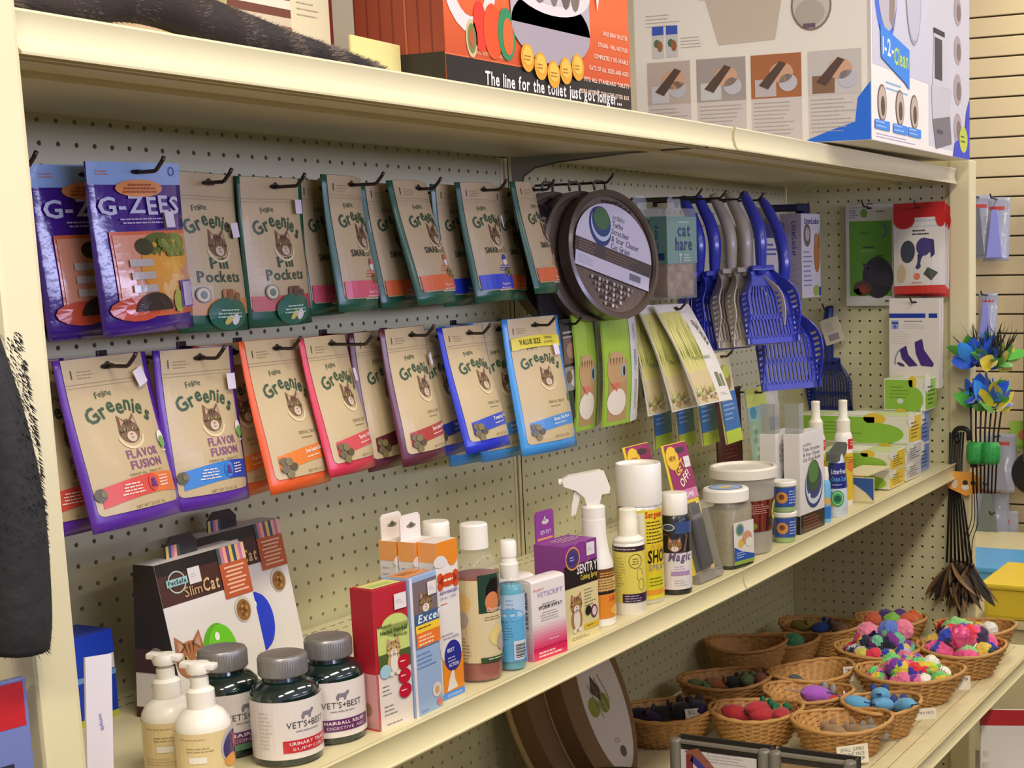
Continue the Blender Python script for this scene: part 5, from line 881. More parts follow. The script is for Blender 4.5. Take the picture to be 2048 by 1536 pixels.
card_pack('toy_packet', 'clear packet with a blue foot behind the clear hang tabs', 'packet', 66.2, -5.0, -16.4, 0, -.05, 3.9, 5.2, (46, 66, 150), lambda a, w, h: (a.rect(-w/2, -h*.55, w/2, -.05, (196, 190, 186)), a.ell(0, -h*.3, 1.2, .8, (214, 206, 196), 2)))
hook(59.4, -16.6, 'wire hook for the dark maroon packet', 5.2); hook(62.3, -16.8, 'wire hook for the pale green packet', 6.2)
# --- corner box and the goods on the end panel
o = thing('filter_box', 'tall white box with an orange cat photo, hanging in the right back corner', 'box', (76.4, -5.0, -2.2)); w, h, d = 4.4, 7.4, 2.0
part('box', box(-w/2, w/2, 0, d, -h, 0, .04), mat('box_white', (206, 198, 196), .5), o); part('clip', join(box(-.7, .7, .3, 1.2, 0, .9, .15), box(-2.4, -.5, .2, 3.2, .2, .8, .1)), mat('navy_clip', (26, 30, 66), .5), o, label='dark blue clip on top of the box')
a = Art(9); a.text('LitterLocker', .2, -.9, .5, (66, 66, 130), 2, bold=1, w=3.4); a.ell(-.9, -1.9, .8, 1.0, (110, 96, 88), 2); a.ell(-.9, -1.8, .5, .6, (176, 160, 150), 3); a.ell(1.3, -3.6, .7, 1.6, (176, 110, 56), 3); a.ell(1.2, -2.2, .45, .5, (186, 120, 66), 4); a.poly([(1.5, -3), (1.9, -1.4), (2.0, -3)], (150, 90, 46), 4); a.para(-1.8, -3.3, 2.0, 8, (140, 140, 180), .42, .12); a.ell(1.1, -6.8, .7, .5, (150, 170, 80), 2); a.rect(1.7, -7.3, 2.15, -6.5, (50, 70, 150), 3); a.build('printed_front', face_front(), o)
a = Art(9); a.rect(-d, -h, 0, 0, (170, 160, 170)); a.text('LitterLocker', -.9, -2.2, .5, (66, 66, 140), 2, bold=1, w=3, rot=-PI/2); a.para(-1.5, -4.2, 1.2, 14, (130, 126, 140), .2, .07); a.build('printed_side', face_left(-w/2, 0), o)
card_pack('litter_box_card', 'white folded carton standing flat behind the large blue scoop handle', 'box', 70.6, -3.2, -3.0, 0, 0, 6.5, 7.0, (206, 198, 192), lambda a, w, h: (a.rect(-w/2, -1.3, w/2, 0, (60, 60, 110)), a.para(-1.5, -1.8, 3.6, 3, (90, 100, 160), .4, .16), a.ell(-.2, -h*.62, .35, .5, (90, 66, 50), 2)), th=.6, hole=False)
def on_end(y): return -PI/2
def draw_green(a, w, h):
    L, R = -w/2, w/2; a.rect(L, -h, R, 0, (206, 206, 200)); a.rect(L+.35, -h+.9, R-.25, -1.5, (92, 158, 40), 2); a.para(L+.4, -.5, .9, 4, (120, 140, 150), .2, .1); a.ell(L+1.8, -.8, .35, .4, (110, 160, 60), 3); a.para(L+3.0, -.6, 1.2, 1, (90, 130, 60), .2, .12); a.ring(R-1.2, -2.4, .55, .7, .2, (60, 120, 160), 3, a0=-1.6, a1=1.6); a.para(L+1.4, -2.5, 1.5, 1, (70, 120, 40), .2, .16, 3); a.para(L+1.7, -3.8, 1.6, 1, (40, 70, 30), .3, .16, 3); a.para(L+1.5, -4.05, 2.0, 1, (120, 176, 80), .3, .3, 3); a.para(L+3.0, -4.6, 1.0, 1, (40, 70, 30), .3, .12, 3)
    a.ell(R-1.6, -h*.72, 1.5, 1.9, (48, 46, 58), 3, 20); a.poly([(L+1.6, -5.3), (L+2.6, -5.6), (L+1.9, -6.1)], (60, 58, 62), 4); a.poly([(R-2.6, -5.7), (R-.3, -6.3), (R-.3, -7.5), (R-2.4, -7.0)], (58, 54, 70), 4); a.ell(L+1.6, -h+1.6, .9, .7, (90, 60, 40), 4); a.ell(L+1.7, -h+1.5, .4, .4, (150, 50, 40), 5); a.ell(L+1.2, -h+1.3, .6, .3, (90, 130, 50), 4); a.para(R-.9, -h+.5, .6, 1, (40, 40, 40), .2, .14, 4)
card_pack('liner_card', 'white and bright green card with a dark litter box picture on the end panel', 'packet', 82.1, -8.5, -1.4, -PI/2, 0, 4.7, 9.2, (206, 206, 200), draw_green)
def draw_redp(a, w, h):
    L, R = -w/2, w/2; a.rect(L, -h, R, 0, (206, 198, 190)); a.rect(L, -1.3, R, 0, (176, 34, 38), 2); a.ell(L+1.0, -1.5, 1.0, .8, (176, 34, 38), 3); a.ell(R-.4, -1.3, .5, .9, (186, 40, 40), 3); a.rect(L+.1, -2.2, R, -1.4, (176, 184, 200), 1); a.rect(L, -h, R, -h+.7, (196, 50, 40), 2); a.para(L+1.8, -2.4, 1.8, 2, (60, 60, 70), .3, .14, 3); a.ell(L+1.4, -4.3, .7, 1.0, (56, 64, 74), 3); a.poly([(L+.8, -5.0), (L+2.4, -5.9), (R-.9, -4.6), (R-1.0, -3.3), (R-2.0, -3.1), (R-2.2, -4.5)], (50, 52, 96), 3); a.ell(R-1.9, -3.9, .7, .8, (66, 56, 110), 4); a.poly([(R-1.5, -5.7), (R-.6, -6.2), (R-1.2, -6.9), (R-1.9, -6.3)], (64, 66, 56), 3); a.ell(L+.8, -6.2, .45, .8, (190, 170, 130), 3); a.ell(L+2.3, -6.5, .3, .3, (214, 110, 90), 3); a.para(L+1.8, -7.0, 1.4, 1, (190, 130, 120), .2, .1, 3)
for k, lb in enumerate(('red and white packet with a litter box picture, front of its hook', 'red-edged packet right behind the front red one', 'red-edged packet nearest the end panel')):
    o = thing('liner_packet', lb, 'packet', (80.2+.75*k, -13.85, -1.45-.15*k), mtx=R3(-PI/2, -.05+.03*k, -.02*(1-k)), group='red and white liner packets')
    f, _ = pouch_fn(4.8, 8.0, .7); part('bag', pouch_body(4.8, 8.0, .7), mat('red_film', (176, 34, 38), .3, coat=.4, bump=.3, bscale=30), o, True); a = Art(.55); draw_redp(a, 4.8, 8.0); a.build('printed_front', f, o, PRINTG)
def draw_purp(a, w, h):
    L, R = -w/2, w/2; a.rect(L, -h, R, 0, (218, 208, 200)); a.rect(L, -1.75, R-1.3, -1.35, (36, 60, 150), 2); a.rect(R-1.0, -1.75, R-.2, -1.35, (36, 60, 150), 2); a.rect(L+.2, -2.75, L+.9, -1.95, (150, 166, 206), 2); a.rect(L+.25, -2.3, L+.85, -2.1, (60, 84, 150), 3); a.text('8', L+.55, -2.68, .3, (50, 80, 160), 3, bold=1, w=.3); a.para(L+1.4, -2.0, 2.6, 1, (140, 130, 140), .2, .1); a.para(L+1.3, -2.3, 2.2, 3, (190, 180, 176), .16, .05); a.para(L+.2, -3.0, 1.9, 6, (196, 186, 180), .2, .05)
    a.poly([(L+1.0, -4.6), (L+1.6, -4.2), (L+1.8, -5.0), (L+2.7, -6.0), (L+1.9, -6.1), (L+1.2, -5.4)], (66, 44, 110), 3); a.poly([(L+2.4, -3.9), (L+3.1, -3.6), (L+3.3, -4.6), (L+4.2, -5.8), (L+4.1, -6.1), (L+3.0, -6.0), (L+2.5, -4.9)], (70, 46, 120), 3); a.ring(L+1.6, -5.7, 1.1, 1.4, .12, (110, 140, 170), 3, a0=PI*.6, a1=PI*1.05); a.ell(L+1.1, -5.9, .4, .14, (76, 50, 110), 3, 10, -.4)
for k, lb in enumerate(('white card packet with purple curved shapes and a blue stripe, front of its hook', 'white card packet behind the purple-shape one')): card_pack('toy_card', lb, 'packet', 79.6+.8*k, -13.6, -9.85, -PI/2, -.02, 4.7, 8.0, (218, 208, 200), draw_purp, 'white packets with purple shapes', th=.3)
def endhook(y, z, label, L): o = hook(0, 0, label, L); o.location = (82.7*S, y*S, z*S); o.rotation_euler = (0, 0, -PI/2); return o
endhook(-8.3, -1.6, 'wire hook on the end panel through the green card', 1.6); endhook(-13.9, -1.9, 'wire hook on the end panel through the red packets', 3.4); endhook(-13.5, -10.2, 'wire hook on the end panel through the purple-shape packets', 3.6); endhook(-4.3, -10.9, 'wire hook on the end panel holding the navy scoop', 1.5)
o = scoop('navy slotted scoop with a tilted white tag on the end panel', 81.9, -4.4, -11.2, -PI/2, 0, NAVYP, .85, 4.2, .3, 0, tagit=True, grp=None)
# ================================================================== on the top shelf
o = thing('seat_box', 'orange carton with a wooden side and black foot, a grey cat on a white seat', 'box', (16.5, -15.9, 1.92)); w, d, h = 16.6, 4.9, 13
WOOD = mat('wood_print', (150, 66, 40), .45, var=.18, vscale=5, coat=.1)
part('box', box(-w/2, w/2, 0, d, 0, h, .05), mat('orange_card', (226, 104, 50), .4, coat=.15), o)
a = Art(9); a.rect(-d, 1.7, 0, h, (150, 66, 42))
for k in range(7): a.rect(-d+.7*k, 1.7, -d+.7*k+.08, h, (120, 48, 32), 2)
a.rect(-2.1, 1.7, -2.0, h, (190, 100, 66), 3); a.rect(-d, 0, 0, 1.7, (40, 34, 32), 3); a.ell(-3.6, 9.4, 1.0, .6, (206, 190, 160), 4); a.ell(-3.6, 9.4, .8, .45, (80, 120, 70), 5); a.build('printed_side', face_left(-w/2, 0), o)
a = Art(9); X = lambda x: x-16.5; Zz = lambda z: z-1.92
a.rect(-w/2, 1.7, w/2, 4.5, (206, 84, 44), 1, c2=(226, 104, 52)); a.rect(-w/2, 0, w/2, 1.6, (38, 34, 34), 2)
a.text('The line for the toilet just got longer...', .9, .55, .62, (236, 230, 224), 4, bold=1, w=12.6, shear=.05)
a.ring(X(10.2), Zz(7.5), 2.2, 2.9, .75, (226, 216, 210), 3); a.ell(X(10.2), Zz(4.4), .45, .85, (206, 190, 140), 4); a.ell(X(10.2), Zz(4.4), .33, .66, (120, 130, 70), 5); a.ell(X(10.2), Zz(4.4), .18, .4, (190, 90, 60), 6)
a.ell(X(10.9), Zz(5.0), .55, 1.15, (226, 60, 44), 4); a.ell(X(11.9), Zz(4.9), .75, 1.25, (230, 84, 40), 5); a.ell(X(13.0), Zz(4.9), .72, 1.2, (46, 140, 90), 6); a.ell(X(13.1), Zz(4.8), .45, .85, (222, 104, 50), 7)
a.ell(X(17), Zz(5.6), 3.6, 1.7, (170, 158, 166), 7, 32); a.rect(X(13.4), Zz(5.6), X(20.6), Zz(7.4), (186, 174, 180), 7); a.ell(X(17), Zz(7.6), 3.7, 1.35, (226, 216, 212), 8, 32); a.ell(X(17), Zz(7.7), 2.9, .95, (206, 196, 196), 9, 30)
for u, rx in ((15.9, .8), (17.2, .55), (18.3, .6), (19.2, .55)): a.ell(X(u), Zz(8.3), rx, 1.6, [(104, 92, 84), (128, 112, 104)][int(u*3) % 2], 10, 16)
a.ell(X(17), Zz(9.6), 2.4, 1.7, (116, 102, 94), 10); a.cat(X(17.2), Zz(12.2), 1.4, (112, 98, 92), 11); a.poly([(X(20.5), Zz(9)), (X(21.4), Zz(11)), (X(22.3), Zz(11)), (X(21.2), Zz(8.4))], (96, 170, 60), 8); a.poly([(X(21.2), Zz(8.4)), (X(22.3), Zz(11)), (X(22.7), Zz(11)), (X(21.4), Zz(7))], (226, 216, 210), 8)
for k in range(5): u, v = X(14.6+1.15*k), Zz(4.0-.28*(k if k < 3 else 4-k)); a.ell(u, v, .58, .66, (226, 160, 50), 11); a.ell(u, v+.1, .42, .45, (240, 190, 80), 12); a.para(u-.3, v+.1, .6, 2, (170, 110, 40), .16, .06, 13, k)
for k, t in enumerate(('SAVES $1000+ ON LITTER', 'STRONG - WILL NOT FLEX', 'COMPLETELY RE-USABLE', 'CATS OF ALL SIZES AND AGES', 'FITS ALL STANDARD TOILETS', 'MORE HYGIENIC THAN THE LITTER BOX')): a.text(t, w/2-.25, Zz(5.9)-.62*k, .22, (244, 214, 190), 4, bold=1, al='r', w=2.6+.5*k)
a.text('WEE GOES HERE TO BE A SEED', X(11.9), Zz(3.75), .16, (240, 200, 160), 4, w=2.8); a.build('printed_front', face_front(), o, PRINTG)
o = thing('litter_box_carton', 'big white carton with litter box pictures and bright blue corners, overhanging the top shelf', 'box', (51.7, -19.9, 2.06), rot=(.0, 0, .058)); w, d, h = 29.3, 18.0, 15
part('box', box(0, w, 0, d, 0, h, .08), mat('white_carton', (240, 234, 224), .45, coat=.1, var=.015), o, label='grey board underside')
BLUC = (36, 112, 226)
a = Art(9); U = lambda y: -(y+19.9); V = lambda z: z-2.06
a.poly([(-.05, .05), (-.05, 4.0), (-1.0, 2.9), (-1.2, 1.3), (-3.0, .8), (-5.2, .05)], BLUC, 2); a.rect(-.25, 0, .0, h, (206, 200, 196), 1)
def yz(y): return y+19.9
def pic(y0, z0, y1, z1, base): a.rect(-yz(y0), V(z0), -yz(y1), V(z1), base, 2)
# four picture panels along the bottom
for y0, y1, c, c2 in ((-2.9, -6.3, (196, 180, 170), (206, 206, 214)), (-6.8, -10.6, (170, 160, 156), (206, 206, 206)), (-11.0, -14.8, (176, 110, 70), (196, 186, 190)), (-15.3, -19.2, (206, 200, 196), (140, 104, 80))):
    zt = 7.6+.12*(-y0-3); a.rect(-yz(y0)*1.0, V(2.2), -yz(y1), V(5.9), (214, 206, 202), 1); a.rect(-yz(y0), V(5.3), -yz(y1), V(8.3), c, 2); a.rect(-yz(y0)+.3, V(5.4), -yz((y0+y1)/2), V(6.6), c2, 3); a.ell(-yz((y0+y1)/2)+.4, V(7.0), .9, .7, (214, 170, 140), 4); a.poly([(-yz(y0)+.6, V(6.2)), (-yz(y0)+2.2, V(7.8)), (-yz(y0)+2.7, V(7.6)), (-yz(y0)+1.3, V(5.9))], (90, 70, 62), 5); a.ell(-yz(y1)-1.0, V(6.3), .7, .6, (196, 196, 206), 4)
    a.para(-yz(y0)+.2, V(5.0), -yz(y1)+yz(y0)-.5, 9, (176, 168, 162), .27, .06, 3, seed=int(-y0*3))
# the tray picture above, the round inset, small bags and text
a.poly([(-yz(-7.5), V(12.9)), (-yz(-13.6), V(12.9)), (-yz(-12.9), V(9.3)), (-yz(-8.6), V(9.2))], (206, 192, 176), 3); a.rect(-yz(-7.2), V(12.4), -yz(-13.9), V(13.2), (214, 206, 198), 4); a.rect(-yz(-8.6), V(13.2), -yz(-12.6), V(15.5), (196, 190, 186), 3); a.rect(-yz(-9.0), V(12.9), -yz(-11.2), V(14.6), (56, 52, 56), 5); a.ell(-yz(-15.6), V(11.4), 1.5, 1.7, (140, 124, 110), 3, 24); a.ell(-yz(-15.6), V(11.4), 1.36, 1.55, (206, 200, 190), 4, 24); a.ell(-yz(-15.5), V(10.9), 1.1, .9, (186, 176, 164), 5); a.rect(-yz(-15.0), V(9.9), -yz(-15.9), V(10.2), (110, 90, 110), 6); a.ell(-yz(-15.4), V(12.5), .9, .3, (226, 170, 130), 5)
for y in (-3.4, -4.5): a.rect(-yz(y), V(8.6), -yz(y-.9), V(10.6), (206, 206, 206), 3); a.rect(-yz(y), V(10.2), -yz(y-.9), V(10.8), (60, 90, 190), 4); a.ell(-yz(y-.35), V(9.6), .25, .3, (90, 110, 90), 4, 8); a.ell(-yz(y-.6), V(9.4), .22, .4, (160, 100, 60), 5, 8)
a.para(-yz(-5.6), V(9.9), 2.3, 4, (170, 162, 156), .22, .05); a.para(-yz(-2.9), V(11.6), 2.8, 4, (170, 162, 156), .25, .05); a.para(-yz(-2.9), V(14.0), 3.6, 4, (176, 168, 160), .25, .05); a.para(-yz(-17.4), V(13.0), 2.2, 6, (180, 172, 164), .25, .05)
a.V = [(u, v, L) for u, v, L in a.V]
a.build('printed_side', lambda u, v, q: (-q, -u, v), o)
b = Art(9); b.rect(.3, 5.2, 15.5, 15, (206, 204, 214), 1, c2=(214, 212, 220)); b.rect(15.5, .5, w, 15, (210, 206, 210), 1)
b.ell(3.6, 11.2, 3.0, 4.2, (60, 110, 214), 2, 26); b.ell(4.0, 11.6, 2.6, 3.8, (190, 184, 190), 3, 26); b.poly([(4.4, 8.6), (5.6, 8.0), (6.6, 15), (5.0, 15)], (150, 130, 120), 4); b.ell(11, 11.4, 2.2, 3.8, (160, 158, 166), 4, 22); b.ell(11, 11.4, 2.0, 3.5, (196, 196, 206), 5, 22); b.ell(12.6, 14, .8, .9, (190, 206, 70), 6)
b.poly([(2.0, 8.1), (9.6, 7.1), (9.6, 4.2), (8.4, 4.6), (2.2, 5.8)], (50, 136, 226), 7); b.text('1-2-', 3.9, 6.1, 1.2, (236, 236, 240), 8, bold=1, w=2.8); b.text('Clean', 7.3, 5.7, 1.2, (196, 222, 80), 8, bold=1, w=3.8); b.para(3.5, 4.3, 6, 2, (150, 190, 230), .4, .12)
for u in (1.6, 6.2, 10.2): b.ell(u+.9, 2.7, 1.15, 1.3, (120, 100, 90), 3, 20); b.ell(u+.9, 2.7, 1.0, 1.15, (196, 176, 156), 4, 20); b.ell(u+1.0, 2.5, .5, .7, (90, 66, 56), 5, 12); b.rect(u-1.0, .85, u+2.7, 1.5, (60, 140, 226), 6); b.para(u-.8, 1.4, 3.2, 2, (190, 216, 240), .3, .08, 7)
b.para(1, .55, 12, 2, (160, 150, 196), .2, .05); b.poly([(16.5, 2.6), (22.2, 3.2), (22.8, 1.0), (17.6, .35)], (120, 114, 120), 4); b.poly([(16.2, 5.2), (22.8, 5.4), (22.2, 3.2), (16.5, 2.6)], (200, 196, 200), 4); b.poly([(16.6, 5.2), (22.0, 5.4), (21.4, 9.6), (17.0, 9.4)], (206, 204, 208), 4); b.rect(17.2, 5.8, 19.6, 9.0, (66, 60, 66), 5); b.rect(17.9, 1.6, 19.8, 1.9, (80, 76, 84), 5); b.rect(16.9, 9.3, 20.4, 9.7, (44, 40, 46), 6)
for v, r in ((2.4, 1.3), (5.6, 1.3), (8.8, 1.2), (12, 1.2)): b.ell(25, v, r*1.1, r, (176, 160, 160), 3, 16); b.ell(25.3, v-.1, r*.6, r*.6, (130, 110, 106), 4, 12)
b.poly([(w-.05, .05), (w-.05, 5.2), (w-1.3, 4.0), (w-2.0, 2.0), (w-5.4, 1.2), (w-6, .05)], (50, 66, 196), 5); b.ell(w-2.4, 1.6, 1.5, 1.1, (196, 206, 80), 6); b.para(w-3.4, 1.9, 1.8, 2, (90, 110, 50), .4, .14, 7)
b.build('printed_front', lambda u, v, q: (u, -q, v), o)
o = carton('cream carton with a brown striped rope picture, behind the fur on the top shelf', 3.2, -11.2, 0, 6.2, 4, 12, (218, 206, 166), z=2.0)
a = Art(9)
for k in range(18): a.rect(-3.1+1.0*0, .3+.36*k, .6, .3+.36*k+.36, [(226, 216, 190), (140, 84, 50), (206, 190, 160), (110, 62, 38)][k % 4], 2)
a.para(1.0, 3.6, 1.6, 3, (176, 160, 130), .25, .05); a.para(.9, 1.2, 1.6, 3, (176, 160, 130), .2, .05); a.ring(2.4, 1.3, .35, .4, .06, (120, 110, 96), 2); a.rect(-3.1, 4.4, 3.1, 12, (206, 190, 150), 1); a.build('printed_front', face_front(), o)
o = carton('dark red carton just left of the orange box', 7.2, -9.8, 0, 2.0, 3, 12, (130, 46, 38), z=2.0)
o = thing('paper_sheet', 'pale yellow folded sheet lying against the orange box', 'paper', (6.0, -13.9, 2.0), rot=(0, 0, .1)); part('sheet', box(-1.9, 1.9, 0, .12, 0, 2.0, .03), mat('yellow_paper', (226, 214, 140), .6), o)
o = thing('cream_bag', 'cream bag with pale pink print at the left end of the top shelf', 'bag', (-6.5, -9.5, 2.0)); f, _ = pouch_fn(11, 10, 3.0); g = pouch_body(11, 10, 3.0); part('bag', ([(p[0], p[1], p[2]+10) for p in g[0]], g[1]), mat('cream_film', (206, 190, 130), .35, coat=.2, bump=.3, bscale=12), o, True); a = Art(.8); a.ell(1.5, -6.5, 3.0, 2.2, (226, 206, 196), 2); a.ell(2.0, -7.6, 2.2, 1.2, (214, 186, 150), 3); a.rect(-4.8, -9, -2.4, -6, (150, 120, 70), 2); a.build('printed_front', lambda u, v, q: tuple(np.array(f(u, v, q))+np.array((0, 0, 10))), o)
# dark tabby fur along the front edge
o = thing('fur_plush', 'long dark brown tabby fur lying along the front of the top shelf', 'fur', (0, 0, 0))
P = curve_pts([(-14.0, -15.2, 2.7), (-12.6, -15.3, 3.0), (-11.2, -15.4, 3.1), (-9.4, -15.4, 3.55), (-7.6, -15.5, 3.55), (-5.6, -15.6, 3.2), (-3.6, -15.7, 2.95), (-1.6, -15.8, 2.75), (.4, -15.9, 2.6), (2.2, -16.0, 2.42), (3.6, -16.05, 2.3)], 6); n = len(P)
rad = [max(.1, min(.35+.5*sm(0, .3, i/n), .85-.62*sm(.4, 1, i/n))*(1 if i < n-3 else .6)) for i in range(n)]
part('core', tube(P, rad, 12), mat('fur_dark', (52, 42, 38), .9, var=.4, vscale=30), o, True)
rn = random.Random(4); V, Fc, Cc = [], [], []
for k in range(9000):
    i = rn.randrange(n-1); t = rn.random(); p = Vector(P[i])*(1-t)+Vector(P[i+1])*t; r = rad[i]; an = rn.uniform(0, 2*PI); nrm = Vector((0, math.cos(an), math.sin(an))); b0 = p+nrm*r*.9; L = rn.uniform(.12, .32); tip = b0+(nrm*.6+Vector((.9, 0, 0))).normalized()*L; sd = Vector((.0, -math.sin(an), math.cos(an)))*.016
    j = len(V); V += [tuple(b0-sd), tuple(b0+sd), tuple(tip)]; Fc.append((j, j+1, j+2)); st = math.sin(p.x*2.6+math.sin(an)*.8); Cc.append(lin([(34, 28, 26), (112, 96, 82)][st > .25] if rn.random() < .8 else (70, 58, 50)))
part('fur', (V, Fc), vmat('fur_strands', .7, sheen=.3), o, cols=Cc, kind='stuff')
# ================================================================== wicker baskets and toys on the lower shelf
WICK = mat('wicker', (206, 154, 92), .55, var=.3, vscale=70, bump=.4, bscale=90); WICKD = mat('wicker_rim', (192, 142, 82), .5, var=.2, vscale=50)
def basket(label, x, y, L, W, rz, h=2.4, sag=.35):
    o = thing('wicker_basket', label, 'basket', (x, y, ZL+.01), rot=(0, 0, rz), group='oval wicker baskets on the lower shelf'); a, b = L/2, W/2; n, m = 96, 13; V, Fc = [], []
    rimz = lambda t: h+sag*(abs(math.cos(t))**2-.4)
    for side in (0, 1):
        for j in range(m+1):
            q = j/m; s = .62+.38*q**.8
            for i in range(n):
                t = 2*PI*i/n; wv = .07*math.sin(i*PI/3)*(1 if j % 2 else -1); k = s+wv-(.035 if side else 0)
                V.append((a*k*math.cos(t), b*k*math.sin(t), (.05 if side else 0)+q*rimz(t)))
    N = (m+1)*n
    for j in range(m):
        for i in range(n):
            i2 = (i+1) % n; Fc += [(j*n+i, j*n+i2, (j+1)*n+i2, (j+1)*n+i), (N+j*n+i, N+(j+1)*n+i, N+(j+1)*n+i2, N+j*n+i2)]
    Fc += [tuple(range(n-1, -1, -1)), tuple(range(N, N+n))]
    part('woven_shell', (V, Fc), WICK, o, True)
    ring = [(a*1.0*math.cos(2*PI*i/64), b*1.0*math.sin(2*PI*i/64), rimz(2*PI*i/64)+.05) for i in range(64)]
    part('rim', tube(ring, [.16+.03*math.sin(i*1.6) for i in range(64)], 8, closed=True), WICKD, o, True); return o
FELT = vmat('dyed_felt', .85, bump=.5, bscale=90, sheen=.3)
def pompom(label, x, y, z, r, pal, group, seed, spark=0, sub=3):
    rn = random.Random(seed); g = ball(r, sub, .10, seed=seed); ax = [(Vector((rn.gauss(0, 1), rn.gauss(0, 1), rn.gauss(0, 1))).normalized(), lin(pal[rn.randrange(len(pal))])) for _ in range(6)]
    C_ = [max(ax, key=lambda q: q[0].dot(Vector(g[0][f[0]])))[1] for f in g[1]]
    o = part('pompom_ball', g, FELT if not spark else vmat('tinsel', .25, metal=.35, coat=.4), None, False, cols=C_); o.location = (x*S, y*S, z*S); return tag(o, label, 'cat toy', group)
def mouse(label, x, y, z, c, rz, group, L=2.6, c2=None, rx=0, name='toy_mouse', tail=True):
    m = mat('felt_%d_%d_%d' % c, c, .9, bump=.5, bscale=80, sheen=.2); m2 = mat('felt_%d_%d_%d' % c2, c2, .9) if c2 else m
    o = thing(name, label, 'cat toy', (x, y, z), rot=(rx, 0, rz), group=group)
    prof = [(0, -L/2), (.32*L*.5, -L*.42), (.5*L*.5, -L*.2), (.5*L*.5, 0), (.36*L*.5, L*.25), (.16*L*.5, L*.42), (0, L/2)]
    part('body', xf(lathe(prof, 16, 1, .8), rot=(PI/2, 0, 0)), m, o, True)
    for sg in (-1, 1): part('ear', xf(ball(.24*L*.5, 1), loc=(sg*.28*L*.5, -L*.2, .36*L*.5), sc=(1, .4, 1.1)), m2, o, True)
    if tail: part('tail', tube([(0, L*.48, 0), (.15*L, L*.7, .05), (.05*L, L*.95, .1)], .05, 5), m2, o, True)
    return o
def sign(x, y, z, w, h, rz, tilt, label, lines, lh=.34):
    o = thing('price_card', label, 'card', (x, y, z), rot=(tilt, 0, rz)); part('card', box(-w/2, w/2, 0, .03, 0, h), mat('paper_card', (226, 216, 196), .7), o); a = Art(9)
    for k, t in enumerate(lines): a.text(t, 0, h-.42-lh*1.35*k, lh, (110, 104, 110), 1, w=w*.75)
    a.build('handwriting', face_front(), o); return o
NEON = [(196, 224, 60), (110, 206, 110), (226, 50, 60), (120, 50, 160), (60, 60, 190), (230, 200, 60), (226, 110, 150), (240, 236, 226)]
BRIGHT = [(226, 44, 60), (240, 90, 150), (44, 76, 214), (60, 44, 80), (140, 206, 130), (226, 190, 80), (30, 60, 50)]
SPARK = [(120, 40, 140), (40, 60, 180), (226, 50, 80), (206, 196, 80), (30, 30, 60), (110, 190, 150), (190, 190, 210)]
vdir = lambda dx, dy: math.atan2(dy, dx)
B = [  # name, x, y, L, W, long axis
 ('b1', 48.9, -18.2, 7.3, 5.8, vdir(3.4, -6.3), 'front wicker basket of twine mice with a hand-written card'), ('b2', 53.9, -19.4, 6.0, 5.4, vdir(3, -4.6), 'wicker basket of light blue plush toys beside the twine mice'),
 ('b3', 62.6, -18.7, 8.8, 6.4, vdir(3, -8), 'wicker basket heaped with neon pompom balls at the shelf front'), ('b4', 71.2, -20.4, 7.6, 6.6, vdir(3, -6), 'wicker basket of big red, pink and blue balls at the right front'),
 ('b5', 68.6, -13.9, 7.6, 6.6, vdir(3, -6), 'wicker basket of sparkling purple and red balls behind the neon ones'), ('b6', 78.2, -19.6, 7.2, 6.2, vdir(2, -7), 'wicker basket at the far right corner by the end post'),
 ('b7', 60.0, -11.2, 7.4, 5.8, vdir(6, -4), 'nearly empty wicker basket with one grey ball and a white tag'), ('b8', 54.6, -13.2, 7.0, 5.4, vdir(1, -6), 'wicker basket with purple and red cloth mice'),
 ('b9', 49.0, -11.3, 7.0, 5.6, vdir(2, -6), 'wicker basket of red and green felt toys'), ('b10', 46.6, -5.0, 7.6, 6.0, vdir(5, -6), 'dark wicker basket of black and purple plush at the shelf back'),
 ('b11', 55.6, -5.6, 7.6, 6.0, vdir(5, -6), 'wicker basket of green and orange frogs against the back panel'), ('b12', 62.6, -4.2, 6.8, 5.6, vdir(2, -6), 'shaded deep wicker basket with a yellow ball at the back'),
 ('b13', 74.0, -6.4, 7.8, 6.0, vdir(.2, -8), 'shaded wicker basket of blue and yellow plush near the back corner'), ('b14', 78.2, -11.6, 6.6, 5.6, vdir(1, -6), 'wicker basket of orange, green and purple balls by the end panel'), ('b15', 68.4, -5.6, 5.4, 4.8, vdir(1.6, -4.4), 'shaded wicker basket with one green ball near the back')]
BK = {b[0]: basket(b[6], *b[1:6], h=3.4 if b[0] == 'b12' else 2.4) for b in B}
POS = {b[0]: b for b in B}
def heap(key, n, r, label, pal, group, spark=0, z0=1.6, seed=0, spread=.62):
    _, x, y, L, W, rz, _l = POS[key]; rn = random.Random(seed); k = 0
    for layer, (cnt, zz, sp) in enumerate(((int(n*.6), z0, spread), (n-int(n*.6), z0+r*1.25, spread*.62))):
        for i in range(cnt):
            t = 2*PI*i/cnt+rn.uniform(-.2, .2)+layer; q = sp*(1 if i % 3 else .45); px_, py_ = L/2*q*math.cos(t), W/2*q*math.sin(t)
            pompom(label, x+px_*math.cos(rz)-py_*math.sin(rz), y+px_*math.sin(rz)+py_*math.cos(rz), ZL+zz+rn.uniform(-.15, .15), r*rn.uniform(.85, 1.12), pal, group, seed*100+k, spark and k % 3 == 0); k += 1
heap('b3', 40, .72, 'neon pompom ball heaped in the front basket of bright balls', NEON, 'neon pompoms in the front basket', seed=1, z0=2.0)
heap('b4', 22, 1.0, 'big red, pink or blue ball heaped in the right front basket', BRIGHT, 'big balls in the right front basket', 1, seed=2, z0=2.2)
heap('b5', 30, .8, 'sparkling purple or red ball heaped in the basket behind the neon pompoms', SPARK, 'sparkling balls in the basket behind', 1, seed=3, z0=2.1)
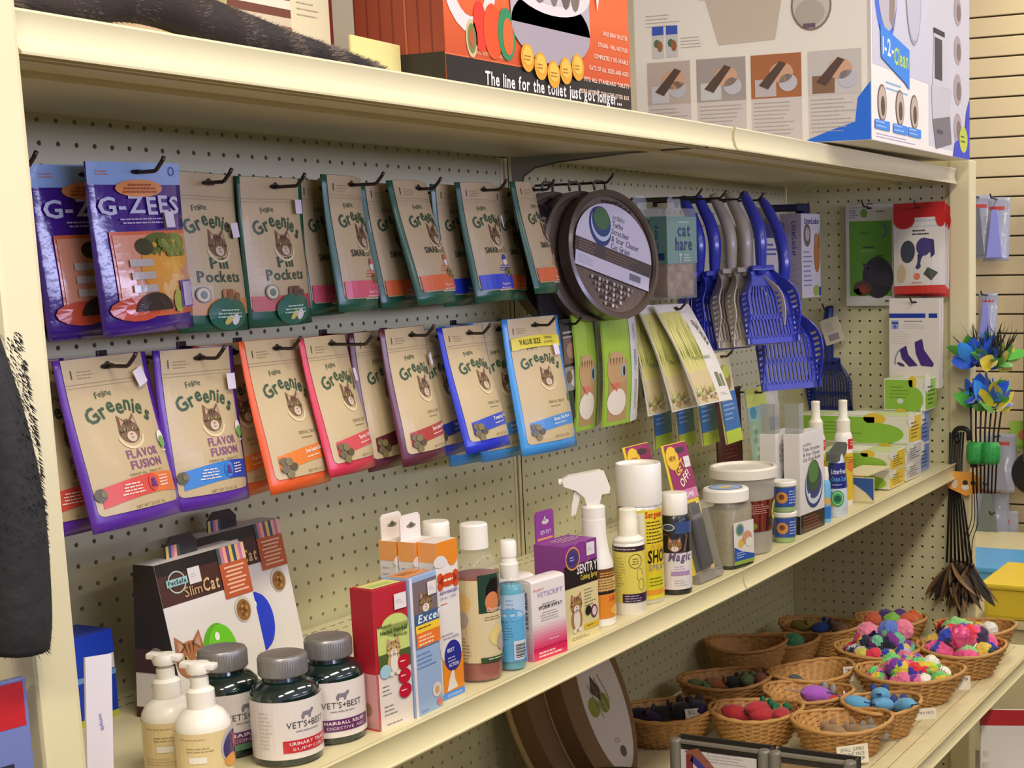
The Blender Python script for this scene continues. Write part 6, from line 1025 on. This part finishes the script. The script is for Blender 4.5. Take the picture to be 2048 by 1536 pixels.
for k, (dx, dy, c, lb) in enumerate(((1.6, -1.6, (236, 130, 160), 'pink ball on the right edge of the sparkling heap'), (-.3, .9, (236, 130, 160), 'pink ball at the back of the sparkling heap'), (.9, -.6, (90, 120, 210), 'plain light blue ball between the two pink balls'))): pompom(lb, 68.6+dx, -13.9+dy, ZL+3.7, .95, [c], 'plain balls on the sparkling heap', 900+k)
for k, (dx, dy, c, lb) in enumerate(((-1, 1.4, (206, 96, 60), 'orange ball in the basket by the end panel'), (.2, .6, (60, 40, 110), 'navy ball in the basket by the end panel'), (-.8, -.4, (130, 190, 70), 'lime green ball in the basket by the end panel'), (.6, -.6, (80, 44, 120), 'purple ball in the basket by the end panel'), (-.3, -1.7, (206, 90, 50), 'red-orange ball in the basket by the end panel'), (.9, -1.9, (150, 200, 90), 'green and orange ball on the right of the end panel basket'))): pompom(lb, 78.2+dx, -11.6+dy, ZL+2.4, .85, [c] if k < 5 else [(150, 200, 90), (214, 90, 50)], 'balls in the basket by the end panel', 950+k)
pompom('single green ball in the shaded basket near the back', 67.6, -6.4, ZL+2.3, .95, [(70, 150, 100)], None, 970); pompom('dull yellow ball in the deep shaded basket', 62.4, -5.2, ZL+2.0, .9, [(170, 150, 60)], None, 971); pompom('dark grey fabric ball in the nearly empty basket', 59.0, -10.2, ZL+1.4, .85, [(70, 78, 86)], None, 972)
for k, (dx, dy, rz, c, lb) in enumerate(((-.3, .6, .4, (150, 118, 84), 'brown twine mouse lying left in the front basket'), (.3, -.9, .7, (140, 112, 84), 'brown twine mouse in the middle of the front basket'), (.6, -2.1, .5, (130, 122, 112), 'grey twine mouse lying right in the front basket'))): mouse(lb, 48.9+dx, -18.2+dy, ZL+1.55, c, rz+2.2, 'twine mice', 2.9)
sign(46.2, -20.1, ZL+.25, 2.4, 1.35, -.8, -.2, 'hand-written price card on the front basket of twine mice', ('SMALL JUMBO', 'TWINE MICE', '$1.79'), .26)
for k, (dx, dy, rz, lb) in enumerate(((-.5, 1.3, .3, 'light blue plush toy lying left in its basket'), (.2, -.2, 1.4, 'light blue plush toy in the middle of its basket'), (.5, -1.6, 2.4, 'light blue plush toy reaching out right of its basket'), (.9, .4, 2.0, 'light blue plush toy lying on top of the other blue ones'))): mouse(lb, 53.9+dx, -19.4+dy, ZL+2.2+.5*(k == 3), (96, 160, 206), rz, 'light blue plush toys', 3.0, (50, 70, 130), .3, 'plush_toy')
sign(54.6, -22.7, ZL+1.3, 1.6, .8, -1.0, -.2, 'small white price tag on the basket of blue toys', ('MINI MICE',), .2); sign(64.0, -22.6, ZL+.9, 1.5, 1.1, -1.1, -.2, 'white price tag on the neon pompom basket', ('1.29',), .3); sign(60.9, -14.3, ZL+1.6, 1.2, 1.2, -1.0, -.15, 'small white tag at the nearly empty basket', ('99',), .3)
mouse('purple cloth toy with a grey back leaning out of its basket', 54.4, -14.2, ZL+2.3, (170, 90, 196), 1.1, None, 3.6, (150, 146, 150), .3, 'cloth_toy'); mouse('red cloth mouse at the right of the purple toy', 54.9, -15.6, ZL+1.9, (206, 40, 44), .5, None, 2.2, (226, 220, 216)); mouse('white and red cloth mouse under the purple toy', 54.2, -15.0, ZL+1.6, (214, 196, 190), 1.4, None, 2.0, (206, 40, 44))
for k, (dx, dy, rz, lb) in enumerate(((-.4, 1.2, .2, 'red felt toy with a green belly at the left of its basket'), (.1, -.3, 1.2, 'red felt toy lying on top in the middle of its basket'), (.5, -1.8, 1.9, 'red felt toy hanging over the right rim of its basket'), (-.2, -1.0, .8, 'red felt toy with its green leaf side up'))): mouse(lb, 49.0+dx, -11.3+dy, ZL+2.1+.4*(k == 1), (176, 40, 52), rz, 'red and green felt toys', 2.9, (36, 110, 76), .2, 'felt_toy', False)
mouse('dark green felt toy under the red ones', 48.6, -12.0, ZL+1.5, (26, 70, 54), 1.5, None, 3.0, (36, 110, 76), 0, 'felt_toy', False)
for k, (dx, dy, c, lb) in enumerate(((-1.6, 1.0, (44, 30, 66), 'purple plush toy at the left of the dark basket'), (-.5, .0, (20, 18, 22), 'black plush toy with a white spot in the dark basket'), (.8, -.9, (18, 17, 20), 'black round plush toy on the right of the dark basket'), (1.6, -1.8, (46, 34, 76), 'purple plush toy at the right rim of the dark basket'))): mouse(lb, 46.6+dx, -5.0+dy, ZL+2.3, c, .8*k, 'black and purple plush toys', 3.0, (70, 60, 66), 0, 'plush_toy', False)
sign(46.6, -7.6, ZL+1.6, 1.6, 1.2, -.9, -.5, 'pale price tag lying in the dark basket', ('$2.49',), .3)
for k, (dx, dy, c, lb) in enumerate(((-1.7, 1.4, (110, 130, 84), 'dull green frog toy at the left of its basket'), (-.6, .4, (170, 104, 66), 'orange frog toy in the middle of its basket'), (.4, -.6, (40, 44, 40), 'black and white toy between the frogs'), (1.2, -1.4, (110, 130, 84), 'dull green frog toy at the right of its basket'), (1.9, -2.1, (150, 90, 70), 'reddish frog toy at the right rim of its basket'))): mouse(lb, 55.6+dx, -5.6+dy, ZL+2.1, c, .6*k, 'frog toys', 2.4, None, .2, 'frog_toy', False)
for k, (dy, c, lb) in enumerate(((1.6, (150, 136, 66), 'yellow plush toy at the left of the shaded back basket'), (-.3, (40, 70, 140), 'blue plush toy in the middle of the shaded back basket'), (-1.8, (120, 84, 56), 'brown plush toy at the right of the shaded back basket'))): mouse(lb, 73.8, -6.4+dy, ZL+2.3, c, 1.2*k, 'plush toys in the shaded back basket', 2.8, None, 0, 'plush_toy', False)
for k, (dx, dy, c, lb) in enumerate(((-.2, .6, (196, 186, 196), 'pale grey ball in the far right basket'), (.3, -1.2, (226, 222, 220), 'white ball in the far right basket'))): pompom(lb, 78.2+dx, -19.6+dy, ZL+2.1, .8, [c], 'pale balls in the far right basket', 980+k)
# --- cardboard scratchers, dark bowl and grey bins at the left of the lower shelf
def oval_scratcher(label, x, y, front):
    o = thing('cardboard_scratcher', label, 'scratcher', (x, y, ZL+.1), mtx=R3(-.05, -.34, 0), group='oval cardboard scratchers')
    pts = [(3.5*math.cos(2*PI*i/40), 6.6+6.6*math.sin(2*PI*i/40)) for i in range(40)]; part('slab', prism(pts, -.2, 1.4), mat('cardboard_dark', (120, 92, 62), .8, bump=.6, bscale=120), o)
    part('edge_band', tube([(3.55*math.cos(2*PI*i/40), 1.4, 6.6+6.65*math.sin(2*PI*i/40)) for i in range(40)], .22, 6, closed=True), mat('cardboard_edge', (176, 150, 104), .7), o, True)
    if front:
        a = Art(9); a.ell(.6, 6.2, 2.3, 5.2, (206, 196, 196), 1, 32); a.rect(-1.2, 8.6, 1.2, 10.6, (90, 104, 96), 2); a.para(-.9, 10.2, 1.8, 4, (130, 146, 136), .45, .2, 3); a.poly([(-.6, 7.0), (-.1, 8.1), (.5, 7.0), (.3, 6.2)], (70, 56, 40), 2); a.ell(-.7, 6.0, .6, .7, (130, 140, 50), 2); a.ell(.5, 6.0, .6, .7, (130, 140, 50), 2); a.para(.8, 8.0, 3.2, 4, (150, 140, 140), .5, .14, 2, rot=-1.3); a.ell(.9, 2.4, .35, .4, (90, 80, 80), 2); a.para(.3, 3.4, .9, 2, (130, 120, 120), .2, .08); a.build('printed_label', lambda u, v, q: (u, -.2-q, v), o)
    return o
oval_scratcher('brown oval cardboard scratcher with a white label leaning at the back panel', 36.4, -7.2, True); oval_scratcher('plain oval cardboard scratcher behind the labelled one', 34.4, -5.6, False)
o = bottle('pet_bowl', 'dark round bowl below the oval scratchers', 'bowl', 29.8, -9.8, [(0, 0), (3.0, 0), (3.4, .4), (4.0, 2.5), (4.15, 2.65), (4.0, 2.7), (3.8, 2.5), (3.1, .5), (0, .4)], mat('dark_bowl', (28, 30, 32), .3, coat=.3), None, 48, z=ZL+.1)
BING = mat('bin_grey', (120, 114, 106), .4, coat=.1)
def bin_(label, x, y, w, card):
    o = thing('storage_bin', label, 'bin', (x, y, ZL+.1)); h, d = 4.2, 1.3
    part('tub', join(box(0, .15, -w, 0, 0, h), box(d-.15, d, -w, 0, 0, h), box(0, d, -.15, 0, 0, h), box(0, d, -w, -w+.15, 0, h), box(0, d, -w, 0, 0, .15)), mat('bin_inside', (50, 46, 42), .6), o)
    for yy in (-.25, -w+.25): part('corner_post', xf(lathe([(0, 0), (.42, 0), (.42, h), (.3, h+.12), (0, h+.12)], 18), loc=(0, yy, 0)), BING, o, 'auto')
    part('rim', join(box(-.2, .2, -w, 0, h-.15, h+.05, .05)), BING, o)
    if card:
        a = Art(9); a.rect(.7, .2, w-.7, h-.5, (214, 206, 214)); a.poly([(1.0, 3.6), (2.0, 3.9), (4.4, 1.4), (3.6, .6)], (150, 90, 76), 2); a.poly([(1.6, 3.4), (4.2, 1.2), (4.0, .9), (1.4, 3.0)], (60, 60, 150), 3); a.rect(1.1, 2.2, 1.6, 3.4, (130, 50, 50), 3); a.poly([(4.6, 1.6), (5.0, 2.1), (6.3, 2.9), (6.2, 2.3)], (150, 146, 160), 2); a.para(2.6, 3.7, 3.4, 4, (160, 150, 160), .2, .05); a.ring(6.2, 1.0, .2, .2, .05, (90, 90, 130), 2)
        a.build('picture_card', face_left(-.2, 0), o)
    else: part('cardboard_pad', box(-.15, .2, -w+.7, -.7, .1, h-.6), mat('pad_corrugated', (150, 122, 84), .8, var=.3, vscale=60, bump=.8, bscale=90), o)
    return o
bin_('grey bin with a white picture card at the bottom edge, left of two', 35.8, -11.3, 6.9, True); bin_('grey bin with a corrugated cardboard face, right of the picture card bin', 35.8, -18.5, 5.6, False)
# ================================================================== right of the end post
BLK = mat('black_cord', (24, 22, 22), .4)
o = thing('wand_bundle', 'bundle of black wand toys with brown feathers hanging on the end post', 'cat toy', (82.2, -17.3, -22))
for k in range(7): part('rod', tube([(-.3+.1*k, 1.15-.22*k, -.1), (-.3+.1*k, 1.25-.18*k, -6), (-.3, 1.5-.4*k, -12.2)], .10, 6), BLK, o, True)
part('handle_loop', tube(curve_pts([(0, .5, -1), (0, .9, -.2), (0, .4, .3), (0, -.4, .1), (0, -.5, -.8)], 6), .2, 8), BLK, o, True)
for k in range(3): part('string', tube(curve_pts([(-.4, -.9-.15*k, -4), (-.5, -.9-.3*k, -8), (-.5, -.2-.4*k, -10), (-.5, -.9, -12.4)], 6), .045, 5), BLK, o, True)
part('bead', ball(.28, 1), BLK, o, True, loc=(-.5, -.95, -12.3))
rn = random.Random(9)
def feather(L, W, m, bend=.5, name='feather', parent=None, loc=(0, 0, 0), rot=(0, 0, 0)):
    V, Fc = [], []; n = 8
    for i in range(n+1):
        t = i/n; ww = W*math.sin(PI*min(1, t*.92+.08))**.7; z = L*t; y = bend*t*t*L*.4
        V += [(-ww/2, y-.15*ww, z), (0, y, z), (ww/2, y-.15*ww, z)]
    for i in range(n): a = 3*i; Fc += [(a, a+1, a+4, a+3), (a+1, a+2, a+5, a+4)]
    return part(name, (V, Fc), m, parent, True, loc=loc, rot=rot)
FBR = [mat('feather_%d' % i, c, .7, var=.35, vscale=60) for i, c in enumerate(((126, 96, 66), (70, 54, 42), (38, 32, 28), (150, 120, 84), (60, 66, 54)))]
for k in range(90):
    an = rn.uniform(-1.25, 1.25); feather(rn.uniform(3.2, 5.0), rn.uniform(.8, 1.4), FBR[rn.choice((0, 0, 1, 1, 2, 2, 3, 4))], rn.uniform(-.3, .6), 'feather', o, (rn.uniform(-.9, .6), rn.uniform(-.9, 1.2), -11.9-rn.uniform(0, 1.0)), (PI+an*.52, rn.uniform(-.5, .5), rn.uniform(-.6, .6)))
o = thing('felt_toy', 'orange felt toy card with two black eyes tied on the wand bundle', 'cat toy', (81.6, -17.5, -26.6), rot=(0, .1, -PI/2+.25)); V, Fc = prism([(-1.5, .4), (-1.1, .9), (.6, 1.0), (1.6, .5), (1.5, -.8), (.3, -1.2), (-1.4, -.6)], -.12, .12); part('body', (V, Fc), mat('orange_felt', (232, 160, 62), .8, sheen=.2), o)
a = Art(9); a.ell(.15, .0, .24, .24, (30, 26, 24)); a.ell(.85, .05, .22, .24, (30, 26, 24)); a.ell(.2, -.42, .36, .24, (232, 226, 216)); a.ell(-.8, -.2, .3, .4, (226, 206, 180)); a.build('eyes', face_front(-.13), o)
o = thing('feather_wands', 'feather wands in blue, green and yellow with green mesh grips, by the end post', 'cat toy', (81.3, -19.4, -26))
FC = dict(blue=mat('feather_blue', (36, 96, 226), .6, sheen=.4, var=.15, vscale=40), sky=mat('feather_sky', (50, 150, 240), .6, sheen=.4), grn=mat('feather_green', (80, 176, 50), .6, sheen=.4), yel=mat('feather_yellow', (232, 210, 50), .6, sheen=.4), drk=mat('feather_dark', (44, 44, 30), .7, var=.4, vscale=60))
for k in range(7): part('rod', tube([(-.2+.1*k, .8-.3*k, -1.5), (-.3+.12*k, 1.0-.38*k, 4), (-.3+.1*k, 1.1-.5*k, 8.2)], .09, 6), BLK, o, True)
for yy in (.6, -.8): part('mesh_grip', xf(lathe([(0, 0), (.72, 0), (.85, .5), (.85, 1.5), (.7, 1.9), (0, 1.9)], 16), loc=(-.3, yy, 1.3)), mat('green_mesh', (50, 170, 80), .5, alpha=.8, var=.5, vscale=120), o, True)
for k in range(130):
    lvl = k % 2; c = rn.choice(('blue', 'blue', 'sky', 'grn')) ; yy = rn.uniform(-1.9, 1.2)
    if yy < -1.1: c = rn.choice(('yel', 'yel', 'grn'))
    feather(rn.uniform(1.7, 2.9), rn.uniform(.9, 1.6), FC[c], rn.uniform(-.6, .6), 'feather', o, (rn.uniform(-.6, .3), yy*.8, 6.6+3.7*lvl+rn.uniform(-.3, .6)), (rn.uniform(-1.3, 1.3)-yy*.4, rn.uniform(-1.2, 1.2), rn.uniform(-2, 2)))
for k in range(70): feather(rn.uniform(2, 3.6), .22, FC['drk'], rn.uniform(-.5, .5), 'quill', o, (rn.uniform(-.5, .3), rn.uniform(-2.2, .8), 9.6+rn.uniform(0, 1.6)), (rn.uniform(-.55, .55), rn.uniform(-.5, .5), rn.uniform(-1, 1)))
part('hook_clip', box(.3, .75, .6, 1.3, .8, 1.4), BLK, o)
# --- goods on the slatted wall and below
SHINE = mat('crinkled_film', (176, 180, 206), .12, coat=.6, alpha=.75, bump=1.0, bscale=25, var=.3, vscale=12); LILAC = mat('lilac_plastic', (140, 146, 224), .3)
def wall_pack(label, y, z, w, h, c, grp='film packs on the slatted wall'):
    o = thing('toy_packet', label, 'packet', (174.5, y, z), mtx=R3(-PI/2, -.05, 0), group=grp); part('film', pouch_body(w, h, 1.2, curl=.4, wave=.5), SHINE, o, True); part('toy', xf(prism([(-.3*w, -.95*h), (-.15*w, -.4*h), (-.1*w, -.2*h), (.1*w, -.2*h), (.15*w, -.4*h), (.3*w, -.95*h)], -.55, .0), loc=(0, -.6, 0)), c, o); a = Art(.6); a.rect(-w*.3, -h*.2, w*.3, -h*.14, (190, 70, 70)); a.build('print', pouch_fn(w, h, 1.2, curl=.4, wave=.5)[0], o); part('hook', tube([(0, 3, -.3), (0, -3, -.3), (0, -3.6, .2)], .14, 6), BLK, o, True); return o
wall_pack('clear packet with a lilac toy on the slatted wall, right one of the top pair', 5.2, 1.8, 4, 9.5, LILAC); wall_pack('clear packet left of the lilac one, half hidden by the end post', 8.0, 2.2, 4, 9.5, mat('smoky', (110, 110, 120), .4)); wall_pack('narrow clear packet with a lilac toy, lower on the slatted wall', 6.6, -12.5, 3, 7, LILAC)
wall_pack('crumpled shiny packet behind the feather wands', 4.6, -34.0, 5, 9, mat('tin', (150, 150, 170), .3)); wall_pack('crumpled shiny packet with red print near the orange felt toy', 6.2, -41.5, 6, 9, mat('greyish', (120, 130, 130), .4)); wall_pack('large crumpled shiny packet above the blue tray', 5.2, -46.0, 7, 10, mat('tin2', (160, 160, 180), .3))
card_pack('green_card', 'small lime green card at the right picture edge on the slatted wall', 'packet', 175, 1.0, -32, -PI/2, 0, 4.2, 4.4, (150, 190, 70), lambda a, w, h: (a.ell(.3, -h/2, 1.2, .9, (190, 120, 80), 2), a.rect(-w/2, -h, w/2, -h+.6, (120, 160, 50), 2)), hole=False)
o = thing('black_disc', 'black round toy at the right picture edge under the lime green card', 'toy', (174.6, -.6, -40)); part('disc', xf(lathe([(0, -.6), (3.2, -.6), (3.4, 0), (3.2, .6), (0, .6)], 32), rot=(0, PI/2, 0)), BLK, o, 'auto')
o = thing('hanging_strip', 'strip of dark teal and purple packets at the far right picture edge', 'packet', (173, .2, 6)); part('strip', box(0, .6, -1.5, .4, -44, 0, .1), mat('teal_purple', (50, 70, 100), .4, var=.6, vscale=6), o)
o = thing('wall_shelf', 'low cream shelf below the slatted wall holding the yellow bin', 'shelf', (146, -14, -49.2)); part('deck', box(-26, 28, -40, 24, -1, 0), ALMOND, o); part('leg', box(-25, 27, -39, 23, -16.8, -1), ALMOND, o)
o = thing('storage_bin', 'bright yellow plastic bin behind the pompom baskets', 'bin', (120, -14.6, -49.2)); part('tub', join(box(0, 12, -9, 6.2, 0, 3.9, .5)), mat('yellow_bin', (236, 206, 60), .35, coat=.2), o); part('rim', box(-.4, 12.4, -9.4, 6.6, 3.7, 4.4, .25), _M['yellow_bin'], o)
o = thing('storage_tray', 'sky blue plastic tray behind the yellow bin', 'bin', (136, -5.6, -49.2)); part('tub', box(0, 12, -3, 9, 0, 2.2, .5), mat('sky_bin', (86, 166, 232), .35, coat=.2), o); part('rim', box(-.4, 12.4, -3.4, 9.4, 2.0, 2.7, .25), _M['sky_bin'], o)
# white and red bags below the lower shelf
def big_bag(label, x, y, z, yaw, w, h, t, txt, tilt=0):
    o = thing('litter_bag', label, 'bag', (x, y, z+h), mtx=R3(yaw, tilt, 0), group='white and red bags under the shelf'); f, _ = pouch_fn(w, h, t, wave=.3); part('bag', pouch_body(w, h, t, wave=.3), mat('white_bag', (214, 206, 202), .3, coat=.35, bump=.8, bscale=10), o, True); a = Art(1.0); a.rect(-w/2, -1.4, w/2, -.05, (170, 30, 40)); a.rect(-w/2+.1, -h*.9, w/2-.1, -1.4, (214, 208, 206))
    if txt: a.text('UR', .8, -h*.34, 1.9, (196, 36, 44), 3, bold=1, w=3.4, dy=[0, .12]); a.text('ABC', 1.2, -h*.5, 1.9, (196, 36, 44), 3, bold=1, w=4.6) if False else a.text('A', .2, -h*.5, 1.9, (196, 36, 44), 3, bold=1, w=1.7)
    a.ell(-w*.2, -h*.6, .6, .35, (110, 150, 60), 3); a.rect(-w/2, -h*.98, w/2, -h*.9, (180, 34, 44), 2); a.build('printed_front', f, o, PRINTG); return o
big_bag('white bag with a red top band and red letters under the lower shelf', 70.0, -29.4, -60.9, -1.25, 13.5, 17.6, 4, True, -.04); big_bag('white and red bag behind the lettered one, further left', 62.5, -30.5, -60.9, -.9, 11, 14.5, 4, False, -.05)
# --- left edge: things hung on the outer side of the left end panel
o = thing('plush_toy', 'black fuzzy plush hanging on the outer side of the left end panel', 'plush', (-17.45, -17.2, -7.4)); P = curve_pts([(0, -.6, 0), (0, -.9, -2.5), (0, -.95, -5), (0, -.7, -8), (0, -.5, -9.3)], 6); part('body', tube(P, [.2+.75*math.sin(PI*min(1, (i+2)/(len(P)-1)*.55)) for i in range(len(P))], 14), mat('black_fuzz', (30, 28, 30), .8, bump=1, bscale=40, var=.3), o, True)
rn = random.Random(2); V, Fc = [], []
for k in range(2600):
    i = rn.randrange(len(P)-1); an = rn.uniform(0, 2*PI); nrm = Vector((math.cos(an), math.sin(an), rn.uniform(-.5, .2))); b0 = Vector(P[i])+nrm*.8; tp = b0+nrm*.12+Vector((0, 0, -.12)); j = len(V); V += [tuple(b0-Vector((0, 0, .03))), tuple(b0+Vector((0, 0, .03))), tuple(tp)]; Fc.append((j, j+1, j+2))
part('fuzz', (V, Fc), _M['black_fuzz'], o, kind='stuff')
o = thing('hang_packet', 'red and blue label packet hanging below the black plush at the left edge', 'packet', (-17.1, -16.0, -17.8), mtx=R3(-.2, 0, 0)); part('packet', box(-2.0, .42, -1.2, -.9, -6, 0, .05), mat('blue_packet', (110, 120, 176), .35, coat=.2), o); a = Art(9); a.rect(-2, -1.5, .3, -.1, (186, 24, 34)); a.para(-1.3, -.45, 1.3, 1, (230, 200, 200), .3, .2, 2); a.para(-1.6, -.95, 1.6, 1, (220, 180, 70), .3, .16, 2); a.rect(-2, -6, -.2, -2.6, (40, 40, 50), 2); a.build('printed_label', face_front(-1.2), o)
